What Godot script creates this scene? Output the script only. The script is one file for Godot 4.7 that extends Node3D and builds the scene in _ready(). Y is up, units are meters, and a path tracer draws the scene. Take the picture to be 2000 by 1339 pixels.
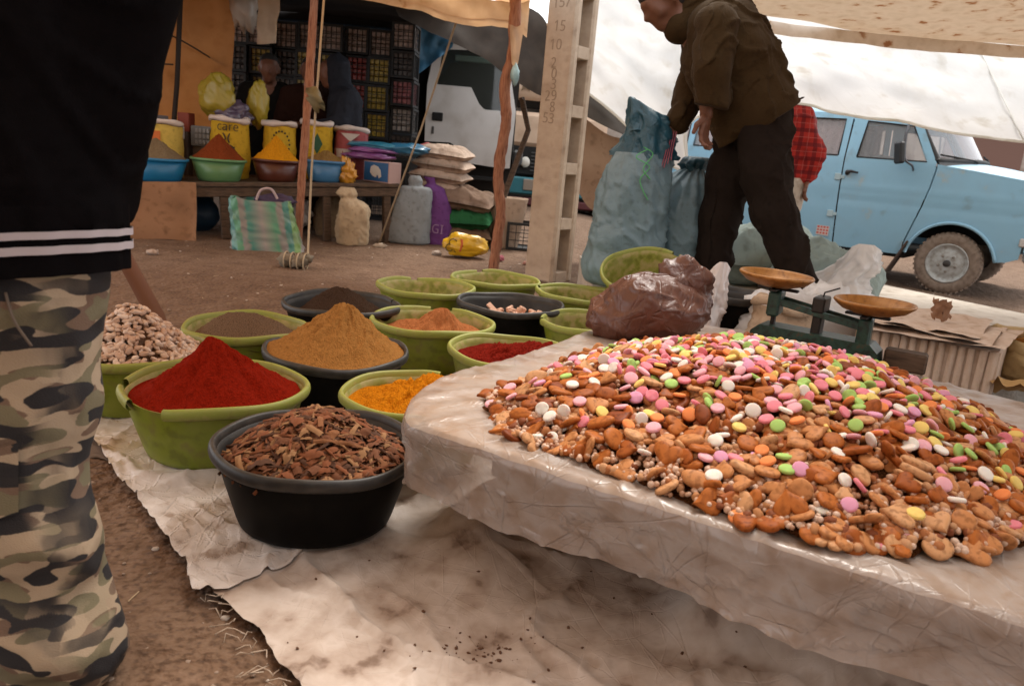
extends Node3D

var M := {}
var used := {}
var rng := RandomNumberGenerator.new()
var nz := FastNoiseLite.new()
var nz2 := FastNoiseLite.new()
var nzc := FastNoiseLite.new()

func _ready():
	rng.seed = 7
	nz.seed = 3; nz.frequency = 1.0; nz.noise_type = FastNoiseLite.TYPE_SIMPLEX_SMOOTH; nz.fractal_type = FastNoiseLite.FRACTAL_NONE
	nz2.seed = 11; nz2.frequency = 1.0; nz2.noise_type = FastNoiseLite.TYPE_SIMPLEX_SMOOTH; nz2.fractal_type = FastNoiseLite.FRACTAL_RIDGED; nz2.fractal_octaves = 3
	nzc.seed = 5; nzc.frequency = 1.0; nzc.noise_type = FastNoiseLite.TYPE_CELLULAR; nzc.cellular_return_type = FastNoiseLite.RETURN_DISTANCE; nzc.cellular_jitter = 1.0; nzc.fractal_type = FastNoiseLite.FRACTAL_FBM; nzc.fractal_octaves = 2
	# camera
	var cam := Camera3D.new(); cam.name = "camera"
	cam.fov = 47.4; cam.near = 0.05; cam.far = 400.0
	cam.transform = Transform3D(Basis(Vector3.RIGHT, deg_to_rad(-13.8)) * Basis(Vector3.BACK, deg_to_rad(5.0)), Vector3(0, 0.84, 0))
	add_child(cam); cam.current = true
	var ca := CameraAttributesPhysical.new()
	ca.exposure_aperture = 7.0; ca.frustum_focal_length = 27.33; ca.frustum_focus_distance = 2.2
	cam.attributes = ca
	# sky, overcast
	var we := WorldEnvironment.new(); we.name = "environment"
	var e := Environment.new()
	e.background_mode = Environment.BG_SKY
	var sm := ProceduralSkyMaterial.new()
	sm.sky_top_color = Color(0.88, 0.89, 0.91); sm.sky_horizon_color = Color(0.95, 0.95, 0.955); sm.sky_curve = 0.25
	sm.ground_bottom_color = Color(0.40, 0.34, 0.28); sm.ground_horizon_color = Color(0.62, 0.58, 0.53)
	sm.sky_energy_multiplier = 1.0
	sm.sun_angle_max = 40.0; sm.sun_curve = 0.2
	var sk := Sky.new(); sk.sky_material = sm
	e.sky = sk
	e.tonemap_mode = Environment.TONE_MAPPER_LINEAR
	e.tonemap_exposure = EXPOSURE
	e.sdfgi_enabled = true; e.ssao_enabled = true; e.ssil_enabled = true
	we.environment = e
	add_child(we)
	# veiled sun, behind the van and high
	var sun := DirectionalLight3D.new(); sun.name = "sun"
	sun.light_energy = 0.5; sun.light_angular_distance = 22.0; sun.light_color = Color(1.0, 0.975, 0.94); sun.shadow_enabled = true
	add_child(sun)
	sun.look_at_from_position(Vector3(2.6, 10.0, -5.5), Vector3.ZERO)
	materials()
	build_ground()
	build_awnings()
	build_background()
	build_posts()
	build_mats()
	build_basins()
	build_table()
	build_scale()
	build_sweets()
	build_near_goods()
	build_van()
	build_truck()
	build_back_stall()
	build_people()
	build_litter()

const EXPOSURE := 2.5

# ---------------------------------------------------------------- helpers
func numbered(n: String) -> String:
	if not used.has(n):
		used[n] = 0
		return n
	used[n] += 1
	return "%s_%03d" % [n, used[n]]

func tag(o: Node, label: String, category: String, group := "", kind := "") -> Node:
	o.set_meta("label", label); o.set_meta("category", category)
	if group != "": o.set_meta("group", group)
	if kind != "": o.set_meta("kind", kind)
	return o

func thing(n: String, label: String, category: String, at := Vector3.ZERO, turn := 0.0, group := "") -> Node3D:
	var o := Node3D.new(); o.name = numbered(n); add_child(o)
	o.position = at; o.rotation.y = turn
	tag(o, label, category, group)
	return o

func S() -> SurfaceTool:
	var st := SurfaceTool.new(); st.begin(Mesh.PRIMITIVE_TRIANGLES); st.set_smooth_group(0)
	return st

func done(st: SurfaceTool) -> ArrayMesh:
	st.generate_normals()
	return st.commit()

func part(n: String, st, m: Material, parent: Node) -> MeshInstance3D:
	var o := MeshInstance3D.new(); o.name = n
	o.mesh = done(st) if st is SurfaceTool else st
	o.material_override = m
	parent.add_child(o, true)
	return o

func solo(n: String, st, m: Material, label: String, category: String, at := Vector3.ZERO, group := "", kind := "") -> MeshInstance3D:
	var o := MeshInstance3D.new(); o.name = numbered(n)
	o.mesh = done(st) if st is SurfaceTool else st
	o.material_override = m
	add_child(o); o.position = at
	tag(o, label, category, group, kind)
	return o

func struct(n: String, st, m: Material, at := Vector3.ZERO) -> MeshInstance3D:
	var o := MeshInstance3D.new(); o.name = numbered(n)
	o.mesh = done(st) if st is SurfaceTool else st
	o.material_override = m
	add_child(o); o.position = at
	o.set_meta("kind", "structure")
	return o

func lin(r: float, g: float, b: float) -> Color:
	return Color(r, g, b).linear_to_srgb()

func ntex(sd: int, freq: float, cols: Array, size := 512, kind := 0, oct := 5, offs := []) -> NoiseTexture2D:
	var n := FastNoiseLite.new(); n.seed = sd; n.frequency = freq; n.fractal_octaves = oct
	n.noise_type = FastNoiseLite.TYPE_SIMPLEX_SMOOTH if kind != 2 else FastNoiseLite.TYPE_CELLULAR
	if kind == 2: n.cellular_return_type = FastNoiseLite.RETURN_DISTANCE; n.cellular_jitter = 1.0
	if kind == 1: n.fractal_type = FastNoiseLite.FRACTAL_RIDGED
	if kind == 3: n.fractal_type = FastNoiseLite.FRACTAL_NONE
	var t := NoiseTexture2D.new(); t.width = size; t.height = size; t.seamless = true; t.noise = n
	if cols.size() > 0:
		var g := Gradient.new()
		var os := PackedFloat32Array(); var cs := PackedColorArray()
		for i in cols.size():
			os.append(offs[i] if offs.size() > i else float(i) / (cols.size() - 1))
			cs.append(cols[i])
		g.offsets = os; g.colors = cs
		t.color_ramp = g
	return t

# straight and branching crease lines, as a height map that tiles
func crease_tex(sd: int, size: int, lines: int, lmin: float, lmax: float, wmin: float, wmax: float) -> ImageTexture:
	var r := RandomNumberGenerator.new(); r.seed = sd
	var buf := PackedFloat32Array(); buf.resize(size * size); buf.fill(0.5)
	for k in lines:
		var p := Vector2(r.randf(), r.randf()) * size
		var a := r.randf() * TAU
		var amp := r.randf_range(0.05, 0.22) * (1.0 if r.randf() < 0.6 else -1.0)
		for seg in r.randi_range(1, 3):
			var d := Vector2(cos(a), sin(a)); var n := Vector2(-d.y, d.x)
			var L := r.randf_range(lmin, lmax); var w := r.randf_range(wmin, wmax); var one := r.randf() < 0.5
			for i in int(L):
				var e := sin(PI * (i + 0.5) / L)
				var ww := w * (0.35 + 0.65 * e)
				for j in range(-int(ww * 2.0) - 1, int(ww * 2.0) + 2):
					var q := p + d * i + n * j
					var h := maxf(0.0, 1.0 - absf(j) / ww)
					if one and j > 0: h = maxf(0.0, 1.0 - absf(j) / (ww * 2.0))
					var id := posmod(int(q.y), size) * size + posmod(int(q.x), size)
					buf[id] = buf[id] + (0.5 + amp * e * h - buf[id]) * minf(1.0, h * 1.2)
			p += d * L * 0.8; a += r.randf_range(-1.1, 1.1); amp *= 0.8
	var im := Image.create_from_data(size, size, false, Image.FORMAT_RF, buf.to_byte_array())
	im.convert(Image.FORMAT_RGBF)
	return ImageTexture.create_from_image(im)

func mat(c: Color, rough := 0.8, metal := 0.0) -> StandardMaterial3D:
	var m := StandardMaterial3D.new(); m.albedo_color = c; m.roughness = rough; m.metallic = metal
	return m

func tex(m: StandardMaterial3D, t: Texture2D, scale := 1.0, world := true) -> StandardMaterial3D:
	m.albedo_texture = t; m.uv1_triplanar = true; m.uv1_world_triplanar = world; m.uv1_scale = Vector3.ONE * scale
	m.uv1_triplanar_sharpness = 4.0
	return m

func bump(m: StandardMaterial3D, t: Texture2D, cm: float) -> StandardMaterial3D:
	m.heightmap_enabled = true; m.heightmap_texture = t; m.heightmap_scale = cm
	return m

func tri(st: SurfaceTool, a: Vector3, b: Vector3, c: Vector3):
	st.add_vertex(a); st.add_vertex(b); st.add_vertex(c)

func quad(st: SurfaceTool, a: Vector3, b: Vector3, c: Vector3, d: Vector3):
	tri(st, a, b, c); tri(st, a, c, d)

func grid(st: SurfaceTool, nu: int, nv: int, f: Callable):
	var prev := PackedVector3Array()
	for j in nv + 1:
		var row := PackedVector3Array()
		for i in nu + 1:
			row.append(f.call(float(i) / nu, float(j) / nv))
		if j > 0:
			for i in nu:
				quad(st, prev[i], prev[i + 1], row[i + 1], row[i])
		prev = row

func gridc(st: SurfaceTool, nu: int, nv: int, f: Callable, col: Callable):
	var prev := PackedVector3Array(); var pc := PackedColorArray()
	for j in nv + 1:
		var row := PackedVector3Array(); var rc := PackedColorArray()
		for i in nu + 1:
			row.append(f.call(float(i) / nu, float(j) / nv)); rc.append(col.call(float(i) / nu, float(j) / nv))
		if j > 0:
			for i in nu:
				for q in [[prev, pc, i], [prev, pc, i + 1], [row, rc, i + 1], [prev, pc, i], [row, rc, i + 1], [row, rc, i]]:
					st.set_color(q[1][q[2]]); st.add_vertex(q[0][q[2]])
		prev = row; pc = rc

func box(st: SurfaceTool, c: Vector3, s: Vector3, b := Basis(), ch := 0.0):
	var h := s * 0.5
	ch = minf(ch, minf(h.x, minf(h.y, h.z)) * 0.6)
	st.set_smooth_group(-1)
	if ch <= 0.0:
		var p := []
		for k in 8: p.append(c + b * Vector3(h.x if k & 1 else -h.x, h.y if k & 2 else -h.y, h.z if k & 4 else -h.z))
		for q in [[0, 1, 3, 2], [5, 4, 6, 7], [4, 0, 2, 6], [1, 5, 7, 3], [2, 3, 7, 6], [4, 5, 1, 0]]:
			quad(st, p[q[0]], p[q[1]], p[q[2]], p[q[3]])
	else:
		var ax := [Vector3(1, 0, 0), Vector3(0, 1, 0), Vector3(0, 0, 1)]
		for d in 3:
			var u: Vector3 = ax[(d + 1) % 3]; var v: Vector3 = ax[(d + 2) % 3]; var w: Vector3 = ax[d]
			var hu: float = h[(d + 1) % 3]; var hv: float = h[(d + 2) % 3]; var hw: float = h[d]
			for s1 in [-1.0, 1.0]:
				var o: Vector3 = w * hw * s1
				quad(st, c + b * (o - u * (hu - ch) - v * (hv - ch)), c + b * (o + u * (hu - ch) - v * (hv - ch)), c + b * (o + u * (hu - ch) + v * (hv - ch)), c + b * (o - u * (hu - ch) + v * (hv - ch)))
				for s2 in [-1.0, 1.0]:
					# edge between +-w and +-u
					quad(st, c + b * (w * hw * s1 + u * (hu - ch) * s2 - v * (hv - ch)), c + b * (w * hw * s1 + u * (hu - ch) * s2 + v * (hv - ch)), c + b * (w * (hw - ch) * s1 + u * hu * s2 + v * (hv - ch)), c + b * (w * (hw - ch) * s1 + u * hu * s2 - v * (hv - ch)))
		for sx in [-1.0, 1.0]:
			for sy in [-1.0, 1.0]:
				for sz in [-1.0, 1.0]:
					tri(st, c + b * Vector3(sx * h.x, sy * (h.y - ch), sz * (h.z - ch)), c + b * Vector3(sx * (h.x - ch), sy * h.y, sz * (h.z - ch)), c + b * Vector3(sx * (h.x - ch), sy * (h.y - ch), sz * h.z))
	st.set_smooth_group(0)

func lathe(st: SurfaceTool, prof: Array, n: int, at := Vector3.ZERO, b := Basis(), mod = null):
	# prof: Vector2(radius, height)
	for i in prof.size() - 1:
		for k in n:
			var q := []
			for kk in [[i, k], [i, k + 1], [i + 1, k + 1], [i + 1, k]]:
				var a: float = TAU * float(kk[1] % n) / n
				var p: Vector2 = prof[kk[0]]
				var v := Vector3(cos(a) * p.x, p.y, sin(a) * p.x)
				if mod != null: v = mod.call(v, a, float(kk[0]) / (prof.size() - 1))
				q.append(at + b * v)
			if not q[0].is_equal_approx(q[1]): tri(st, q[0], q[1], q[2])
			if not q[2].is_equal_approx(q[3]): tri(st, q[0], q[2], q[3])

func ell(st: SurfaceTool, c: Vector3, r: Vector3, b := Basis(), n := 12, m := 8, amp := 0.0, fr := 4.0, sd := 0.0):
	var prof := []
	for i in m + 1:
		var t := -PI / 2 + PI * i / m
		prof.append(Vector2(cos(t) if i > 0 and i < m else 0.0, sin(t)))
	lathe(st, prof, n, c, b, func(v, _a, _t):
		var s := 1.0
		if amp > 0.0: s += amp * nz.get_noise_3d(v.x * fr + sd, v.y * fr + sd * 1.7, v.z * fr - sd)
		return Vector3(v.x * r.x, v.y * r.y, v.z * r.z) * s)

func tube(st: SurfaceTool, pts: Array, rad, n := 8, wob := 0.0, caps := true):
	var prev := []; var up := Vector3.UP
	for i in pts.size():
		var d: Vector3 = (pts[mini(i + 1, pts.size() - 1)] - pts[maxi(i - 1, 0)]).normalized()
		if absf(d.dot(up)) > 0.95: up = Vector3.RIGHT if absf(d.x) < 0.9 else Vector3.BACK
		var s := d.cross(up).normalized(); var t := s.cross(d).normalized(); up = t
		var r: float = rad[i] if rad is Array else rad
		var ring := []
		for k in n:
			var a := TAU * k / n
			var rr := r
			if wob > 0.0: rr *= 1.0 + wob * nz.get_noise_3d(pts[i].x * 9.0 + cos(a) * 1.5, pts[i].y * 9.0, pts[i].z * 9.0 + sin(a) * 1.5)
			ring.append(pts[i] + (s * cos(a) + t * sin(a)) * rr)
		if i > 0:
			for k in n: quad(st, prev[k], prev[(k + 1) % n], ring[(k + 1) % n], ring[k])
		if caps and (i == 0 or i == pts.size() - 1):
			for k in n: tri(st, pts[i], ring[k], ring[(k + 1) % n])
		prev = ring

func spline(p: Array, per := 6) -> Array:
	var out := []
	for i in p.size() - 1:
		var a = p[maxi(i - 1, 0)]; var b = p[i]; var c = p[i + 1]; var d = p[mini(i + 2, p.size() - 1)]
		for k in per:
			var t := float(k) / per
			out.append(b.cubic_interpolate(c, a, d, t))
	out.append(p[p.size() - 1])
	return out

func prism(st: SurfaceTool, poly: PackedVector2Array, z0: float, z1: float, b := Basis(), at := Vector3.ZERO):
	# polygon in x,y extruded along z, flat shaded
	st.set_smooth_group(-1)
	var id := Geometry2D.triangulate_polygon(poly)
	for z in [z0, z1]:
		for k in range(0, id.size(), 3):
			var v := []
			for q in 3: v.append(at + b * Vector3(poly[id[k + q]].x, poly[id[k + q]].y, z))
			if z == z0: tri(st, v[0], v[1], v[2])
			else: tri(st, v[0], v[2], v[1])
	for k in poly.size():
		var p := poly[k]; var q := poly[(k + 1) % poly.size()]
		quad(st, at + b * Vector3(p.x, p.y, z0), at + b * Vector3(q.x, q.y, z0), at + b * Vector3(q.x, q.y, z1), at + b * Vector3(p.x, p.y, z1))
	st.set_smooth_group(0)

func puff(st: SurfaceTool, poly: Array, th: float, dome := 0.25):
	# rounded biscuit from an outline (Vector2), lying in xz, thickness along y
	var rings := [[0.0, th * (0.5 + dome)], [0.55, th * (0.5 + dome * 0.75)], [0.88, th * 0.5], [1.0, th * 0.22], [1.0, -th * 0.25], [0.86, -th * 0.5], [0.0, -th * 0.5]]
	for i in rings.size() - 1:
		for k in poly.size():
			var p: Vector2 = poly[k]; var q: Vector2 = poly[(k + 1) % poly.size()]
			var r0: float = rings[i][0]; var r1: float = rings[i + 1][0]; var y0: float = rings[i][1]; var y1: float = rings[i + 1][1]
			var a := Vector3(p.x * r0, y0, p.y * r0); var b := Vector3(q.x * r0, y0, q.y * r0); var c := Vector3(q.x * r1, y1, q.y * r1); var d := Vector3(p.x * r1, y1, p.y * r1)
			if r0 > 0.0: tri(st, a, b, c)
			if r1 > 0.0: tri(st, a, c, d)

func text(parent: Node, n: String, s: String, size: float, at: Vector3, b: Basis, m: Material, depth := 0.002, serif := false) -> MeshInstance3D:
	var t := TextMesh.new(); t.text = s; t.font_size = 32; t.pixel_size = size / 32.0; t.depth = depth; t.curve_step = 2.0
	var fo := SystemFont.new(); fo.font_names = PackedStringArray(["Droid Serif" if serif else "Droid Sans"]); t.font = fo
	var o := MeshInstance3D.new(); o.name = n; o.mesh = t; o.material_override = m
	parent.add_child(o, true)
	o.transform = Transform3D(b, at)
	return o

func ramp(x: float, pts: Array) -> float:
	# piecewise linear, pts = [[x, y], ...]
	if x <= pts[0][0]: return pts[0][1]
	for i in pts.size() - 1:
		if x <= pts[i + 1][0]:
			return lerpf(pts[i][1], pts[i + 1][1], (x - pts[i][0]) / (pts[i + 1][0] - pts[i][0]))
	return pts[pts.size() - 1][1]

func basis_up(n: Vector3, spin: float) -> Basis:
	var x := n.cross(Vector3(0.31, 0.2, 0.93)).normalized()
	var z := x.cross(n).normalized()
	return Basis(x, n.normalized(), z) * Basis(Vector3.UP, spin)

# smooth body: bones [a, b, ra, rb] or [a, b, ra, rb, axis, squash]; meshed as surface nets
func body(bones: Array, cell: float, k: float, disp = null) -> ArrayMesh:
	var lo := Vector3.ONE * 1e9; var hi := -lo
	for q in bones:
		var r: float = maxf(q[2], q[3]) * (1.0 if q.size() < 6 else maxf(1.0, 1.0 / q[5])) + k + cell * 3.0
		lo = lo.min(q[0] - Vector3.ONE * r).min(q[1] - Vector3.ONE * r)
		hi = hi.max(q[0] + Vector3.ONE * r).max(q[1] + Vector3.ONE * r)
	var nx := int((hi.x - lo.x) / cell) + 2; var ny := int((hi.y - lo.y) / cell) + 2; var nzz := int((hi.z - lo.z) / cell) + 2
	var fld := PackedFloat32Array(); fld.resize(nx * ny * nzz); fld.fill(1e3)
	for q in bones:
		var a: Vector3 = q[0]; var bb: Vector3 = q[1]; var ra: float = q[2]; var rb: float = q[3]
		var ax := Vector3.ZERO; var sq := 1.0
		if q.size() > 5:
			ax = q[4].normalized(); sq = q[5]
		var r: float = maxf(ra, rb) / minf(1.0, sq) + k + cell * 2.5
		var l0 := (a.min(bb) - Vector3.ONE * r - lo) / cell; var l1 := (a.max(bb) + Vector3.ONE * r - lo) / cell
		var ab := bb - a; var ll := maxf(ab.length_squared(), 1e-9)
		for iz in range(maxi(0, int(l0.z)), mini(nzz, int(l1.z) + 2)):
			for iy in range(maxi(0, int(l0.y)), mini(ny, int(l1.y) + 2)):
				var ix0 := maxi(0, int(l0.x)); var id := (iz * ny + iy) * nx + ix0
				for ix in range(ix0, mini(nx, int(l1.x) + 2)):
					var p := lo + Vector3(ix, iy, iz) * cell
					var t := clampf((p - a).dot(ab) / ll, 0.0, 1.0)
					var v := p - (a + ab * t)
					if sq != 1.0: v += ax * (v.dot(ax) * (sq - 1.0))
					var d := v.length() - lerpf(ra, rb, t)
					var o := fld[id]
					var h := maxf(k - absf(o - d), 0.0) / k
					fld[id] = minf(o, d) - h * h * k * 0.25
					id += 1
	var idx := PackedInt32Array(); idx.resize(nx * ny * nzz); idx.fill(-1)
	var vs := PackedVector3Array()
	var lim := cell * 2.6
	var off := [0, 1, nx, nx + 1, nx * ny, nx * ny + 1, nx * ny + nx, nx * ny + nx + 1]
	var cor := [Vector3(0, 0, 0), Vector3(1, 0, 0), Vector3(0, 1, 0), Vector3(1, 1, 0), Vector3(0, 0, 1), Vector3(1, 0, 1), Vector3(0, 1, 1), Vector3(1, 1, 1)]
	var edges := [[0, 1], [2, 3], [4, 5], [6, 7], [0, 2], [1, 3], [4, 6], [5, 7], [0, 4], [1, 5], [2, 6], [3, 7]]
	for iz in nzz - 1:
		for iy in ny - 1:
			for ix in nx - 1:
				var id := (iz * ny + iy) * nx + ix
				if absf(fld[id]) > lim: continue
				var neg := 0
				for c in 8:
					if fld[id + off[c]] < 0.0: neg += 1
				if neg == 0 or neg == 8: continue
				var s := Vector3.ZERO; var n := 0
				for ed in edges:
					var f0 := fld[id + off[ed[0]]]; var f1 := fld[id + off[ed[1]]]
					if (f0 < 0.0) != (f1 < 0.0):
						s += cor[ed[0]].lerp(cor[ed[1]], f0 / (f0 - f1)); n += 1
				idx[id] = vs.size()
				vs.append(lo + (Vector3(ix, iy, iz) + s / n) * cell)
	var ind := PackedInt32Array()
	var steps := [[1, nx, nx * ny], [nx, nx * ny, 1], [nx * ny, 1, nx]]
	for id in range(nx * ny + nx + 1, nx * ny * nzz - nx * ny - nx - 1):
		if absf(fld[id]) > lim: continue
		for d in 3:
			var f0 := fld[id]; var f1 := fld[id + steps[d][0]]
			if (f0 < 0.0) == (f1 < 0.0): continue
			var a: int = idx[id]; var b2: int = idx[id - steps[d][1]]; var c2: int = idx[id - steps[d][1] - steps[d][2]]; var d2: int = idx[id - steps[d][2]]
			if a < 0 or b2 < 0 or c2 < 0 or d2 < 0: continue
			if f0 < 0.0: ind.append_array([a, c2, b2, a, d2, c2])
			else: ind.append_array([a, b2, c2, a, c2, d2])
	if disp != null:
		for i in vs.size(): vs[i] = disp.call(vs[i])
	var st := S()
	for i in ind: st.add_vertex(vs[i])
	st.generate_normals()
	return st.commit()

# ---------------------------------------------------------------- materials
func fabric(c: Color, _c2: Color, _sd: int, scale := 1.2, rough := 0.9, relief := 0.15) -> StandardMaterial3D:
	var m := mat(c, rough)
	m.metallic_specular = 0.2
	tex(m, M.cloth, scale, false)
	bump(m, M.weave, relief)
	return m

func materials():
	M.cloth = ntex(90, 0.012, [Color(0.78, 0.77, 0.76), Color(1, 1, 1), Color(0.98, 0.98, 0.98), Color(0.84, 0.83, 0.82)], 512, 0, 6)
	M.dust_soft = ntex(95, 0.05, [Color(0.78, 0.77, 0.76), Color(0.96, 0.96, 0.96), Color(1, 1, 1)], 256, 0, 6)
	M.dust_hard = ntex(96, 0.09, [Color(0.42, 0.40, 0.38), Color(0.88, 0.87, 0.86), Color(1, 1, 1)], 256, 0, 6)
	M.clump = ntex(97, 0.05, [], 512, 0, 6)
	M.weave = ntex(91, 0.35, [], 512, 0, 2)
	M.grain = ntex(92, 0.25, [], 512, 0, 3)
	M.crease = crease_tex(93, 512, 260, 30, 150, 2.5, 8.0)
	M.crease_thin = crease_tex(89, 1024, 420, 60, 280, 1.6, 3.6)
	M.crease_fine = crease_tex(94, 512, 520, 20, 90, 1.5, 4.0)
	M.dirt = tex(mat(Color.WHITE, 0.95), ntex(1, 0.006, [lin(0.135, 0.076, 0.043), lin(0.170, 0.100, 0.060), lin(0.195, 0.119, 0.074), lin(0.178, 0.106, 0.064), lin(0.235, 0.150, 0.10)], 1024, 0, 8, [0.1, 0.4, 0.55, 0.66, 0.92]), 0.75)
	bump(M.dirt, ntex(2, 0.022, [], 1024, 0, 7), 1.7)
	M.dirt.detail_enabled = true; M.dirt.detail_blend_mode = BaseMaterial3D.BLEND_MODE_MUL
	M.dirt.detail_albedo = ntex(3, 0.12, [Color(0.72, 0.69, 0.66), Color(0.95, 0.94, 0.92), Color(1, 1, 1)], 512, 0, 4, [0.2, 0.45, 0.7])
	M.dirt.detail_mask = ntex(4, 0.01, [Color.WHITE, Color.WHITE], 64)
	M.slab = tex(mat(Color.WHITE, 0.9), ntex(5, 0.008, [lin(0.33, 0.27, 0.21), lin(0.50, 0.45, 0.38), lin(0.56, 0.51, 0.44), lin(0.40, 0.33, 0.26)], 1024, 0, 7), 0.6)
	bump(M.slab, M.grain, 0.25)
	M.concrete = tex(mat(Color.WHITE, 0.9), ntex(6, 0.01, [lin(0.30, 0.22, 0.155), lin(0.44, 0.335, 0.245), lin(0.50, 0.39, 0.29), lin(0.37, 0.275, 0.195)], 512, 0, 7), 1.4)
	bump(M.concrete, M.grain, 0.35)
	M.digit_shade = mat(lin(0.27, 0.195, 0.135), 0.95)  # darker than the concrete, painting in the shade of cut digits
	M.wood_post = tex(mat(Color.WHITE, 0.75), ntex(7, 0.012, [lin(0.14, 0.045, 0.022), lin(0.34, 0.13, 0.065), lin(0.44, 0.20, 0.11), lin(0.22, 0.08, 0.04)], 512, 0, 6), 3.0)
	M.wood_post.uv1_scale = Vector3(9, 1.3, 9)
	bump(M.wood_post, M.grain, 0.3)
	M.wood_dark = tex(mat(Color.WHITE, 0.85), ntex(8, 0.012, [lin(0.035, 0.022, 0.014), lin(0.09, 0.055, 0.034), lin(0.13, 0.085, 0.055)], 512, 0, 6), 3.0)
	M.wood_dark.uv1_scale = Vector3(2, 9, 9)
	M.wood_stick = mat(lin(0.17, 0.066, 0.03), 0.7)
	M.rope = bump(mat(lin(0.42, 0.33, 0.22), 0.95), M.grain, 0.2)
	# tarps
	M.canopy = tex(mat(Color.WHITE, 0.85), ntex(9, 0.010, [lin(0.52, 0.36, 0.23), lin(0.64, 0.50, 0.36), lin(0.70, 0.56, 0.42), lin(0.65, 0.50, 0.36), lin(0.42, 0.22, 0.10)], 1024, 0, 7, [0.1, 0.3, 0.55, 0.84, 0.93]), 0.35)
	M.canopy.backlight_enabled = true; M.canopy.backlight = Color(0.98, 0.86, 0.72)
	bump(M.canopy, M.crease, 0.2)
	M.canopy_pale = tex(mat(Color.WHITE, 0.85), ntex(98, 0.010, [lin(0.50, 0.40, 0.31), lin(0.60, 0.52, 0.435), lin(0.66, 0.58, 0.50), lin(0.58, 0.48, 0.39), lin(0.30, 0.135, 0.055)], 1024, 0, 7, [0.1, 0.3, 0.55, 0.76, 0.86]), 0.5)
	M.canopy_pale.backlight_enabled = true; M.canopy_pale.backlight = Color(0.66, 0.60, 0.53)
	M.white_tarp = tex(mat(Color.WHITE, 0.7), ntex(10, 0.006, [lin(0.58, 0.53, 0.45), lin(0.78, 0.765, 0.735), lin(0.82, 0.81, 0.79), lin(0.72, 0.69, 0.64)], 1024, 0, 7, [0.12, 0.32, 0.68, 0.9]), 0.4)
	M.white_tarp.backlight_enabled = true; M.white_tarp.backlight = Color(1, 0.99, 0.96)
	bump(M.white_tarp, M.crease, 1.0)
	M.orange_tarp = tex(mat(Color.WHITE, 0.8), ntex(12, 0.010, [lin(0.38, 0.165, 0.055), lin(0.55, 0.27, 0.11), lin(0.60, 0.31, 0.135), lin(0.48, 0.21, 0.075)], 512, 0, 7), 0.6)
	M.orange_tarp.backlight_enabled = true; M.orange_tarp.backlight = Color(1.0, 0.86, 0.66)
	bump(M.orange_tarp, M.crease, 0.25)
	M.brown_tarp = tex(mat(Color.WHITE, 0.9), ntex(13, 0.012, [lin(0.020, 0.0135, 0.009), lin(0.034, 0.023, 0.0155), lin(0.048, 0.033, 0.023)], 512, 0, 6), 0.9)
	bump(M.brown_tarp, M.crease, 0.25)
	M.black_tarp = mat(lin(0.014, 0.011, 0.009), 0.85)
	# mats
	M.mat_tan = tex(mat(Color.WHITE, 0.72), ntex(14, 0.007, [lin(0.17, 0.108, 0.075), lin(0.38, 0.295, 0.24), lin(0.48, 0.395, 0.335), lin(0.54, 0.46, 0.405), lin(0.43, 0.345, 0.285)], 1024, 0, 8, [0.10, 0.27, 0.5, 0.7, 0.9]), 1.1)
	bump(M.mat_tan, M.crease_thin, 0.38)
	M.mat_white = tex(mat(Color.WHITE, 0.6), ntex(16, 0.009, [lin(0.34, 0.26, 0.21), lin(0.56, 0.49, 0.445), lin(0.65, 0.595, 0.56), lin(0.70, 0.65, 0.62), lin(0.57, 0.49, 0.44)], 1024, 0, 8, [0.08, 0.25, 0.5, 0.7, 0.9]), 1.0)
	bump(M.mat_white, M.crease_fine, 1.4)
	M.print_faint = mat(lin(0.26, 0.20, 0.175), 0.8)
	M.print_ochre = mat(lin(0.42, 0.25, 0.10), 0.8)
	M.thread = mat(lin(0.5, 0.40, 0.31), 0.9)
	# basins
	M.green = tex(mat(Color.WHITE, 0.42), ntex(18, 0.012, [lin(0.125, 0.145, 0.008), lin(0.175, 0.215, 0.011), lin(0.19, 0.225, 0.016), lin(0.17, 0.165, 0.03)], 512, 0, 6, [0.2, 0.45, 0.65, 0.9]), 2.0)
	bump(M.green, M.grain, 0.04)
	M.green_rim = tex(mat(Color.WHITE, 0.55), ntex(19, 0.016, [lin(0.20, 0.17, 0.04), lin(0.28, 0.29, 0.06), lin(0.26, 0.29, 0.045), lin(0.33, 0.29, 0.10)], 512, 0, 7), 2.2)
	M.green_in = tex(mat(Color.WHITE, 0.6), ntex(99, 0.02, [lin(0.15, 0.155, 0.012), lin(0.22, 0.225, 0.03), lin(0.30, 0.255, 0.075), lin(0.36, 0.29, 0.12)], 512, 0, 7, [0.2, 0.42, 0.6, 0.9]), 1.8)
	M.black_in = tex(mat(Color.WHITE, 0.6), ntex(100, 0.02, [lin(0.006, 0.0055, 0.005), lin(0.014, 0.012, 0.010), lin(0.04, 0.032, 0.026)], 256, 0, 7), 1.8)
	M.black = tex(mat(Color.WHITE, 0.42), ntex(20, 0.012, [lin(0.0035, 0.0032, 0.003), lin(0.005, 0.0045, 0.004), lin(0.010, 0.0085, 0.007)], 512, 0, 6), 2.0)
	M.black.metallic_specular = 0.18; M.black.roughness = 0.5
	M.black_rim = tex(mat(Color.WHITE, 0.5), ntex(21, 0.018, [lin(0.014, 0.0125, 0.011), lin(0.028, 0.025, 0.022), lin(0.055, 0.048, 0.042)], 512, 0, 7), 2.2)

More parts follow.
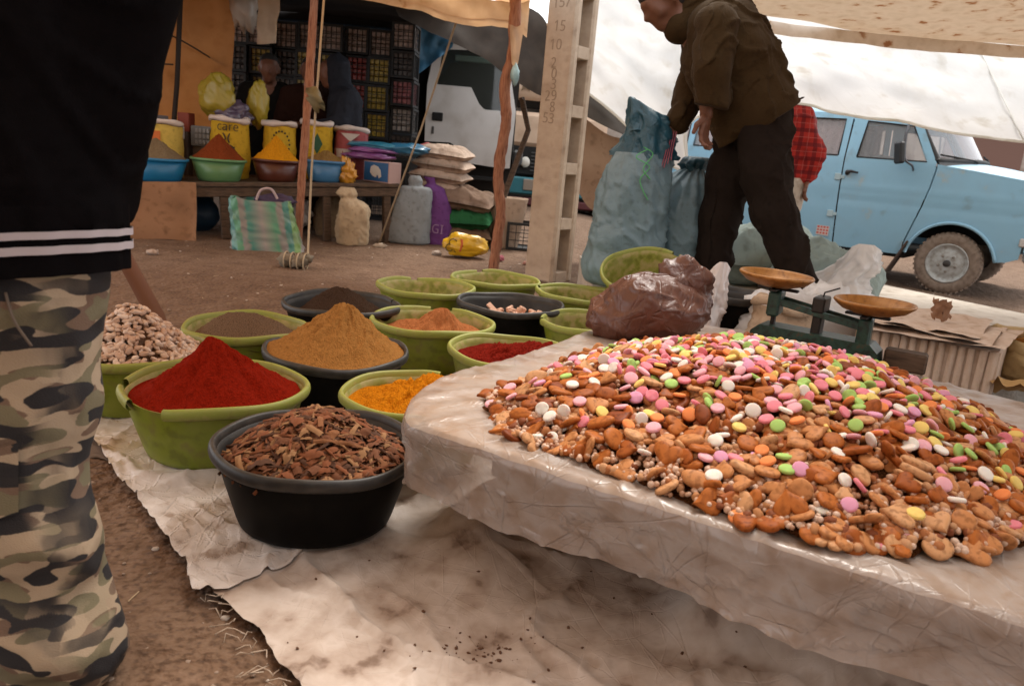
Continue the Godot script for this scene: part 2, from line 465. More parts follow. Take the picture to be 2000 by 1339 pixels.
func powder(c: Color, _sd: int, spread := 0.25, scale := 5.0, relief := 0.35) -> StandardMaterial3D:
	var m := tex(mat(c, 1.0), M.dust_hard if spread > 0.42 else M.dust_soft, scale)
	m.metallic_specular = 0.15
	bump(m, M.clump, relief)
	return m

# ---------------------------------------------------------------- setting
func ground_y(x: float, z: float) -> float:
	var y := 0.0
	y -= 0.12 * smoothstep(0.4, 1.6, x) * smoothstep(-4.9, -5.6, z)
	var near := exp(-((x * x) + (z + 3.0) * (z + 3.0)) / 60.0)
	y += (nz.get_noise_2d(x * 0.9, z * 0.9) * 0.012 + nz.get_noise_2d(x * 4.0, z * 4.0) * 0.005 + nz.get_noise_2d(x * 13.0, z * 13.0) * 0.0025) * near
	return y

func build_ground():
	var st := S()
	var n := 240
	var warp := func(t: float) -> float:
		var s := t * 2.0 - 1.0
		return sinh(s * 4.6) / sinh(4.6) * 300.0
	grid(st, n, n, func(u, v):
		var x: float = warp.call(u); var z: float = warp.call(v) - 2.4
		return Vector3(x, ground_y(x, z), z))
	struct("ground", st, M.dirt)
	# raised concrete floor of the market row
	st = S()
	var poly := PackedVector2Array([Vector2(0.40, 4.12), Vector2(0.66, 4.0), Vector2(0.72, 3.2), Vector2(1.3, 2.9), Vector2(6.0, 2.9), Vector2(6.0, 4.0), Vector2(2.84, 4.34), Vector2(2.306, 5.19), Vector2(0.40, 5.2)])
	prism(st, poly, -0.15, 0.2, Basis(Vector3.RIGHT, -PI / 2))
	struct("pavement", st, M.slab)

func sheet(corners: Array, nu: int, nv: int, wob: float, fr: float, sd: float, sag := 0.0) -> SurfaceTool:
	# corners a (u0 v0), b (u1 v0), c (u1 v1), d (u0 v1)
	var st := S()
	var nrm: Vector3 = (corners[1] - corners[0]).cross(corners[3] - corners[0]).normalized()
	grid(st, nu, nv, func(u, v):
		var p: Vector3 = corners[0].lerp(corners[1], u).lerp(corners[3].lerp(corners[2], u), v)
		p += nrm * wob * (nz.get_noise_3d(u * fr + sd, v * fr, sd) + 0.5 * nz.get_noise_3d(u * fr * 2.7, v * fr * 2.3 + sd, sd))
		p.y -= sag * 4.0 * u * (1.0 - u)
		return p)
	return st

func strip_sheet(top: Array, bot: Array, per: int, nv: int, wob: float, fr: float, sd: float) -> SurfaceTool:
	# sheet between two polylines
	var a := spline(top, per); var b := spline(bot, per)
	var st := S()
	grid(st, a.size() - 1, nv, func(u, v):
		var i := int(round(u * (a.size() - 1)))
		var p: Vector3 = a[i].lerp(b[i], v)
		var w := wob * (nz.get_noise_3d(p.x * fr + sd, p.y * fr, p.z * fr) + 0.5 * nz.get_noise_3d(p.x * fr * 2.6, p.y * fr * 1.2 + sd, p.z * fr * 2.6))
		p.z += w; p.y += w * 0.3
		return p)
	return st

func build_awnings():
	# cream awning over the spice basins: sloping roof sheet and front valance
	var t := thing("cream_awning", "cream canvas awning with a hanging hem stretched over the spice basins", "awning")
	var edge := [Vector3(-4.2, 2.05, -4.9), Vector3(-2.6, 1.86, -5.45), Vector3(-1.5, 1.88, -5.72), Vector3(-0.91, 1.86, -5.78), Vector3(-0.57, 1.835, -5.72), Vector3(-0.2, 1.81, -5.66), Vector3(-0.08, 1.83, -5.66)]
	var back := [Vector3(-4.2, 2.75, 4.2), Vector3(-2.6, 2.75, 4.2), Vector3(-1.5, 2.75, 4.2), Vector3(-0.91, 2.75, 4.2), Vector3(-0.57, 2.75, 4.2), Vector3(-0.2, 2.75, 4.2), Vector3(0.2, 2.75, 4.2)]
	part("roof_sheet", strip_sheet(edge, back, 8, 30, 0.05, 0.9, 2.0), M.canopy, t)
	var low := []
	for i in edge.size():
		low.append(edge[i] + Vector3(0, [-0.10, -0.10, -0.09, -0.095, -0.15, -0.13, -0.20][i], 0.05))
	part("valance", strip_sheet(edge.map(func(p): return p + Vector3(0, -0.002, 0.012)), low, 8, 8, 0.02, 5.0, 5.0), M.canopy, t)
	var low2 := low.map(func(p): return p + Vector3(0, -0.045, 0.008))
	part("hem", strip_sheet(low.map(func(p): return p + Vector3(0, 0.004, 0.006)), low2, 8, 3, 0.018, 5.0, 5.0), M.canopy, t)
	# hanging end of the valance, knotted with a scrap of plastic
	part("hanging_strip", strip_sheet([Vector3(-0.20, 1.64, -5.48), Vector3(-0.15, 1.63, -5.46), Vector3(-0.10, 1.66, -5.48)], [Vector3(-0.165, 1.40, -5.47), Vector3(-0.145, 1.38, -5.45), Vector3(-0.122, 1.40, -5.47)], 4, 8, 0.015, 7.0, 1.0), M.canopy, t)
	var st := S(); ell(st, Vector3(-0.135, 1.325, -5.46), Vector3(0.028, 0.06, 0.022), Basis(), 12, 8, 0.4, 2.5, 1.0)
	part("plastic_knot", st, mat(lin(0.33, 0.50, 0.52), 0.3), t)
	# second awning over the sweets table
	t = thing("stained_awning", "cream awning with rusty stains and a folded hem over the sweets table", "awning")
	edge = [Vector3(1.0, 1.77, -5.15), Vector3(1.3, 1.77, -5.24), Vector3(2.17, 1.76, -5.36), Vector3(3.1, 1.76, -5.30), Vector3(4.6, 1.80, -5.1)]
	back = [Vector3(1.0, 2.75, 4.2), Vector3(1.6, 2.75, 4.2), Vector3(2.4, 2.75, 4.2), Vector3(3.4, 2.75, 4.2), Vector3(4.6, 2.75, 4.2)]
	var mid := []
	for i in edge.size(): mid.append(edge[i].lerp(back[i], 0.5) + Vector3(0, -0.06, 0))
	part("roof_sheet", strip_sheet(edge, mid, 8, 24, 0.05, 0.9, 7.0), M.canopy_pale, t)
	part("roof_sheet", strip_sheet(mid, back, 8, 14, 0.05, 0.9, 7.0), M.canopy_pale, t)
	var down := edge.map(func(p): return p + Vector3(0, -0.085, 0.05))
	part("hem", strip_sheet(edge.map(func(p): return p + Vector3(0, -0.003, 0.01)), down, 8, 4, 0.02, 3.0, 3.0), M.canopy_pale, t)
	# unseen canvas wall added behind the camera to hold back light from there
	solo("added_shade_canvas", sheet([Vector3(-4.2, 2.75, 4.2), Vector3(4.6, 2.75, 4.2), Vector3(4.6, 0.0, 4.0), Vector3(-4.2, 0.0, 4.0)], 40, 14, 0.08, 5.0, 2.0), M.brown_tarp, "unseen brown canvas wall added behind the camera to shade the stall row", "tarp")
	# white translucent sheet hung along the street side
	var top := [Vector3(0.18, 2.35, -7.0), Vector3(0.5, 2.4, -7.1), Vector3(0.9, 2.45, -7.2), Vector3(1.3, 2.5, -7.3), Vector3(1.8, 2.5, -7.3), Vector3(2.4, 2.5, -7.3), Vector3(3.4, 2.5, -7.2), Vector3(4.8, 2.5, -7.0)]
	var bot := [Vector3(0.20, 1.36, -5.62), Vector3(0.62, 1.10, -5.58), Vector3(1.06, 0.80, -5.55), Vector3(1.11, 1.16, -5.58), Vector3(1.764, 1.325, -5.6), Vector3(2.297, 1.265, -5.6), Vector3(3.365, 1.195, -5.6), Vector3(4.8, 1.2, -5.6)]
	t = thing("white_tarp", "bright white plastic sheet hung between the stalls and the blue van", "tarp")
	part("sheet", strip_sheet(top, bot, 10, 40, 0.045, 1.5, 9.0), M.white_tarp, t)
	st = S()
	var hempts := []
	for p in spline(bot, 10):
		var w := 0.045 * (nz.get_noise_3d(p.x * 1.5 + 9.0, p.y * 1.5, p.z * 1.5) + 0.5 * nz.get_noise_3d(p.x * 1.5 * 2.6, p.y * 1.5 * 1.2 + 9.0, p.z * 1.5 * 2.6))
		hempts.append(p + Vector3(0, w * 0.3, w))
	tube(st, hempts, 0.012, 6, 0.3)
	part("rolled_hem", st, M.white_tarp, t)
	# seams across the sheet
	for k in 2:
		st = S(); var sp := []
		for i in 12: sp.append(top[4 + k * 2].lerp(bot[4 + k * 2], i / 11.0) + Vector3(0, 0.012, 0.012))
		tube(st, sp, 0.006, 5)
		part("seam", st, M.white_tarp, t)
	# dark brown tarp falling from the back stall's roof towards the white sheet
	solo("brown_tarp", strip_sheet([Vector3(-1.3, 2.05, -6.9), Vector3(-0.6, 1.98, -6.7), Vector3(-0.07, 1.93, -6.6), Vector3(0.16, 1.69, -6.6), Vector3(0.55, 1.36, -6.6), Vector3(0.90, 1.08, -6.55)], [Vector3(-1.1, 1.78, -6.5), Vector3(-0.7, 1.62, -6.45), Vector3(-0.38, 1.49, -6.4), Vector3(-0.05, 1.31, -6.35), Vector3(0.4, 1.15, -6.3), Vector3(0.80, 0.99, -6.3)], 6, 12, 0.03, 3.0, 4.0), M.brown_tarp, "dark brown canvas sloping down in front of the truck window", "tarp")
	solo("brown_tarp", strip_sheet([Vector3(0.38, 1.16, -6.4), Vector3(0.62, 1.02, -6.4), Vector3(0.86, 1.0, -6.4)], [Vector3(0.44, 0.55, -6.5), Vector3(0.6, 0.42, -6.5), Vector3(0.95, 0.5, -6.5)], 6, 12, 0.04, 3.0, 4.0), fabric(lin(0.36, 0.24, 0.16), lin(0.28, 0.17, 0.11), 131), "tan cloth hanging below the brown canvas behind the tall blue sack", "cloth")
	# orange side wall of the back stall, with its dark pole and sagging cord
	t = thing("orange_tarp", "orange canvas side wall of the back stall", "tarp")
	part("sheet", strip_sheet([Vector3(-4.3, 2.3, -5.5), Vector3(-3.6, 2.3, -6.5), Vector3(-3.05, 2.3, -7.1), Vector3(-2.68, 2.3, -7.4)], [Vector3(-4.3, 0.3, -5.5), Vector3(-3.6, 0.3, -6.5), Vector3(-3.1, 0.3, -7.1), Vector3(-2.80, 0.3, -7.4)], 8, 24, 0.05, 2.2, 8.0), M.orange_tarp, t)
	st = S(); tube(st, [Vector3(-3.16, 0.0, -6.93), Vector3(-3.04, 1.15, -6.93), Vector3(-2.98, 2.3, -6.95)], 0.022, 8)
	solo("dark_pole", st, mat(lin(0.03, 0.02, 0.014), 0.8), "thin dark pole standing against the orange canvas", "pole")
	st = S(); tube(st, spline([Vector3(-3.40, 1.62, -6.55), Vector3(-3.05, 1.52, -6.93), Vector3(-2.8, 1.33, -7.5)]), 0.007, 5)
	tube(st, spline([Vector3(-3.40, 1.33, -6.55), Vector3(-3.25, 1.29, -6.75), Vector3(-3.07, 1.30, -6.93)]), 0.007, 5)
	solo("cord", st, mat(lin(0.06, 0.035, 0.02), 0.9), "thin dark cord sagging across the orange canvas", "cord")
	# back stall roof, stretched forward to block light, with an added dark rear wall
	solo("black_tarp", sheet([Vector3(-4.6, 2.02, -5.35), Vector3(-0.70, 1.98, -6.0), Vector3(-0.5, 2.3, -10.2), Vector3(-4.8, 2.3, -10.2)], 24, 24, 0.05, 4.0, 3.0, 0.05), M.black_tarp, "black tarpaulin roof of the back stall", "tarp")
	solo("black_tarp", sheet([Vector3(-4.6, 2.3, -10.2), Vector3(-0.2, 2.3, -10.2), Vector3(-0.2, 0.0, -10.2), Vector3(-4.6, 0.0, -10.2)], 20, 12, 0.06, 4.0, 5.0), M.black_tarp, "black tarpaulin wall added behind the stacked crates to keep the stall dark", "tarp")
	# plastic bundle and canvas strip hanging under that roof
	st = S(); ell(st, Vector3(-2.46, 1.83, -6.9), Vector3(0.12, 0.2, 0.1), Basis(), 16, 12, 0.5, 2.2, 3.0)
	solo("plastic_bundle", st, bump(mat(lin(0.45, 0.39, 0.33), 0.35), M.crease, 1.5), "crumpled grey-white plastic hanging under the black roof", "plastic bag")
	solo("canvas_strip", sheet([Vector3(-2.28, 2.05, -6.7), Vector3(-2.08, 2.05, -6.7), Vector3(-2.13, 1.52, -6.72), Vector3(-2.28, 1.50, -6.7)], 5, 14, 0.03, 3.0, 6.0), M.canopy, "tan canvas strip hanging under the black roof", "cloth")

func build_background():
	# long low building across the street
	var t := thing("market_building", "low concrete building with a crumbling ledge across the street", "building", Vector3(0, -0.12, -13.5))
	var st := S()
	for i in 9:
		var x := -13.0 + i * 3.1
		box(st, Vector3(x + 1.55, 1.15, 0), Vector3(3.08, 2.3, 0.4), Basis(), 0.01)
	part("wall", st, tex(mat(Color.WHITE, 0.95), ntex(22, 0.008, [lin(0.22, 0.165, 0.13), lin(0.36, 0.30, 0.255), lin(0.44, 0.38, 0.33), lin(0.30, 0.235, 0.19)], 512, 0, 7), 0.5), t)
	st = S()
	grid(st, 200, 10, func(u, v):
		var a: float = v * PI
		return Vector3(-13.0 + u * 28.0, 2.16 - cos(a) * 0.13 + 0.03 * nz.get_noise_2d(u * 90.0, v * 3.0), 0.2 + sin(a) * 0.22 + 0.05 * nz.get_noise_2d(u * 60.0 + 9.0, v * 4.0)))
	part("ledge", st, tex(mat(Color.WHITE, 0.95), ntex(23, 0.012, [lin(0.16, 0.10, 0.075), lin(0.34, 0.25, 0.20), lin(0.42, 0.34, 0.28)], 512, 0, 7), 0.7), t)
	for i in 6:
		st = S(); box(st, Vector3(-11.0 + i * 4.6, 0.95, 0.21), Vector3(1.3, 1.9, 0.06), Basis(), 0.01)
		var d := part("door", st, mat([lin(0.05, 0.09, 0.12), lin(0.13, 0.06, 0.04), lin(0.09, 0.10, 0.08)][i % 3], 0.6), t)
		st = S(); box(st, Vector3(-10.5 + i * 4.6, 0.95, 0.26), Vector3(0.03, 0.14, 0.05), Basis(), 0.005)
		part("handle", st, mat(lin(0.2, 0.2, 0.2), 0.4, 0.8), d)

func build_posts():
	# precast concrete pole with recessed side panels and a column of numbers
	var t := thing("concrete_pole", "precast concrete pole with recessed panels and numbers cut into one face", "pole", Vector3(0.205, 0.0, -5.32), deg_to_rad(-38))
	# local frame: x across numbered face, z out of it
	var W := 0.235; var Dp := 0.235; var H := 2.6
	var st := S()
	box(st, Vector3(0, H / 2, Dp / 2 - 0.0275), Vector3(W, H, 0.055), Basis(), 0.012)
	part("front_flange", st, M.concrete, t)
	st = S(); box(st, Vector3(0, H / 2, -Dp / 2 + 0.0275), Vector3(W, H, 0.055), Basis(), 0.012)
	part("rear_flange", st, M.concrete, t)
	st = S(); box(st, Vector3(-0.03, H / 2, 0), Vector3(0.06, H, Dp - 0.108))
	part("web", st, M.concrete, t)
	var y := 0.0
	for k in 8:
		st = S(); box(st, Vector3(0, y + 0.035, 0), Vector3(W - 0.012, 0.075, Dp - 0.107), Basis(), 0.004)
		part("cross_rib", st, M.concrete, t)
		y += 0.36
	st = S(); box(st, Vector3(W / 2 - 0.02, H / 2, Dp / 2 + 0.002), Vector3(0.012, H, 0.006), Basis(), 0.002)
	part("raised_seam", st, M.concrete, t)
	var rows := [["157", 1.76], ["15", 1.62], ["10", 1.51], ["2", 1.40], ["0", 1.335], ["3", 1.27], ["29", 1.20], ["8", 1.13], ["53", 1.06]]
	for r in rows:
		text(t, "engraved_number", r[0], 0.085, Vector3(-0.02 + 0.012 * sin(r[1] * 40.0), r[1], Dp / 2 + 0.0005), Basis(Vector3.BACK, 0.1 * sin(r[1] * 23.0)), M.digit_shade, 0.002)
	# peeled wooden post carrying the awning
	st = S()
	tube(st, spline([Vector3(-0.178, -0.05, -5.56), Vector3(-0.176, 0.12, -5.56), Vector3(-0.158, 0.40, -5.56), Vector3(-0.196, 0.62, -5.55), Vector3(-0.192, 0.80, -5.55), Vector3(-0.172, 1.05, -5.54), Vector3(-0.196, 1.25, -5.53), Vector3(-0.165, 1.48, -5.52), Vector3(-0.172, 1.80, -5.52)], 8), 0.036, 12, 0.28)
	solo("wooden_post", st, M.wood_post, "crooked reddish peeled wooden post beside the concrete pole", "post")
	# second pole in front of the back stall
	st = S()
	tube(st, spline([Vector3(-1.69, -0.05, -5.92), Vector3(-1.675, 0.4, -5.92), Vector3(-1.655, 0.8, -5.92), Vector3(-1.632, 1.2, -5.92), Vector3(-1.60, 1.95, -5.92)], 8), 0.03, 10, 0.22)
	solo("wooden_post", st, M.wood_post, "slim straight wooden pole in front of the back stall table", "post")
	# vertical rope with tied scraps and its stone weight
	st = S()
	tube(st, [Vector3(-1.355, 0.06, -4.97), Vector3(-1.352, 0.6, -5.0), Vector3(-1.34, 1.05, -5.03), Vector3(-1.315, 1.86, -5.1)], 0.007, 6)
	solo("rope", st, M.rope, "thin rope hanging straight down to a stone weight", "rope")
	st = S(); ell(st, Vector3(-1.34, 1.04, -5.02), Vector3(0.045, 0.07, 0.04), Basis(Vector3.BACK, 0.5), 10, 8, 0.6, 3.0, 2.0)
	solo("tied_scrap", st, mat(lin(0.16, 0.13, 0.06), 0.6), "small dark plastic scrap tied on the hanging rope", "scrap")
	t = thing("stone_weight", "roped bundle of grey stones lying on the dirt under the hanging rope", "stone weight", Vector3(-1.405, 0.0, -4.93))
	t.scale = Vector3.ONE * 0.85
	for q in [[-0.085, 0.05, 0.0, 0.06], [0.02, 0.055, 0.01, 0.055], [0.0, 0.04, 0.05, 0.04], [0.06, 0.07, -0.02, 0.045]]:
		st = S(); ell(st, Vector3(q[0], q[1], q[2]), Vector3(q[3] * 1.1, q[3] * 0.85, q[3]), Basis(), 12, 9, 0.35, 2.5, q[0] * 50.0)
		part("stone", st, bump(mat(lin(0.20, 0.165, 0.12), 0.95), M.grain, 0.6), t)
	for k in 4:
		st = S()
		var pts := []
		for i in 17:
			var a := TAU * i / 16
			pts.append(Vector3(-0.09 + k * 0.052, 0.05 + cos(a) * 0.064, sin(a) * 0.07 + 0.012 * k))
		tube(st, pts, 0.006, 5)
		part("rope_turn", st, M.rope, t)
	# slanting guy rope from awning to ground
	st = S()
	tube(st, [Vector3(-0.56, 1.70, -5.70), Vector3(-0.81, 0.93, -5.97), Vector3(-0.83, 0.88, -5.99), Vector3(-1.15, 0.0, -6.30)], 0.0075, 6)
	solo("guy_rope", st, M.rope, "slanting cord from the cream awning to the foot of the grey sack", "rope")
	# second thin guy line beside the pole
	st = S(); tube(st, [Vector3(0.05, 1.74, -6.0), Vector3(0.17, 1.52, -5.9)], 0.006, 5)
	solo("guy_rope", st, M.rope, "short light cord tied to the brown canvas beside the concrete pole", "rope")
	# leaning stick behind the shells basin
	st = S(); tube(st, [Vector3(-1.19, -0.02, -2.62), Vector3(-1.235, 0.18, -2.62), Vector3(-1.36, 0.44, -2.6), Vector3(-1.42, 0.56, -2.58)], [0.03, 0.03, 0.026, 0.024], 8, 0.2)
	solo("wooden_stick", st, M.wood_stick, "brown wooden stick leaning behind the shelled nuts basin", "stick")

func outline_sheet(poly: Array, step: float, hf: Callable, frayed := 0.0) -> SurfaceTool:
	# ground sheet with the outline given, triangulated on a regular grid and clipped at the outline
	var pg := PackedVector2Array(poly)
	var lo := Vector2(1e9, 1e9); var hi := -lo
	for p in pg:
		lo = lo.min(p); hi = hi.max(p)
	var st := S()
	var nx := int((hi.x - lo.x) / step) + 1; var ny := int((hi.y - lo.y) / step) + 1
	for j in ny:
		for i in nx:
			var o := lo + Vector2(i, j) * step
			var o2 := lo + Vector2(i + 1, j + 1) * step
			var cell := PackedVector2Array([o, Vector2(o2.x, o.y), o2, Vector2(o.x, o2.y)])
			var ins := 0
			for q in cell:
				if Geometry2D.is_point_in_polygon(q, pg): ins += 1
			var polys := []
			if ins == 4: polys = [cell]
			elif ins > 0: polys = Geometry2D.intersect_polygons(cell, pg)
			for pp in polys:
				for k in range(1, pp.size() - 1):
					for q in [pp[0], pp[k], pp[k + 1]]:
						st.add_vertex(Vector3(q.x, hf.call(q.x, q.y), q.y))
	return st

func rough_edge(pts: Array, amp: float, step := 0.02) -> Array:
	var out := []
	for i in pts.size():
		var a: Vector2 = pts[i]; var b: Vector2 = pts[(i + 1) % pts.size()]
		var n := maxi(1, int(a.distance_to(b) / step))
		for k in n:
			var p := a.lerp(b, float(k) / n)
			var nr := (b - a).orthogonal().normalized()
			out.append(p + nr * amp * (nz.get_noise_2d(p.x * 9.0, p.y * 9.0) + 0.6 * nz.get_noise_2d(p.x * 38.0, p.y * 38.0)))
	return out

func ridge(n: float, w: float) -> float:
	return exp(-(n / w) * (n / w))

func mat_tan_y(x: float, z: float) -> float:
	var wx := x + 0.05 * nz.get_noise_2d(x * 3.0 + 9.0, z * 3.0); var wz := z + 0.05 * nz.get_noise_2d(x * 3.0, z * 3.0 + 5.0)
	var r1 := ridge(nz.get_noise_2d(wx * 1.5 + wz * 1.0, wz * 2.4 - wx * 1.2 + 4.0), 0.10)
	var r2 := ridge(nz.get_noise_2d(wx * 2.6 - wz * 2.2 + 7.0, wz * 2.0 + wx * 1.5), 0.07)
	var r3 := ridge(nz.get_noise_2d(wx * 6.0 + 3.0, wz * 4.6 - wx * 3.0), 0.10)
	# pushed up against the crates under the sweets table
	var d := (x + 0.19) * 0.537 - (z + 1.41) * 0.843; var t := (x + 0.19) * 0.843 + (z + 1.41) * 0.537
	var up := 0.10 * smoothstep(0.09, 0.30, d) * (1.0 - smoothstep(0.5, 0.8, d)) * (smoothstep(0.44, 0.58, t) + 0.8 * smoothstep(0.14, 0.02, t) * smoothstep(-0.1, 0.0, t))
	up *= 1.0 + 0.25 * nz.get_noise_2d(t * 9.0, d * 3.0)
	return up + 0.014 + 0.013 * r1 + 0.009 * r2 + 0.0035 * r3 + 0.004 * nz.get_noise_2d(x * 5.0, z * 5.0) + 0.03 * exp(-(pow((x + 0.02) / 0.10, 2) + pow((z + 1.46) / 0.09, 2)))

func mat_white_y(x: float, z: float) -> float:
	var a := x * 0.75 + z * 0.66; var b := z * 0.75 - x * 0.66
	var r1 := ridge(nz.get_noise_2d(a * 5.0, b * 1.3 + 3.0), 0.13)
	var r2 := ridge(nz.get_noise_2d(a * 12.0, b * 3.0), 0.14)
	var r3 := ridge(nz.get_noise_2d(a * 4.0 + 8.0, b * 4.0), 0.08)
	return mat_tan_y(x, z) + 0.006 + 0.007 * r1 + 0.004 * r2 + 0.005 * r3

func build_mats():
	var poly := rough_edge([Vector2(-0.50, -1.26), Vector2(-0.405, -1.18), Vector2(-0.31, -1.075), Vector2(-0.22, -0.94), Vector2(-0.05, -0.70), Vector2(0.6, -0.25), Vector2(1.4, -0.6), Vector2(1.3, -2.6), Vector2(0.55, -4.0), Vector2(-0.5, -4.1), Vector2(-0.9, -3.3), Vector2(-0.9, -2.0)], 0.007)
	var t := thing("woven_sack_mat", "tan woven sack sheet with stains and frayed edge under basins and table", "ground sheet")
	part("sheet", outline_sheet(poly, 0.014, mat_tan_y), M.mat_tan, t)
	# faded sack print
	for q in [["50 K", 0.075, Vector3(0.075, 0, -1.0), 0.75]]:
		var p: Vector3 = q[2]; p.y = mat_tan_y(p.x, p.z) + 0.006
		text(t, "faded_print", q[0], q[1], p, Basis(Vector3.UP, q[3]) * Basis(Vector3.RIGHT, -PI / 2), M.print_faint, 0.0008)
	# loose threads at the torn edge
	for k in 14:
		var u := k / 13.0
		var p := Vector3(-0.48, 0, -1.25).lerp(Vector3(-0.24, 0, -0.97), u)
		var pts := []
		for i in 6:
			var r := i / 5.0
			pts.append(p + Vector3(-0.05 * r + 0.02 * nz.get_noise_2d(k * 3.0, i * 0.9), 0.018 - 0.014 * r + 0.01 * absf(nz.get_noise_2d(k * 5.0 + 2.0, i * 1.1)), 0.03 * r * nz.get_noise_2d(k * 7.0, 3.0) + 0.02 * nz.get_noise_2d(k * 2.0, i * 0.8 + 4.0)))
		var st := S(); tube(st, pts, 0.0011, 4)
		part("loose_thread", st, M.thread, t)
	poly = rough_edge([Vector2(-1.26, -2.12), Vector2(-1.18, -2.03), Vector2(-0.975, -1.78), Vector2(-0.725, -1.50), Vector2(-0.60, -1.36), Vector2(-0.535, -1.25), Vector2(-0.48, -1.27), Vector2(-0.40, -1.38), Vector2(-0.30, -1.6), Vector2(-0.5, -2.3), Vector2(-1.0, -2.7), Vector2(-1.35, -2.4)], 0.005)
	t = thing("printed_sack_mat", "whiter printed sack sheet with creases under the green basins", "ground sheet")
	part("sheet", outline_sheet(poly, 0.012, mat_white_y), M.mat_white, t)
	# grey scrap of sacking by the edge
	poly = rough_edge([Vector2(-1.22, -1.98), Vector2(-1.05, -1.80), Vector2(-0.97, -1.795), Vector2(-1.0, -1.9), Vector2(-1.15, -2.15), Vector2(-1.4, -2.2)], 0.01)
	solo("sacking_scrap", outline_sheet(poly, 0.02, func(x, z): return 0.008 + 0.008 * absf(nz.get_noise_2d(x * 20.0, z * 20.0))), fabric(lin(0.22, 0.18, 0.16), lin(0.14, 0.11, 0.09), 171, 3.0), "grey scrap of sacking beside the white sheet edge", "cloth scrap")

# ---------------------------------------------------------------- basins and what is in them
func arc_lathe(st: SurfaceTool, prof: Array, a0: float, a1: float, n: int, mod: Callable):
	for i in prof.size() - 1:
		for k in n:
			var q := []
			for kk in [[i, k], [i, k + 1], [i + 1, k + 1], [i + 1, k]]:
				var a: float = lerpf(a0, a1, float(kk[1]) / n)
				var p: Vector2 = prof[kk[0]]
				q.append(mod.call(Vector3(cos(a) * p.x, p.y, sin(a) * p.x), a))
			quad(st, q[0], q[1], q[2], q[3])

# torn: list of [from, to] angles where the lip has broken away (angle 0 = +x, PI/2 = towards +z)
func basin(at: Vector3, R: float, col: String, label: String, torn := [], sd := 0.0, tilt := Basis(), group := "") -> Node3D:
	var t := thing("basin", label, "basin", at, 0.0, group if group != "" else ("green plastic basins" if col == "green" else "black plastic basins"))
	t.basis = tilt
	var wob := func(v: Vector3, a: float, _q := 0.0):
		var k := 1.0 + 0.012 * sin(a * 2.0 + sd) + 0.006 * sin(a * 3.0 + sd * 2.0)
		return Vector3(v.x * k, v.y + (0.004 * sin(a * 2.0 + sd * 3.0) + 0.0025 * sin(a * 5.0 + sd)) * v.y / 0.18, v.z * k)
	var st := S()
	lathe(st, [Vector2(0, 0.004), Vector2(0.68 * R, 0.002), Vector2(0.735 * R, 0.008), Vector2(0.76 * R, 0.022), Vector2(0.86 * R, 0.095), Vector2(0.925 * R, 0.150), Vector2(0.935 * R, 0.164)], 72, Vector3.ZERO, Basis(), wob)
	part("bowl", st, M[col], t)
	st = S()
	lathe(st, [Vector2(0.935 * R, 0.164), Vector2(0.915 * R, 0.163), Vector2(0.885 * R, 0.145), Vector2(0.82 * R, 0.09), Vector2(0.73 * R, 0.03), Vector2(0.69 * R, 0.02), Vector2(0, 0.018)], 72, Vector3.ZERO, Basis(), wob)
	part("dusty_inside", st, M[col + "_in"], t)
	var lip := [Vector2(0.936 * R, 0.152), Vector2(0.965 * R, 0.151), Vector2(0.992 * R, 0.156), Vector2(1.002 * R, 0.165), Vector2(0.997 * R, 0.173), Vector2(0.982 * R, 0.179), Vector2(0.958 * R, 0.180), Vector2(0.936 * R, 0.176), Vector2(0.922 * R, 0.164), Vector2(0.915 * R, 0.150)]
	var cuts := torn.duplicate()
	cuts.sort()
	var from := 0.0
	var spans := []
	if cuts.is_empty(): spans = [[0.0, TAU]]
	else:
		for i in cuts.size():
			spans.append([cuts[i][1], cuts[(i + 1) % cuts.size()][0] + (TAU if i == cuts.size() - 1 else 0.0)])
	for s in spans:
		st = S()
		var s0: float = s[0]; var s1: float = s[1]
		arc_lathe(st, lip, s0, s1, maxi(6, int((s1 - s0) * 12)), func(v, a):
			var w: Vector3 = wob.call(v, a)
			if not cuts.is_empty():
				# lifted, curled ends where the lip has split
				var e := minf(a - s0, s1 - a)
				var c := exp(-e * e / 0.02)
				w *= 1.0 + (0.012 * c if sd == 2.0 else 0.0); w.y -= 0.004 * c
			return w)
		part("rim", st, M[col + "_rim"], t)
	return t

func mound(R: float, y0: float, prof: Array, off := Vector2.ZERO, amp := 0.004, fr := 30.0, sd := 0.0, slope := Vector2.ZERO, squash := 1.0) -> SurfaceTool:
	# polar heap: prof = [[t, height], ...] over t = r / R
	var st := S()
	var nr := 44; var na := 88
	grid(st, na, nr, func(u, v):
		var a: float = u * TAU
		if u == 1.0: a = 0.0
		var r: float = v * R
		var p = Vector2(cos(a), sin(a) * squash) * r + off * (1.0 - v)
		var h := ramp(clampf(v * (1.0 + 0.10 * nz.get_noise_2d(cos(a) * 1.5 + sd, sin(a) * 1.5)), 0.0, 1.0), prof)
		h += slope.dot(p) * (1.0 - v * v)
		h += amp * 1.6 * sin(PI * minf(v * 1.1, 1.0)) * (nz.get_noise_3d(cos(a) * 3.2 + sd, sin(a) * 3.2, v * 1.6 + sd) + 0.8 * ridge(nz.get_noise_3d(cos(a) * 2.0 - sd, sin(a) * 2.0, v * 2.2), 0.12))
		var n := nz.get_noise_3d(p.x * fr + sd, p.y * fr, sd) * amp + nz.get_noise_3d(p.x * fr * 3.1, p.y * fr * 3.1 + sd, 2.0) * amp * 0.5 + nz.get_noise_3d(p.x * fr * 8.0, p.y * fr * 8.0 + sd, 5.0) * amp * 0.3
		return Vector3(p.x, y0 + h + n * (1.0 - pow(v, 8.0)), p.y))
	return st

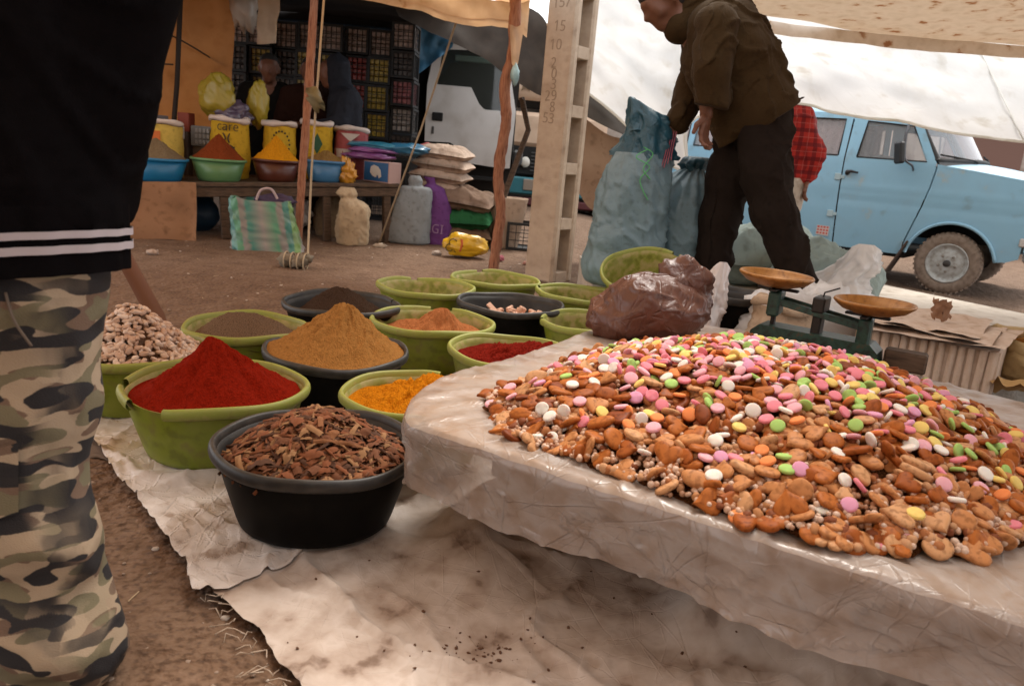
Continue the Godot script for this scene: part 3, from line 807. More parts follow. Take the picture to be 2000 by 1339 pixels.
func heap(n: String, at: Vector3, st: SurfaceTool, m: Material, label: String, cat := "spice heap"):
	solo(n, st, m, label, cat, at, "heaps in the basins")

func scatter_on(prof: Array, R: float, off: Vector2, count: int) -> Array:
	var out := []
	for i in count:
		var r := sqrt(rng.randf()) * R; var a := rng.randf() * TAU
		var p := Vector2(cos(a), sin(a)) * r
		var q := p + off * (1.0 - r / R)
		var h := ramp(r / R, prof)
		var dh := (ramp(minf(1.0, r / R + 0.02), prof) - ramp(maxf(0.0, r / R - 0.02), prof)) / (0.04 * R)
		var nrm := Vector3(-cos(a) * dh, 1.0, -sin(a) * dh).normalized()
		out.append([Vector3(q.x, h, q.y), nrm])
	return out

# pieces: the largest 300 as things of their own, the rest as one mass
func pieces(n: String, items: Array, meshes: Array, mats: Array, label: String, cat: String, group: String, mass_label: String, keep := 300):
	# items: [Transform3D, mesh index, material index]
	items.sort_custom(func(a, b): return a[0].origin.distance_squared_to(Vector3(0, 0.84, 0)) < b[0].origin.distance_squared_to(Vector3(0, 0.84, 0)))
	for i in mini(keep, items.size()):
		var o := MeshInstance3D.new(); o.name = numbered(n)
		o.mesh = meshes[items[i][1]]; o.material_override = mats[items[i][2]]
		add_child(o); o.transform = items[i][0]
		tag(o, label if not label.contains("%s") else label % items[i][3], cat, group)
	if items.size() > keep:
		var root := Node3D.new(); root.name = numbered(n + "_mass"); add_child(root)
		tag(root, mass_label, cat, "", "stuff")
		for mi in meshes.size():
			for ma in mats.size():
				var sel := []
				for i in range(keep, items.size()):
					if items[i][1] == mi and items[i][2] == ma: sel.append(items[i][0])
				if sel.is_empty(): continue
				var mm := MultiMesh.new(); mm.transform_format = MultiMesh.TRANSFORM_3D; mm.mesh = meshes[mi]; mm.instance_count = sel.size()
				for i in sel.size(): mm.set_instance_transform(i, sel[i])
				var o := MultiMeshInstance3D.new(); o.name = n + "_layer"; o.multimesh = mm; o.material_override = mats[ma]
				root.add_child(o, true)
				o.set_meta("kind", "stuff")

func build_basins():
	var Y := 0.022
	# nearest black basin: bark chips
	var c := Vector3(-0.401, Y, -1.576)
	basin(c, 0.220, "black", "black basin heaped with brown bark chips", [], 1.0)
	var prof := [[0.0, 0.055], [0.3, 0.046], [0.55, 0.024], [0.8, -0.008], [1.0, -0.03]]
	heap("bark_bed", c, mound(0.192, 0.175, prof.map(func(q): return [q[0], q[1] - 0.012]), Vector2(0.0, -0.01), 0.012, 22.0, 3.0), powder(lin(0.10, 0.043, 0.024), 201, 0.5, 8.0, 0.8), "dense brown bark crumbs packed in the black basin", "bark")
	var chips := []; var cm := []
	for k in 4:
		var st := S()
		var L: float = [0.044, 0.030, 0.022, 0.058][k]; var w: float = [0.009, 0.016, 0.014, 0.005][k]
		grid(st, 6, 3, func(u, v):
			return Vector3((u - 0.5) * L, 0.004 * sin(u * PI) + 0.003 * cos((v - 0.5) * 2.4) + 0.0025 * nz.get_noise_2d(u * 5.0 + k, v * 4.0), (v - 0.5) * w * (1.0 - 0.5 * absf(u - 0.5) * (1.0 + nz.get_noise_2d(u * 9.0, k * 3.0)))))
		grid(st, 6, 1, func(u, v): return Vector3((u - 0.5) * L, 0.004 * sin(u * PI) - 0.0015 * v, (0.5 - v) * 0.2 * w))
		chips.append(done(st))
	for q in [lin(0.14, 0.046, 0.015), lin(0.23, 0.088, 0.030), lin(0.075, 0.027, 0.010), lin(0.29, 0.145, 0.060), lin(0.19, 0.056, 0.016)]:
		cm.append(bump(mat(q, 0.9), M.grain, 0.1))
	var items := []
	for s in scatter_on(prof, 0.178, Vector2(0.0, -0.01), 1500):
		var tl := Vector3(rng.randfn(0, 0.35), 1.0, rng.randfn(0, 0.35)).normalized()
		var sc := rng.randf_range(0.5, 1.25) * (1.5 if rng.randf() < 0.08 else 1.0)
		items.append([Transform3D(basis_up((s[1] + tl).normalized(), rng.randf() * TAU).scaled(Vector3.ONE * sc), c + Vector3(0, 0.175, 0) + s[0] + s[1] * rng.randf_range(-0.004, 0.009)), rng.randi() % 4, [0, 0, 1, 2, 2, 3, 4, 4][rng.randi() % 8]])
	for q in items: q.append(["brown", "light brown", "very dark", "pale", "reddish"][q[2]] + [" narrow", " broad", " stubby", " splinter-like"][q[1]])
	pieces("bark_chip", items, chips, cm, "%s bark chip in the black basin", "bark chip", "bark chips in the black basin", "mass of smaller bark chips filling the black basin")
	# red powder
	c = Vector3(-0.745, Y, -1.905)
	basin(c, 0.230, "green", "green basin with a torn lip holding bright red powder", [[1.75, 2.25], [2.85, 3.05]], 2.0)
	heap("spice_heap", c, mound(0.207, 0.165, [[0.0, 0.132], [0.08, 0.126], [0.2, 0.098], [0.45, 0.056], [0.7, 0.022], [0.88, -0.002], [1.0, -0.012]], Vector2(-0.012, 0.0), 0.0055, 26.0, 4.0), powder(lin(0.245, 0.013, 0.004), 202, 0.35, 6.0, 0.45), "tall cone of bright red paprika powder in a green basin")
	# shelled nuts
	c = Vector3(-1.095, Y, -2.18)
	basin(c, 0.205, "green", "green basin heaped with pale shelled nuts", [], 3.0)
	prof = [[0.0, 0.13], [0.15, 0.12], [0.4, 0.075], [0.7, 0.03], [1.0, -0.012]]
	heap("nut_bed", c, mound(0.186, 0.165, prof.map(func(q): return [q[0], q[1] - 0.012]), Vector2.ZERO, 0.01, 22.0, 5.0), powder(lin(0.26, 0.15, 0.095), 203, 0.4, 8.0, 0.8), "tan nut dust packed under the shelled nuts", "nuts")
	var nuts := []; var nm := []
	for k in 3:
		var st := S(); ell(st, Vector3.ZERO, Vector3(0.0135, 0.0062, 0.0070) * [1.0, 0.85, 1.15][k], Basis(), 8, 6, 0.25, 1.6, k * 7.0)
		nuts.append(done(st))
	for q in [lin(0.56, 0.40, 0.30), lin(0.68, 0.53, 0.43), lin(0.47, 0.30, 0.21)]: nm.append(mat(q, 0.6))
	items = []
	for s in scatter_on(prof, 0.186, Vector2.ZERO, 900):
		items.append([Transform3D(basis_up((s[1] + Vector3(rng.randfn(0, 0.6), 0.6, rng.randfn(0, 0.6))).normalized(), rng.randf() * TAU).scaled(Vector3.ONE * rng.randf_range(0.8, 1.2)), c + Vector3(0, 0.165, 0) + s[0] + s[1] * rng.randf_range(-0.004, 0.007)), rng.randi() % 3, rng.randi() % 3])
	for q in items: q.append(["pinkish", "whitish", "tan"][q[2]] + [" medium", " small", " large"][q[1]])
	pieces("shelled_nut", items, nuts, nm, "%s shelled nut in the green basin heap", "nut", "shelled nuts in a green basin", "mass of pale shelled nuts behind in the green basin")
	# seeds
	c = Vector3(-0.895, Y, -2.545)
	basin(c, 0.205, "green", "green basin with a smooth mound of grey-brown seeds", [], 4.0)
	heap("seed_heap", c, mound(0.186, 0.16, [[0.0, 0.055], [0.3, 0.045], [0.6, 0.018], [0.85, -0.015], [1.0, -0.03]], Vector2(-0.02, 0.0), 0.002, 60.0, 6.0), powder(lin(0.25, 0.165, 0.11), 204, 0.55, 9.0, 0.5), "smooth mound of grey-brown seeds in a green basin", "seed heap")
	# ochre powder
	c = Vector3(-0.541, Y, -2.337)
	basin(c, 0.226, "black", "black basin buried under a tall ochre powder heap", [], 5.0)
	heap("spice_heap", c, mound(0.213, 0.172, [[0.0, 0.148], [0.12, 0.142], [0.22, 0.118], [0.5, 0.065], [0.8, 0.02], [1.0, 0.0]], Vector2(0.025, -0.01), 0.007, 22.0, 7.0), powder(lin(0.36, 0.165, 0.045), 205, 0.35, 6.0, 0.45), "tall ochre powder heap with a blunt top in a black basin")
	# dark seeds
	c = Vector3(-0.69, Y, -3.06)
	basin(c, 0.238, "black", "black basin with a dark brown seed mound and a cracked rim", [[5.62, 5.66]], 6.0)
	heap("seed_heap", c, mound(0.205, 0.135, [[0.0, 0.10], [0.2, 0.085], [0.5, 0.045], [0.8, 0.005], [1.0, -0.02]], Vector2(-0.02, 0.0), 0.004, 50.0, 8.0), powder(lin(0.085, 0.052, 0.036), 206, 0.6, 9.0, 0.6), "dark brown seed mound in a black basin", "seed heap")
	# white grains, nearly empty
	c = Vector3(-0.425, Y, -3.60)
	basin(c, 0.232, "green", "nearly empty green basin with a few white grains", [[4.25, 4.4]], 7.0)
	heap("grain_heap", c, mound(0.15, 0.06, [[0.0, 0.05], [0.4, 0.035], [1.0, -0.02]], Vector2(0.02, 0.03), 0.004, 60.0, 9.0), powder(lin(0.60, 0.47, 0.38), 207, 0.4, 9.0, 0.6), "small pile of whitish grains in a green basin", "grain heap")
	# orange-brown powder
	c = Vector3(-0.305, Y, -2.88)
	basin(c, 0.236, "green", "green basin with a chipped back rim and orange-brown powder", [[4.55, 4.95]], 8.0)
	heap("spice_heap", c, mound(0.20, 0.135, [[0.0, 0.085], [0.15, 0.075], [0.35, 0.035], [0.55, 0.012], [0.9, 0.0], [1.0, -0.01]], Vector2(0.035, -0.015), 0.005, 16.0, 10.0), powder(lin(0.35, 0.125, 0.045), 208, 0.25, 6.0, 0.2), "orange-brown powder with one smooth peak in a green basin")
	# pinkish flakes
	c = Vector3(-0.02, Y, -3.36)
	basin(c, 0.236, "black", "black basin holding a little pinkish flaky gum", [], 9.0)
	var st := S()
	for k in 46:
		var p := Vector3(rng.randfn(0.03, 0.06), 0.085 + rng.randf() * 0.05, rng.randfn(0.0, 0.045))
		box(st, p, Vector3(rng.randf_range(0.02, 0.06), rng.randf_range(0.008, 0.025), rng.randf_range(0.02, 0.05)), Basis(Vector3(rng.randfn(), rng.randfn(), rng.randfn()).normalized(), rng.randf() * 3.0), 0.004)
	var gum := solo("gum_flakes", st, bump(mat(lin(0.60, 0.36, 0.25), 0.7), M.grain, 0.5), "loose pinkish gum flakes lying in a black basin", "gum flakes", c, "heaps in the basins")
	gum.set_meta("kind", "stuff")
	# empty ones at the back
	basin(Vector3(-0.114, Y, -3.99), 0.236, "green", "empty green basin standing behind the others near the wooden post", [[4.2, 4.35]], 10.0)
	c = Vector3(0.315, Y + 0.0, -3.79)
	basin(c, 0.228, "green", "green basin with only yellow dust, in front of the concrete pole", [[3.3, 3.5]], 11.0)
	heap("spice_dust", c, mound(0.165, 0.028, [[0.0, 0.01], [0.6, 0.006], [1.0, 0.0]], Vector2.ZERO, 0.004, 30.0, 4.0), powder(lin(0.40, 0.22, 0.04), 209, 0.5), "thin layer of yellow dust in a green basin")
	c = Vector3(0.325, Y, -3.10)
	basin(c, 0.222, "green", "green basin with a split rim and a little dark red powder", [[3.05, 3.2]], 12.0)
	heap("spice_heap", c, mound(0.185, 0.09, [[0.0, 0.04], [0.4, 0.025], [1.0, 0.0]], Vector2(0.0, 0.0), 0.006, 26.0, 12.0), powder(lin(0.095, 0.012, 0.008), 210, 0.45), "low dark maroon powder in a green basin")
	c = Vector3(0.005, Y, -2.53)
	basin(c, 0.220, "green", "green basin of deep red powder beside the plastic sheet", [], 13.0)
	heap("spice_heap", c, mound(0.200, 0.142, [[0.0, 0.03], [0.4, 0.02], [1.0, 0.0]], Vector2(0.05, 0.0), 0.009, 24.0, 14.0, Vector2(0.28, -0.05)), powder(lin(0.19, 0.012, 0.006), 211, 0.4, 6.0, 0.5), "sloping deep red powder in the basin beside the plastic sheet")
	c = Vector3(-0.235, Y, -1.975)
	basin(c, 0.208, "green", "green basin of bright orange turmeric powder with a chipped rim", [[4.9, 5.25]], 14.0)
	heap("spice_heap", c, mound(0.190, 0.148, [[0.0, 0.04], [0.4, 0.028], [1.0, -0.004]], Vector2(0.05, -0.03), 0.009, 24.0, 15.0, Vector2(0.25, -0.12)), powder(lin(0.56, 0.185, 0.006), 212, 0.3, 6.0, 0.45), "sloping bright orange turmeric powder in a green basin")
	# tipped-up empty basin and a grey one behind the bag
	basin(Vector3(0.62, 0.20, -3.68), 0.215, "green", "empty green basin tipped up on edge in front of the blue sacks", [[5.4, 5.6]], 15.0, Basis(Vector3(1, 0, -0.35).normalized(), 0.42) * Basis(Vector3.BACK, 0.28))
	basin(Vector3(0.80, 0.205, -2.98), 0.16, "black", "small dark basin half hidden behind the brown plastic bag", [], 16.0)

# ---------------------------------------------------------------- sweets table
func chaikin(p: Array, n: int) -> Array:
	for k in n:
		var q := []
		for i in p.size():
			var a = p[i]; var b = p[(i + 1) % p.size()]
			q.append(a.lerp(b, 0.25)); q.append(a.lerp(b, 0.75))
		p = q
	return p

func resample(p: Array, step: float) -> Array:
	var out := []
	for i in p.size():
		var a: Vector2 = p[i]; var b: Vector2 = p[(i + 1) % p.size()]
		var n := maxi(1, int(round(a.distance_to(b) / step)))
		for k in n: out.append(a.lerp(b, float(k) / n))
	return out

const TABLE := [Vector2(-0.197, -1.44), Vector2(-0.185, -1.39), Vector2(-0.155, -1.365), Vector2(0.26, -1.105), Vector2(0.66, -0.87), Vector2(1.05, -0.62), Vector2(1.85, -1.25), Vector2(1.42, -1.82), Vector2(1.12, -2.12), Vector2(0.80, -2.62), Vector2(0.27, -2.42), Vector2(0.115, -2.115), Vector2(-0.02, -1.90), Vector2(-0.145, -1.74), Vector2(-0.198, -1.58)]

func build_table():
	var T := 0.33
	var st := S()
	var poly := PackedVector2Array()
	for p in TABLE: poly.append(Vector2(p.x, -p.y) + (Vector2(0.75, 1.75) - Vector2(p.x, -p.y)).normalized() * 0.04)
	prism(st, poly, T - 0.035, T - 0.012, Basis(Vector3.RIGHT, -PI / 2))
	var t := thing("sweets_table", "low board laid on crates under the plastic sheet and sweets", "table")
	part("tabletop", st, tex(mat(Color.WHITE, 0.9), ntex(24, 0.01, [lin(0.20, 0.12, 0.07), lin(0.36, 0.24, 0.155), lin(0.42, 0.29, 0.20)], 512, 0, 6), 1.0), t)
	# crates that carry the board
	for q in [[Vector3(0.24, 0.03, -1.72), -0.55, "dark slatted crate showing under the plastic hem near the bark basin"], [Vector3(0.92, 0.03, -1.22), -0.55, "dark slatted crate under the board's outer end"], [Vector3(0.70, 0.03, -2.15), -0.55, "dark slatted crate under the board below the scale"]]:
		crate_wood(q[0], q[1], q[2])
	# plastic sheet
	var ring := resample(chaikin(TABLE, 1), 0.010)
	var N := ring.size()
	var nor := []
	for i in N:
		var d: Vector2 = (ring[(i + 2) % N] - ring[(i + N - 2) % N]).normalized()
		nor.append(Vector2(d.y, -d.x))
	var cen := Vector2(0.72, -1.70)
	if nor[0].dot(ring[0] - cen) < 0.0:
		for i in N: nor[i] = -nor[i]
	var rows := []
	# rows from the middle of the top to the hem
	for s in [0.97, 0.8, 0.65, 0.5, 0.4, 0.32, 0.26, 0.21, 0.17, 0.135, 0.105, 0.08, 0.06, 0.042, 0.028, 0.016, 0.007]: rows.append([0, s])
	for s in range(0, 25): rows.append([1, s / 24.0])
	st = S()
	var sk := S()
	var prev := []
	for r in rows:
		var row := []
		for i in N:
			var b: Vector2 = ring[i]; var nn: Vector2 = nor[i]
			var p: Vector3
			if r[0] == 0:
				var q := b.lerp(cen, r[1])
				var w := 0.004 * nzc.get_noise_2d(q.x * 5.0 + 3.0 + q.y, q.y * 7.0) + 0.005 * ridge(nz.get_noise_2d(q.x * 3.0 + q.y * 2.0, q.y * 4.0 - q.x * 2.0), 0.09) + 0.003 * nz.get_noise_2d(q.x * 16.0, q.y * 12.0)
				var edge := smoothstep(0.0, 0.022, r[1])
				p = Vector3(q.x, T + 0.004 + w * edge + (0.005 * nzc.get_noise_1d(i * 0.06) + 0.002 * nz.get_noise_1d(i * 0.2)) * (1.0 - smoothstep(0.0, 0.05, r[1])) - 0.005 * pow(1.0 - edge, 2.0), q.y)
			else:
				var v: float = r[1]
				var ln := 0.138 + 0.012 * nz.get_noise_1d(i * 0.02) + 0.006 * nz.get_noise_1d(i * 0.11 + 40.0)
				var fold := nz.get_noise_2d(i * 0.045, v * 0.9) * 0.012 + (nzc.get_noise_2d(i * 0.035 + v * 0.7, v * 1.1 - i * 0.02) + 0.6) * 0.013 + 0.009 * ridge(nz.get_noise_2d(i * 0.05 + v * 1.3, v * 1.2 - i * 0.02), 0.07)
				var out := 0.006 * sin(minf(v * 8.0, 1.0) * PI * 0.5) + fold * smoothstep(0.0, 0.4, v) - 0.02 * v
				p = Vector3(b.x + nn.x * out, T - 0.004 - v * ln + (0.005 * nzc.get_noise_1d(i * 0.06) + 0.002 * nz.get_noise_1d(i * 0.2)) * (1.0 - v), b.y + nn.y * out)
			row.append(p)
		if prev.size():
			for i in N: quad(st if r[0] == 0 or r[1] < 0.03 else sk, prev[i], prev[(i + 1) % N], row[(i + 1) % N], row[i])
		prev = row
	var m := tex(mat(Color(1, 1, 1, 0.60), 0.28), ntex(25, 0.010, [lin(0.40, 0.285, 0.21), lin(0.47, 0.365, 0.295), lin(0.52, 0.43, 0.37), lin(0.55, 0.475, 0.425), lin(0.47, 0.355, 0.275)], 1024, 0, 7, [0.1, 0.35, 0.5, 0.7, 0.92]), 1.2)
	m.transparency = BaseMaterial3D.TRANSPARENCY_ALPHA
	m.metallic_specular = 0.6
	bump(m, M.crease_thin, 0.6)
	t = thing("plastic_sheet", "crumpled milky plastic sheet draped over the sweets table", "plastic sheet")
	part("top_sheet", st, m, t)
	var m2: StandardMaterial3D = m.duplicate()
	m2.albedo_color = Color(0.90, 0.90, 0.91, 0.72); m2.roughness = 0.24  # greyer copy of the top film, painting in the dark gap behind
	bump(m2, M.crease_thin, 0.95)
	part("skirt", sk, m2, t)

func crate_wood(at: Vector3, turn: float, label: String):
	var t := thing("crate", label, "crate", at, turn, "crates under the sweets table")
	var m: Material = M.wood_dark
	for sx in [-1.0, 1.0]:
		for sz in [-1.0, 1.0]:
			var st := S(); box(st, Vector3(sx * 0.19, 0.13, sz * 0.13), Vector3(0.03, 0.25, 0.03), Basis(), 0.003)
			part("corner_post", st, m, t)
	for k in 4:
		for s in [-1.0, 1.0]:
			var st := S(); box(st, Vector3(0, 0.03 + k * 0.066, s * 0.151), Vector3(0.42, 0.05, 0.010), Basis(), 0.002)
			part("slat", st, m, t)
			st = S(); box(st, Vector3(s * 0.211, 0.03 + k * 0.066, 0), Vector3(0.010, 0.05, 0.30), Basis(), 0.002)
			part("slat", st, m, t)

# ---------------------------------------------------------------- sweets
const HEAP := [Vector2(-0.045, -1.55), Vector2(-0.005, -1.35), Vector2(0.17, -1.22), Vector2(0.33, -1.09), Vector2(0.49, -1.01), Vector2(0.69, -1.015), Vector2(0.90, -1.15), Vector2(1.08, -1.45), Vector2(1.10, -1.75), Vector2(0.98, -2.02), Vector2(0.74, -2.17), Vector2(0.45, -2.16), Vector2(0.2, -1.98)]

func heap_depth(p: Vector2) -> float:
	if not Geometry2D.is_point_in_polygon(p, PackedVector2Array(HEAP)): return -1.0
	var d := 9.0
	for i in HEAP.size():
		d = minf(d, p.distance_to(Geometry2D.get_closest_point_to_segment(p, HEAP[i], HEAP[(i + 1) % HEAP.size()])))
	return d

func heap_y(p: Vector2) -> float:
	var d := maxf(0.0, heap_depth(p))
	return 0.008 + 0.104 * (1.0 - pow(1.0 - minf(d / 0.40, 1.0), 1.55)) + 0.008 * nz.get_noise_2d(p.x * 7.0, p.y * 7.0)

func build_sweets():
	var T := 0.334
	# crumb bed filling the heap, its brown darkened for the shade between pieces
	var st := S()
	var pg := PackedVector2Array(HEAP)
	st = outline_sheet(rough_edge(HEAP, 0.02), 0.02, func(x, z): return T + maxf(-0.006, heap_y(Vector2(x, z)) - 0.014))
	var base := solo("dark_crumb_bed", st, powder(lin(0.15, 0.055, 0.02), 213, 0.5, 7.0, 0.9), "crumb bed filling the heap of sweets, darkened for the shaded gaps", "crumbs", Vector3.ZERO, "", "stuff")
	# meshes
	var disc := []
	for k in 2:
		st = S()
		lathe(st, [Vector2(0, 0.0046), Vector2(0.0128, 0.0044), Vector2(0.0152, 0.0036), Vector2(0.0166, 0.0016), Vector2(0.0168, -0.0016), Vector2(0.0152, -0.0036), Vector2(0.0128, -0.0044), Vector2(0, -0.0046)], 20, Vector3.ZERO, Basis(), func(v, a, _t): return Vector3(v.x, v.y, v.z) * 0.76 * (1.0 + (0.03 * sin(a * 10.0) if k == 0 else 0.012 * sin(a * 2.0))))
		disc.append(done(st))
	var shapes := []
	var hp := []
	for i in 22:
		var a := TAU * i / 22
		hp.append(Vector2(16.0 * pow(sin(a), 3), 13.0 * cos(a) - 5.0 * cos(2 * a) - 2.0 * cos(3 * a) - cos(4 * a)) * 0.00165)
	var ov := []; var ro := []; var te := []; var bl := []
	for i in 18:
		var a := TAU * i / 18
		ov.append(Vector2(cos(a) * 0.026, sin(a) * 0.0155) * (1.0 + 0.04 * sin(a * 3.0)))
		ro.append(Vector2(cos(a), sin(a)) * 0.021 * (1.0 + 0.03 * sin(a * 4.0 + 1.0)))
		te.append(Vector2(cos(a) * 0.021 * (1.0 + 0.35 * maxf(0.0, cos(a))), sin(a) * 0.017))
		bl.append(Vector2(cos(a), sin(a)) * 0.017 * (1.0 + 0.22 * cos(a * 3.0)))
	for q in [[hp, 0.0095], [ov, 0.012], [ro, 0.009], [te, 0.011], [bl, 0.009]]:
		st = S(); puff(st, q[0].map(func(v): return v * 0.84), q[1] * 0.8, 0.12); shapes.append(done(st))
	var nut := []
	for k in 3:
		st = S(); ell(st, Vector3.ZERO, [Vector3(0.010, 0.007, 0.0078), Vector3(0.0115, 0.0065, 0.0072), Vector3(0.008, 0.0075, 0.008)][k], Basis(), 9, 7, 0.2, 1.2, k * 5.0)
		nut.append(done(st))
	st = S(); ell(st, Vector3.ZERO, Vector3.ONE * 0.0052, Basis(), 8, 6)
	var pearl := [done(st)]
	var candy := []
	var cn := ["pink", "pale pink", "white", "yellow", "green", "orange", "lilac pink"]
	for q in [lin(0.72, 0.23, 0.28), lin(0.74, 0.38, 0.43), lin(0.76, 0.70, 0.63), lin(0.76, 0.56, 0.17), lin(0.36, 0.56, 0.16), lin(0.76, 0.25, 0.085), lin(0.66, 0.31, 0.45)]:
		var m := mat(q, 0.8); m.metallic_specular = 0.25; m.subsurf_scatter_enabled = true; m.subsurf_scatter_strength = 0.15
		candy.append(m)
	var bis := []
	var bt := ntex(27, 0.03, [Color(0.8, 0.77, 0.74), Color(1, 1, 1), Color(1.0, 0.98, 0.95)], 256, 0, 5, [0.2, 0.5, 0.9])
	for q in [lin(0.40, 0.125, 0.028), lin(0.31, 0.085, 0.018), lin(0.50, 0.22, 0.085), lin(0.21, 0.052, 0.014), lin(0.56, 0.30, 0.145)]:
		bis.append(tex(mat(q, 0.5), bt, 9.0)); bis[bis.size() - 1].metallic_specular = 0.22
	var nutm := []
	for q in [lin(0.42, 0.19, 0.08), lin(0.50, 0.27, 0.14), lin(0.20, 0.065, 0.03), lin(0.36, 0.14, 0.055)]: nutm.append(mat(q, 0.6)); nutm[nutm.size() - 1].metallic_specular = 0.2
	var pearlm := [mat(lin(0.52, 0.32, 0.21), 0.5), mat(lin(0.62, 0.44, 0.33), 0.5), mat(lin(0.40, 0.21, 0.12), 0.5)]
	var I := [[], [], [], []]
	var tries := 0
	var want := [900, 1700, 900, 2600]
	var taken := {}
	while tries < 120000 and (I[0].size() < want[0] or I[1].size() < want[1] or I[2].size() < want[2] or I[3].size() < want[3]):
		tries += 1
		var p := Vector2(rng.randf_range(-0.06, 1.12), rng.randf_range(-2.2, -0.98))
		var d := heap_depth(p)
		if d < 0.0: continue
		# sweets lie along the crown, biscuits over the whole heap, small nuts and pearls at its skirts
		var crown := exp(-pow((p.x - 0.60) / 0.34, 2) - pow((p.y + 1.68) / 0.33, 2))
		var near := smoothstep(-1.75, -1.15, p.y - p.x * 0.15)
		var west := smoothstep(0.45, 0.0, p.x)
		var k := rng.randi() % 4
		var pr: float = [0.05 + crown * 1.0, 0.50 + 0.4 * smoothstep(0.5, 0.95, p.x) - 0.25 * crown, 0.12 + 0.55 * near + 0.45 * west - 0.4 * smoothstep(0.25, 0.4, d), 0.05 + 0.95 * smoothstep(0.14, 0.02, d) * maxf(near, west) + 0.15 * near][k]
		if I[k].size() >= want[k] or rng.randf() > pr: continue
		# pieces of the top layer keep their distance from one another
		var top_layer := false
		if k < 2:
			var gap: float = 0.019 if k == 0 else 0.030
			var cx := int(floor(p.x / 0.036)); var cy := int(floor(p.y / 0.036)); var clash := false
			for ix in range(cx - 1, cx + 2):
				for iy in range(cy - 1, cy + 2):
					for o in taken.get(Vector2i(ix, iy), []):
						if p.distance_to(o) < gap: clash = true
			top_layer = not clash
			if clash and rng.randf() < 0.90: continue
			if top_layer:
				if not taken.has(Vector2i(cx, cy)): taken[Vector2i(cx, cy)] = []
				taken[Vector2i(cx, cy)].append(p)
		var y := heap_y(p)
		var e := 0.01
		var nrm := Vector3(heap_y(p - Vector2(e, 0)) - heap_y(p + Vector2(e, 0)), 2.0 * e, heap_y(p - Vector2(0, e)) - heap_y(p + Vector2(0, e))).normalized()
		var tilt: float = [0.38, 0.28, 0.5, 0.3][k]
		if k == 0 and rng.randf() < 0.20: tilt = 1.6
		if k == 1 and rng.randf() < 0.15: tilt = 1.0
		nrm = (nrm + Vector3(rng.randfn(0, tilt), 0, rng.randfn(0, tilt))).normalized()
		if nrm.y < 0.05: nrm.y = 0.05 + rng.randf() * 0.2
		var lift: float = [0.008 + rng.randf() * 0.006 if top_layer else -0.001, 0.006 + rng.randf() * 0.005 if top_layer else -0.004, rng.randf_range(-0.004, 0.003), rng.randf_range(-0.003, 0.003)][k]
		if d < 0.03: lift = 0.0
		var sc: float = [rng.randf_range(0.92, 1.1), rng.randf_range(0.85, 1.25), rng.randf_range(0.7, 1.2), rng.randf_range(0.7, 1.25)][k]
		var tr := Transform3D(basis_up(nrm, rng.randf() * TAU).scaled(Vector3.ONE * sc), Vector3(p.x, T + y + lift, p.y))
		if k == 0:
			var ci: int = [0, 0, 1, 1, 1, 2, 2, 2, 3, 3, 4, 4, 5, 5, 6, 0][rng.randi() % 16]
			I[0].append([tr, rng.randi() % 2, ci, cn[ci]])
		elif k == 1:
			var sh: int = [0, 0, 0, 0, 1, 1, 2, 2, 3, 4][rng.randi() % 10]
			var to: int = [0, 0, 0, 1, 1, 2, 3, 4][rng.randi() % 8] if p.y < -1.3 else [0, 2, 2, 4, 0, 1][rng.randi() % 6]
			I[1].append([tr, sh, to, ["orange-brown", "red-brown", "tan", "dark brown", "pale tan"][to] + [" heart-shaped", " oval", " round", " teardrop", " three-lobed"][sh]])
		elif k == 2:
			var ns := rng.randi() % 3; var nt := rng.randi() % 4
			I[2].append([tr, ns, nt, ["golden", "pale", "dark", "reddish"][nt] + [" plump", " long", " roundish"][ns]])
		else:
			var pt := rng.randi() % 3
			I[3].append([tr, 0, pt, ["beige", "cream", "light brown"][pt]])
	pieces("sugar_drop", I[0], disc, candy, "round %s sugar sweet in the heap on plastic", "sweet", "round sugar sweets on the table", "further round coloured sugar sweets at the rear of the heap")
	pieces("biscuit", I[1], shapes, bis, "%s biscuit among the sweets on the table", "biscuit", "brown biscuits in the sweets heap", "further brown biscuits at the rear of the heap")
	pieces("nut", I[2], nut, nutm, "small %s nut at the skirts of the sweets heap", "nut", "nuts around the sweets heap", "further small tan nuts in the sweets heap")
	pieces("sugar_pearl", I[3], pearl, pearlm, "tiny %s sugar pearl at the rim of the heap", "sweet", "sugar pearls around the sweets heap", "further tiny beige sugar pearls in the sweets heap")

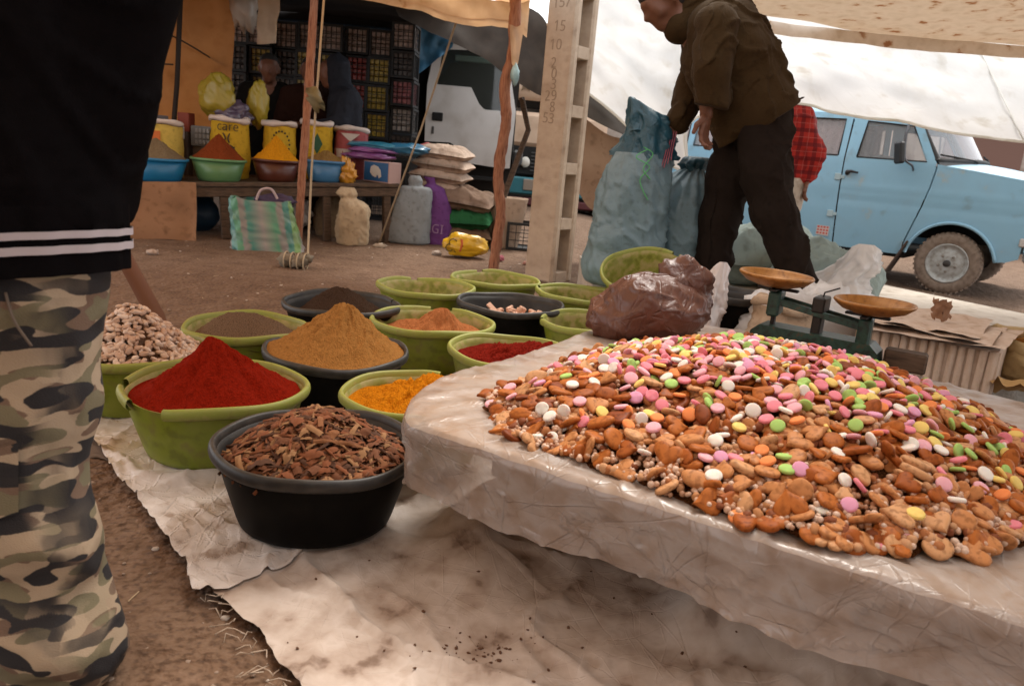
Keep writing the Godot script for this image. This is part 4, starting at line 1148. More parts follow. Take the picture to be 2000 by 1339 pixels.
# ---------------------------------------------------------------- weighing scale
func build_scale():
	var t := thing("weighing_scale", "dark green beam scale with two ochre pans behind the sweets", "scale", Vector3(0.885, 0.335, -2.245), 0.0)
	# local x runs along the beam from the taller pan to the lower one
	var dirv := Vector3(0.30, 0, 0.20).normalized()
	t.basis = Basis(dirv, Vector3.UP, dirv.cross(Vector3.UP))
	var g := tex(mat(Color.WHITE, 0.45), ntex(28, 0.02, [lin(0.012, 0.022, 0.017), lin(0.016, 0.052, 0.040), lin(0.022, 0.066, 0.050), lin(0.09, 0.05, 0.03)], 256, 0, 5, [0.15, 0.4, 0.7, 0.95]), 6.0, false)
	var dark := mat(lin(0.022, 0.018, 0.014), 0.5, 0.3)
	var st := S()
	prism(st, PackedVector2Array([Vector2(-0.185, 0), Vector2(0.185, 0), Vector2(0.178, 0.045), Vector2(0.155, 0.066), Vector2(-0.155, 0.066), Vector2(-0.178, 0.045)]), -0.045, 0.045)
	box(st, Vector3(0, 0.02, 0.047), Vector3(0.30, 0.022, 0.006), Basis(), 0.002)
	part("base", st, g, t)
	var tilt := Basis(Vector3.BACK, -0.13)
	for s in [-1.0, 1.0]:
		st = S(); box(st, Vector3(0, 0.125, 0) + tilt * Vector3(0, 0.0, s * 0.03), Vector3(0.27, 0.020, 0.007), tilt, 0.002)
		part("beam", st, g, t)
	st = S(); box(st, Vector3(0.0, 0.095, 0), Vector3(0.026, 0.07, 0.05), Basis(), 0.004); box(st, Vector3(0.0, 0.15, 0), Vector3(0.035, 0.045, 0.075), Basis(), 0.004)
	part("pivot_post", st, dark, t)
	st = S(); tube(st, [Vector3(0.0, 0.16, 0.0), Vector3(0.005, 0.185, 0.005), Vector3(0.045, 0.205, 0.01)], 0.0025, 5)
	part("pointer", st, dark, t)
	for s in [-1.0, 1.0]:
		var c: Vector3 = Vector3(0, 0.125, 0) + tilt * Vector3(s * 0.13, 0, 0)
		st = S(); box(st, c + Vector3(0, -0.01, 0), Vector3(0.036, 0.075, 0.085), Basis(Vector3.UP, 0.1), 0.006)
		part("pan_carrier", st, g, t)
		st = S(); box(st, c + Vector3(0, -0.055, 0), Vector3(0.012, 0.05, 0.02), Basis(), 0.002)
		part("stabiliser_rod", st, dark, t)
		st = S(); box(st, c + Vector3(0, 0.032, 0), Vector3(0.12, 0.008, 0.02), Basis(), 0.002); box(st, c + Vector3(0, 0.032, 0), Vector3(0.02, 0.008, 0.12), Basis(), 0.002)
		part("pan_cross", st, dark, t)
		st = S()
		lathe(st, [Vector2(0, 0.0), Vector2(0.05, 0.002), Vector2(0.085, 0.013), Vector2(0.104, 0.028), Vector2(0.109, 0.034), Vector2(0.107, 0.039), Vector2(0.102, 0.039), Vector2(0.098, 0.033), Vector2(0.082, 0.017), Vector2(0.05, 0.006), Vector2(0, 0.004)], 48, c + Vector3(s * 0.012, 0.037, 0), Basis(Vector3.BACK, 0.02 * s))
		var brass := tex(mat(Color.WHITE, 0.42, 0.35), ntex(29, 0.02, [lin(0.13, 0.052, 0.010), lin(0.32, 0.135, 0.028), lin(0.38, 0.17, 0.04), lin(0.25, 0.095, 0.02)], 256, 0, 6), 7.0)
		part("pan", st, brass, t)

# ---------------------------------------------------------------- sacks, bags and boxes near the table
func sack(prof: Array, n := 64, per := 8, amp := 0.03, fr := 2.0, sd := 0.0, rdg := 0.5, pleat := 0, lean := 0.0) -> SurfaceTool:
	# prof rows: [y, rx, rz, ox, oz]; rings joined by a smooth curve
	var rows := []
	for i in prof.size() - 1:
		for k in per:
			var t := float(k) / per
			var r := []
			for j in 5:
				r.append(cubic_interpolate(prof[i][j], prof[i + 1][j], prof[maxi(i - 1, 0)][j], prof[mini(i + 2, prof.size() - 1)][j], t))
			rows.append(r)
	rows.append(prof[prof.size() - 1])
	var st := S()
	grid(st, n, rows.size() - 1, func(u, v):
		var r: Array = rows[int(round(v * (rows.size() - 1)))]
		var a: float = TAU * u if u < 1.0 else 0.0
		var ca := cos(a); var sa := sin(a)
		var k: float = 1.0 + amp * nz.get_noise_3d(ca * fr + sd, r[0] * fr * 3.0, sa * fr) + amp * rdg * 1.3 * ridge(nz.get_noise_3d(ca * fr * 0.9 + sd, r[0] * fr * 5.0 + ca, sa * fr * 0.9 + sd), 0.12) + amp * 0.3 * nz.get_noise_3d(ca * fr * 3.0, r[0] * fr * 12.0 + sd, sa * fr * 3.0)
		if pleat > 0: k += 0.10 * sin(a * pleat + sd) * smoothstep(0.55, 0.95, v)
		return Vector3(r[3] + ca * maxf(r[1], 0.0) * k, r[0] + lean * ca * r[1] * v * v, r[4] + sa * maxf(r[2], 0.0) * k))
	return st

func cubic_interpolate(a: float, b: float, pre: float, post: float, t: float) -> float:
	return 0.5 * (2.0 * a + (b - pre) * t + (2.0 * pre - 5.0 * a + 4.0 * b - post) * t * t + (3.0 * a - pre - 3.0 * b + post) * t * t * t)

func pillow(L: float, W: float, T: float, amp := 0.02, sd := 0.0, b := Basis(), at := Vector3.ZERO) -> SurfaceTool:
	var st := S()
	for side in [1.0, -1.0]:
		grid(st, 30, 22, func(u, v):
			var x: float = u * 2.0 - 1.0; var y: float = v * 2.0 - 1.0
			var t := sqrt(maxf(0.0, 1.0 - pow(absf(x), 3.2))) * sqrt(maxf(0.0, 1.0 - pow(absf(y), 3.0)))
			var px := x * L * 0.5 * (1.0 - 0.05 * (1.0 - y * y)); var pz := y * W * 0.5 * (1.0 - 0.10 * (1.0 - x * x))
			var k := 1.0 + 0.25 * nz.get_noise_3d(x * 1.5 + sd, y * 1.5, sd)
			var w := amp * (nz2.get_noise_3d(x * 1.6 + sd, y * 1.6, side) * t)
			return at + b * Vector3(px, side * T * 0.5 * t * k + w, pz))
	return st

func crumple(c: Vector3, r: Vector3, amp: float, fr: float, sd: float, b := Basis(), n := 64, m := 44, flat_bottom := -2.0) -> SurfaceTool:
	var st := S()
	var prof := []
	for i in m + 1:
		var t := -PI / 2 + PI * i / m
		prof.append(Vector2(cos(t) if i > 0 and i < m else 0.0, sin(t)))
	lathe(st, prof, n, c, b, func(v, _a, _t):
		var k := 1.0 + amp * (1.3 * (nzc.get_noise_3d(v.x * fr * 1.6 + sd, v.y * fr * 1.6, v.z * fr * 1.6 + sd) + 0.7) + 0.7 * nz.get_noise_3d(v.x * fr + sd, v.y * fr, v.z * fr)) + amp * 0.35 * ridge(nz.get_noise_3d(v.x * fr * 1.8, v.y * fr * 1.2 + sd, v.z * fr * 1.8), 0.12)
		var w := Vector3(v.x * r.x, v.y * r.y, v.z * r.z) * k
		if w.y < flat_bottom: w.y = flat_bottom + (w.y - flat_bottom) * 0.08
		return w)
	return st

func build_near_goods():
	# brown plastic bundle
	var t := thing("brown_plastic_bag", "knotted brown plastic bag lying behind the sweets heap", "plastic bag", Vector3(0.40, 0.335, -2.30), 0.25)
	var bm := mat(lin(0.115, 0.044, 0.028), 0.42); bump(bm, M.crease, 1.6); tex(bm, M.cloth, 2.5); bm.uv1_scale = Vector3.ONE * 1.6
	bm.metallic_specular = 0.5
	part("body", crumple(Vector3(0, 0.075, 0), Vector3(0.17, 0.10, 0.12), 0.20, 0.8, 4.0, Basis(Vector3.BACK, 0.12), 80, 56, -0.07), bm, t)
	part("knot", crumple(Vector3(0.12, 0.15, -0.03), Vector3(0.08, 0.07, 0.06), 0.3, 1.0, 9.0, Basis(Vector3.BACK, -0.5), 40, 28), bm, t)
	var clear := mat(lin(0.60, 0.53, 0.50), 0.25); bump(clear, M.crease, 1.4); clear.metallic_specular = 0.6
	solo("clear_plastic_bag", sack([[0.0, 0.05, 0.05, 0, 0], [0.08, 0.06, 0.045, 0.0, 0], [0.16, 0.04, 0.03, 0.015, 0], [0.22, 0.028, 0.012, 0.03, 0], [0.245, 0.012, 0.005, 0.035, 0]], 40, 8, 0.25, 2.5, 3.0), clear, "upright twist of clear plastic behind the brown bag", "plastic bag", Vector3(0.70, 0.27, -2.82))
	# small open burlap bag
	var bur := fabric(lin(0.50, 0.37, 0.26), lin(0.34, 0.20, 0.13), 214, 3.0, 0.95, 0.3); bump(bur, M.crease_fine, 1.0)
	t = thing("burlap_bag", "small open tan bag with a rolled top beside the scale", "bag", Vector3(0.985, 0.185, -2.80))
	part("body", sack([[0.0, 0.10, 0.10, 0, 0], [0.02, 0.13, 0.12, 0, 0], [0.09, 0.14, 0.13, 0, 0], [0.16, 0.115, 0.11, 0, 0], [0.20, 0.12, 0.115, 0, 0]], 48, 6, 0.10, 1.5, 2.0), bur, t)
	var st := S()
	var pts := []; var rr := []
	for i in 41:
		var a := TAU * i / 40
		pts.append(Vector3(cos(a) * 0.12, 0.205 + 0.014 * sin(a * 3.0), sin(a) * 0.115)); rr.append(0.016 + 0.004 * sin(a * 5.0))
	tube(st, pts, rr, 10, 0.3, false)
	part("rolled_rim", st, bur, t)
	st = S(); ell(st, Vector3(0, 0.175, 0), Vector3(0.11, 0.02, 0.10))
	part("contents", st, powder(lin(0.45, 0.22, 0.07), 215, 0.3), t)
	# white plastic bag and crumpled scraps
	var wp := mat(lin(0.70, 0.68, 0.66), 0.3); bump(wp, M.crease, 1.5); wp.backlight_enabled = true; wp.backlight = Color(0.6, 0.6, 0.6)
	solo("white_plastic_bag", sack([[0.0, 0.16, 0.10, 0, 0], [0.08, 0.18, 0.11, 0, 0], [0.16, 0.12, 0.08, 0.04, 0], [0.22, 0.11, 0.06, 0.10, 0], [0.30, 0.07, 0.04, 0.12, 0], [0.335, 0.03, 0.01, 0.125, 0]], 56, 8, 0.28, 2.0, 6.0), wp, "crumpled white plastic bag standing behind the scale", "plastic bag", Vector3(1.60, 0.2, -3.95))
	solo("white_plastic_bag", crumple(Vector3(0, 0.08, 0), Vector3(0.20, 0.14, 0.10), 0.45, 1.6, 2.0, Basis(), 56, 40, -0.07), wp, "limp white plastic bag lying under the scale beam", "plastic bag", Vector3(1.09, 0.2, -2.86))
	# cardboard boxes
	var cb := tex(mat(Color.WHITE, 0.9), ntex(30, 0.015, [lin(0.36, 0.25, 0.175), lin(0.52, 0.40, 0.31), lin(0.58, 0.465, 0.38), lin(0.48, 0.355, 0.265)], 512, 0, 7), 1.6)
	bump(cb, M.grain, 0.15)
	t = thing("cardboard_box", "flattened torn cardboard box with ridged side beside the scale", "box", Vector3(1.50, 0.2, -2.74), -0.62)
	st = S(); box(st, Vector3(0, 0.075, 0), Vector3(0.44, 0.15, 0.42), Basis(), 0.006)
	part("body", st, cb, t)
	for k in 15:
		st = S(); tube(st, [Vector3(-0.205 + k * 0.029, 0.004, 0.212), Vector3(-0.205 + k * 0.029 + 0.004 * sin(k * 2.0), 0.146, 0.212)], 0.0125, 6, 0.25)
		part("corrugation", st, cb, t)
	for k in 3:
		part("top_flap", sheet([Vector3(-0.25 + k * 0.02, 0.157 + k * 0.007, 0.24 - k * 0.03), Vector3(0.23 - k * 0.04, 0.162 + k * 0.008, 0.25 - k * 0.04), Vector3(0.25 - k * 0.05, 0.165 + k * 0.010, -0.23), Vector3(-0.24 + k * 0.03, 0.16 + k * 0.010, -0.22)], 14, 10, 0.012, 2.5, k * 5.0), cb, t)
	st = S(); grid(st, 10, 10, func(u, v): return Vector3(-0.03 + u * 0.06 + 0.01 * nz.get_noise_2d(u * 3.0, v * 3.0), 0.185 + v * 0.075 + 0.012 * nz.get_noise_2d(u * 4.0 + 3.0, v * 2.0), -0.05 + 0.03 * sin(u * 3.0) + 0.03 * v))
	part("torn_tab", st, mat(lin(0.27, 0.145, 0.085), 0.9), t)
	# dark wooden block under the box edge
	st = S(); box(st, Vector3(0, 0.03, 0), Vector3(0.11, 0.055, 0.06), Basis(Vector3.UP, -0.5), 0.006)
	solo("wood_block", st, M.wood_dark, "short dark wooden block wedged by the scale base", "wood block", Vector3(1.10, 0.335, -2.13))
	# yellow sack and orange bag at the table end
	var ys := fabric(lin(0.50, 0.37, 0.19), lin(0.38, 0.25, 0.11), 216, 2.0, 0.8, 0.3)
	t = thing("open_sack", "open straw coloured sack with rolled edge beyond the cardboard box", "sack", Vector3(1.93, 0.2, -2.72))
	part("body", sack([[0.0, 0.16, 0.15, 0, 0], [0.03, 0.22, 0.20, 0, 0], [0.08, 0.23, 0.21, 0, 0], [0.12, 0.20, 0.19, 0, 0]], 48, 6, 0.08, 1.5, 5.0), ys, t)
	st = S(); pts = []; rr = []
	for i in 41:
		var a := TAU * i / 40
		pts.append(Vector3(cos(a) * 0.19, 0.125 + 0.01 * sin(a * 2.0), sin(a) * 0.18)); rr.append(0.034 + 0.006 * sin(a * 4.0))
	tube(st, pts, rr, 10, 0.25, false)
	part("rolled_rim", st, ys, t)
	st = S(); ell(st, Vector3(0, 0.10, 0), Vector3(0.18, 0.05, 0.17))
	part("contents", st, powder(lin(0.40, 0.17, 0.03), 217, 0.3), t)
	var om := mat(lin(0.60, 0.27, 0.07), 0.25); bump(om, M.crease, 1.2); om.metallic_specular = 0.6
	solo("orange_plastic_bag", crumple(Vector3(0, 0.09, 0), Vector3(0.10, 0.11, 0.09), 0.3, 1.4, 7.0, Basis(), 48, 36, -0.07), om, "tied orange plastic bag resting in the straw coloured sack", "plastic bag", Vector3(1.98, 0.34, -2.74))
	st = S(); grid(st, 8, 8, func(u, v): return Vector3((u - 0.5) * 0.16, 0.20 + 0.03 * sin(v * 3.0) + 0.02 * nz.get_noise_2d(u * 3.0, v * 3.0) + v * 0.05, (v - 0.5) * 0.14))
	solo("cardboard_scrap", st, mat(lin(0.45, 0.29, 0.12), 0.9), "scrap of yellowish cardboard on the floor by the ridged box", "cardboard scrap", Vector3(1.62, 0.01, -2.42))
	st = S(); tube(st, [Vector3(1.62, 0.10, -2.42), Vector3(1.70, 0.36, -2.30)], 0.018, 6)
	solo("wooden_peg", st, mat(lin(0.36, 0.27, 0.19), 0.8), "pale wooden stake by the straw coloured sack", "stake")
	# big blue sacks
	var bs := fabric(lin(0.150, 0.225, 0.255), lin(0.12, 0.19, 0.225), 218, 1.6, 0.5, 0.5); bs.metallic_specular = 0.5; bs.roughness = 0.42; bump(bs, M.crease_fine, 0.45); bs.uv1_scale = Vector3.ONE * 1.8
	var bd := fabric(lin(0.018, 0.075, 0.105), lin(0.020, 0.075, 0.11), 219, 2.0, 0.5, 0.5); bd.metallic_specular = 0.5; bd.roughness = 0.4; bump(bd, M.crease, 0.8)
	t = thing("tall_blue_sack", "tall blue-grey woven sack with open teal mouth the man reaches into", "sack", Vector3(0.555, 0.2, -4.08))
	part("body", sack([[0.0, 0.13, 0.12, -0.01, 0], [0.02, 0.19, 0.16, -0.01, 0], [0.10, 0.205, 0.17, -0.02, 0], [0.26, 0.195, 0.165, -0.01, 0], [0.33, 0.185, 0.16, -0.005, 0], [0.45, 0.185, 0.16, 0.0, 0], [0.58, 0.17, 0.15, 0.01, 0], [0.68, 0.145, 0.12, 0.03, 0]], 80, 8, 0.07, 1.6, 8.0, 0.7), bs, t)
	part("mouth", sack([[0.66, 0.147, 0.122, 0.03, 0], [0.75, 0.125, 0.10, 0.045, 0], [0.84, 0.115, 0.085, 0.04, 0], [0.90, 0.10, 0.06, 0.02, 0], [0.88, 0.085, 0.05, 0.03, 0], [0.78, 0.06, 0.04, 0.05, 0]], 64, 8, 0.20, 1.3, 4.0, 0.6, 0, -1.1), bd, t)
	part("mouth_peak", sheet([Vector3(-0.07, 0.78, 0.06), Vector3(0.06, 0.80, 0.09), Vector3(-0.01, 0.915, 0.02), Vector3(-0.055, 0.925, 0.01)], 10, 10, 0.02, 2.0, 3.0), bd, t)
	for q in [[Vector3(0.02, 0.70, 0.15), Vector3(-0.03, 0.66, 0.155), Vector3(0.04, 0.62, 0.16), Vector3(0.0, 0.55, 0.165), Vector3(0.05, 0.46, 0.17)], [Vector3(0.0, 0.71, 0.15), Vector3(0.05, 0.68, 0.15), Vector3(0.01, 0.61, 0.165), Vector3(0.05, 0.56, 0.165)]]:
		st = S(); tube(st, spline(q), 0.0025, 5)
		part("green_string", st, mat(lin(0.10, 0.42, 0.14), 0.6), t)
	for k in 4:
		st = S(); tube(st, spline([Vector3(0.13 + k * 0.012, 0.80, 0.06), Vector3(0.12 + k * 0.01, 0.70, 0.10), Vector3(0.10 + k * 0.016, 0.60 + 0.02 * k, 0.12)]), 0.003, 5)
		part("red_string", st, mat(lin(0.30, 0.07, 0.10), 0.6), t)
	t = thing("tied_blue_sack", "shorter blue-grey woven sack with gathered top against the man's leg", "sack", Vector3(0.835, 0.2, -4.26))
	part("body", sack([[0.0, 0.13, 0.12, 0.0, 0], [0.02, 0.175, 0.16, 0.0, 0], [0.10, 0.19, 0.165, 0, 0], [0.20, 0.178, 0.155, 0, 0], [0.30, 0.19, 0.165, 0, 0], [0.42, 0.185, 0.165, 0, 0], [0.53, 0.145, 0.135, 0.01, 0], [0.60, 0.08, 0.075, 0.03, 0], [0.63, 0.05, 0.05, 0.05, 0]], 96, 8, 0.06, 1.6, 13.0, 0.6, 15), bs, t)
	part("gathered_top", sack([[0.61, 0.055, 0.055, 0.04, 0], [0.66, 0.07, 0.06, 0.05, 0], [0.69, 0.05, 0.03, 0.06, 0], [0.68, 0.01, 0.01, 0.06, 0]], 48, 6, 0.3, 2.0, 3.0, 0.6, 9), bd, t)
	var gs := fabric(lin(0.30, 0.375, 0.355), lin(0.22, 0.28, 0.265), 220, 1.5, 0.75, 0.4)
	solo("grey_green_sack", pillow(0.75, 0.5, 0.36, 0.05, 5.0), gs, "pale grey-green full sack lying behind the man's legs", "sack", Vector3(1.45, 0.34, -4.65)).rotation = Vector3(0.1, 0.25, -0.05)
	solo("grey_green_sack", pillow(0.6, 0.42, 0.28, 0.05, 9.0), gs, "smaller grey-green sack slumped beside the white plastic bag", "sack", Vector3(1.72, 0.31, -4.35)).rotation = Vector3(0.35, -0.5, -0.25)

# ---------------------------------------------------------------- vehicles
func panel(poly: Array, step: float, place: Callable, st = null) -> SurfaceTool:
	var pg := PackedVector2Array(poly)
	var lo := Vector2(1e9, 1e9); var hi := -lo
	for p in pg:
		lo = lo.min(p); hi = hi.max(p)
	if st == null: st = S()
	for j in int((hi.y - lo.y) / step) + 1:
		for i in int((hi.x - lo.x) / step) + 1:
			var o := lo + Vector2(i, j) * step
			var o2 := lo + Vector2(i + 1, j + 1) * step
			var cell := PackedVector2Array([o, Vector2(o2.x, o.y), o2, Vector2(o.x, o2.y)])
			for pp in Geometry2D.intersect_polygons(cell, pg):
				for k in range(1, pp.size() - 1):
					for q in [pp[0], pp[k], pp[k + 1]]: st.add_vertex(place.call(q))
	return st

func van_z(y: float) -> float:
	var z := 0.84 - 0.05 * pow((y - 0.95) / 0.65, 2.0)
	if y > 1.17: z = 0.834 - 0.2 * (y - 1.17) - 0.9 * pow(maxf(0.0, y - 1.56), 2.0)
	return z + 0.007 * exp(-pow((y - 0.915) / 0.014, 2.0)) - 0.009 * exp(-pow((y - 0.77) / 0.016, 2.0))

func arch(cx: float, cy: float, r: float, a0: float, a1: float, n: int) -> Array:
	var out := []
	for i in n + 1:
		var a := lerpf(a0, a1, float(i) / n)
		out.append(Vector2(cx + cos(a) * r, cy + sin(a) * r))
	return out

func build_van():
	var t := thing("blue_van", "light blue van parked in the street beyond the white sheet", "van", Vector3(4.53, -0.12, -7.955))
	var fw := Vector3(0.7915, 0, 0.6112)
	t.basis = Basis(fw, Vector3.UP, fw.cross(Vector3.UP))
	var paint := tex(mat(Color.WHITE, 0.38), ntex(31, 0.008, [lin(0.22, 0.37, 0.47), lin(0.245, 0.465, 0.62), lin(0.255, 0.48, 0.635), lin(0.25, 0.455, 0.60), lin(0.35, 0.43, 0.46)], 512, 0, 7, [0.06, 0.22, 0.5, 0.8, 0.96]), 0.6, false)
	paint.clearcoat_enabled = true; paint.clearcoat = 0.3; paint.clearcoat_roughness = 0.25
	var rubber := mat(lin(0.018, 0.016, 0.015), 0.7)
	var dusty := tex(mat(Color.WHITE, 0.9), ntex(32, 0.02, [lin(0.12, 0.085, 0.062), lin(0.21, 0.155, 0.118), lin(0.26, 0.20, 0.155)], 256, 0, 6), 3.0, false)
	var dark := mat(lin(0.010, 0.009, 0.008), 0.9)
	var glass := mat(Color(0.75, 0.76, 0.78, 0.28), 0.05); glass.transparency = BaseMaterial3D.TRANSPARENCY_ALPHA
	var chrome := mat(lin(0.55, 0.55, 0.55), 0.25, 0.9)
	for s in [1.0, -1.0]:
		var pl := func(q): return Vector3(q.x, q.y, s * van_z(q.y))
		# front wing
		var wing := [Vector2(-0.305, 1.17), Vector2(-0.30, 1.12), Vector2(-0.323, 0.95), Vector2(-0.363, 0.77), Vector2(-0.41, 0.6), Vector2(-0.462, 0.42), Vector2(-0.468, 0.335)]
		wing += arch(-0.06, 0.27, 0.385, PI - 0.17, 0.20, 20)
		wing += [Vector2(0.40, 0.36), Vector2(0.49, 0.40), Vector2(0.505, 0.62), Vector2(0.495, 0.92), Vector2(0.465, 1.05), Vector2(0.40, 1.085), Vector2(0.0, 1.135), Vector2(-0.2, 1.155)]
		part("front_wing", panel(wing, 0.03, pl), paint, t)
		var lip := []
		for q in arch(-0.06, 0.27, 0.385, PI - 0.17, 0.20, 24): lip.append(pl.call(q) + Vector3(0, 0, s * 0.004))
		var st := S(); tube(st, lip, 0.016, 6)
		part("arch_lip", st, paint, t)
		# cab door with window frame
		var door := part("door", panel([Vector2(-1.115, 0.305), Vector2(-0.48, 0.305), Vector2(-0.474, 0.42), Vector2(-0.422, 0.6), Vector2(-0.375, 0.77), Vector2(-0.335, 0.95), Vector2(-0.313, 1.12), Vector2(-0.316, 1.18), Vector2(-1.135, 1.18), Vector2(-1.13, 0.8)], 0.03, pl), paint, t)
		for q in [[Vector2(-1.135, 1.18), Vector2(-1.03, 1.18), Vector2(-1.0, 1.53), Vector2(-1.13, 1.60)], [Vector2(-1.0, 1.53), Vector2(-0.585, 1.50), Vector2(-0.53, 1.56), Vector2(-1.13, 1.60)], [Vector2(-0.40, 1.18), Vector2(-0.316, 1.18), Vector2(-0.53, 1.56), Vector2(-0.585, 1.50)], [Vector2(-0.625, 1.18), Vector2(-0.605, 1.18), Vector2(-0.63, 1.52), Vector2(-0.65, 1.52)]]:
			part("window_frame", panel(q, 0.04, pl), paint if q[0].x != -0.625 else rubber, door)
		part("window_pane", panel([Vector2(-1.035, 1.175), Vector2(-0.39, 1.175), Vector2(-0.58, 1.52), Vector2(-1.005, 1.54)], 0.1, func(q): return Vector3(q.x, q.y, s * (van_z(q.y) - 0.012))), glass, door)
		# rubber round the pane
		st = S(); tube(st, [Vector2(-1.03, 1.185), Vector2(-0.40, 1.185), Vector2(-0.58, 1.50), Vector2(-1.0, 1.53), Vector2(-1.03, 1.185)].map(func(q): return Vector3(q.x, q.y, s * (van_z(q.y) - 0.001))), 0.008, 6)
		part("window_seal", st, rubber, door)
		st = S(); tube(st, [Vector3(-1.09, 1.035, s * 0.865), Vector3(-1.05, 1.045, s * 0.875), Vector3(-0.98, 1.035, s * 0.868)], [0.018, 0.014, 0.009], 8); ell(st, Vector3(-1.085, 1.03, s * 0.85), Vector3(0.024, 0.028, 0.02))
		part("handle", st, mat(lin(0.05, 0.045, 0.045), 0.3, 0.7), door)
		# rear side with two windows
		var side := [Vector2(-1.128, 0.305), Vector2(-1.143, 0.8), Vector2(-1.147, 1.18), Vector2(-3.42, 1.18), Vector2(-3.46, 0.95), Vector2(-3.45, 0.36), Vector2(-2.86, 0.33)]
		side += arch(-2.45, 0.27, 0.385, PI - 0.17, 0.17, 16)
		part("rear_side", panel(side, 0.05, pl), paint, t)
		for q in [[-1.147, -1.215], [-1.97, -2.06], [-2.78, -2.87], [-3.35, -3.42]]:
			part("window_pillar", panel([Vector2(q[0], 1.18), Vector2(q[1], 1.18), Vector2(q[1], 1.60), Vector2(q[0], 1.60)], 0.1, pl), paint, t)
		part("roof_rail", panel([Vector2(-1.13, 1.545), Vector2(-3.40, 1.545), Vector2(-3.38, 1.60), Vector2(-1.13, 1.60)], 0.2, pl), paint, t)
		for q in [[-1.21, -1.975], [-2.055, -2.785], [-2.865, -3.355]]:
			var pn := part("side_window", panel([Vector2(q[0], 1.175), Vector2(q[1], 1.175), Vector2(q[1], 1.55), Vector2(q[0], 1.55)], 0.2, func(v): return Vector3(v.x, v.y, s * (van_z(v.y) - 0.012))), glass, t)
			st = S(); tube(st, [Vector2(q[0], 1.19), Vector2(q[1], 1.19), Vector2(q[1], 1.54), Vector2(q[0], 1.54), Vector2(q[0], 1.19)].map(func(v): return Vector3(v.x, v.y, s * (van_z(v.y) - 0.001))), 0.008, 6)
			part("window_seal", st, rubber, pn)
			var cu: Array = [q[0], q[1]]
			st = S(); grid(st, 40, 8, func(u, v):
				var x: float = lerpf(cu[0] - 0.02, cu[1] + 0.02, u)
				return Vector3(x, 1.14 + v * 0.44, s * (0.745 - v * 0.06 + 0.018 * sin(u * 46.0 + v * 1.5) + 0.012 * nz.get_noise_2d(u * 6.0, v * 2.0))))
			part("curtain", st, fabric(lin(0.38, 0.27, 0.26), lin(0.30, 0.20, 0.195), 221, 2.0), pn)
		# hinges
		for q in [Vector2(-1.17, 0.985), Vector2(-1.185, 0.62)]:
			st = S(); box(st, Vector3(q.x, q.y, s * (van_z(q.y) + 0.008)), Vector3(0.06, 0.065, 0.018), Basis(), 0.005); box(st, Vector3(q.x + 0.045, q.y, s * (van_z(q.y) + 0.006)), Vector3(0.04, 0.03, 0.012), Basis(), 0.003)
			part("hinge", st, mat(lin(0.36, 0.48, 0.52), 0.5), t)
		# wheels
		for wx in [-0.06, -2.45]:
			var w := Node3D.new(); w.name = "wheel"; t.add_child(w, true)
			w.position = Vector3(wx, 0.282, s * 0.73); w.basis = Basis(Vector3.RIGHT, s * PI / 2)
			st = S(); lathe(st, [Vector2(0.175, 0.075), Vector2(0.20, 0.088), Vector2(0.245, 0.090), Vector2(0.272, 0.078), Vector2(0.284, 0.055), Vector2(0.286, 0.0), Vector2(0.284, -0.055), Vector2(0.272, -0.078), Vector2(0.24, -0.088), Vector2(0.175, -0.075)], 48)
			for k in 40:
				var a := TAU * k / 40
				box(st, Vector3(cos(a) * 0.283, 0.062, sin(a) * 0.283), Vector3(0.014, 0.03, 0.022), Basis(Vector3.UP, -a))
			part("tyre", st, dusty, w)
			st = S(); lathe(st, [Vector2(0.178, 0.078), Vector2(0.183, 0.086), Vector2(0.172, 0.086), Vector2(0.160, 0.062), Vector2(0.142, 0.048), Vector2(0.125, 0.058), Vector2(0.085, 0.070), Vector2(0.045, 0.070), Vector2(0.0, 0.070)], 40)
			part("rim", st, tex(mat(Color.WHITE, 0.5), ntex(33, 0.03, [lin(0.26, 0.24, 0.21), lin(0.40, 0.41, 0.40), lin(0.46, 0.48, 0.48)], 128, 0, 5), 5.0, false), w)
			st = S(); lathe(st, [Vector2(0.032, 0.069), Vector2(0.032, 0.092), Vector2(0.022, 0.098), Vector2(0.0, 0.098)], 20)
			part("hub_cap", st, mat(lin(0.035, 0.030, 0.027), 0.5), w)
			for k in 5:
				var a := TAU * k / 5 + 0.3
				st = S(); lathe(st, [Vector2(0.014, 0.068), Vector2(0.013, 0.084), Vector2(0.0, 0.087)], 6, Vector3(cos(a) * 0.075, 0, sin(a) * 0.075))
				part("wheel_nut", st, mat(lin(0.22, 0.19, 0.16), 0.6), w)
		st = S(); box(st, Vector3(-0.50, 0.28, s * 0.74), Vector3(0.018, 0.36, 0.20), Basis(Vector3.BACK, -0.42), 0.004)
		part("mud_flap", st, mat(lin(0.075, 0.048, 0.036), 0.85), t)
	# inner tubs, floor and far darkness under the body
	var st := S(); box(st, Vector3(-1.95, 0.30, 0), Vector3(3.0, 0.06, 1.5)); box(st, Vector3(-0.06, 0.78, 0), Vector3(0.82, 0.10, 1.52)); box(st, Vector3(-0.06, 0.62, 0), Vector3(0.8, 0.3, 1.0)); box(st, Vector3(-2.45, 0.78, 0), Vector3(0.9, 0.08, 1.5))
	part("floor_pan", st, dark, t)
	st = S(); tube(st, [Vector3(-0.06, 0.28, -0.7), Vector3(-0.06, 0.28, 0.7)], 0.04, 8); tube(st, [Vector3(-2.45, 0.28, -0.7), Vector3(-2.45, 0.28, 0.7)], 0.05, 8)
	part("axles", st, dark, t)
	for x in [-0.85, -1.3]:
		st = S(); box(st, Vector3(x, 0.85, 0), Vector3(0.14, 0.75, 1.4), Basis(Vector3.BACK, 0.1), 0.03)
		part("seat_row", st, mat(lin(0.05, 0.045, 0.045), 0.9), t)
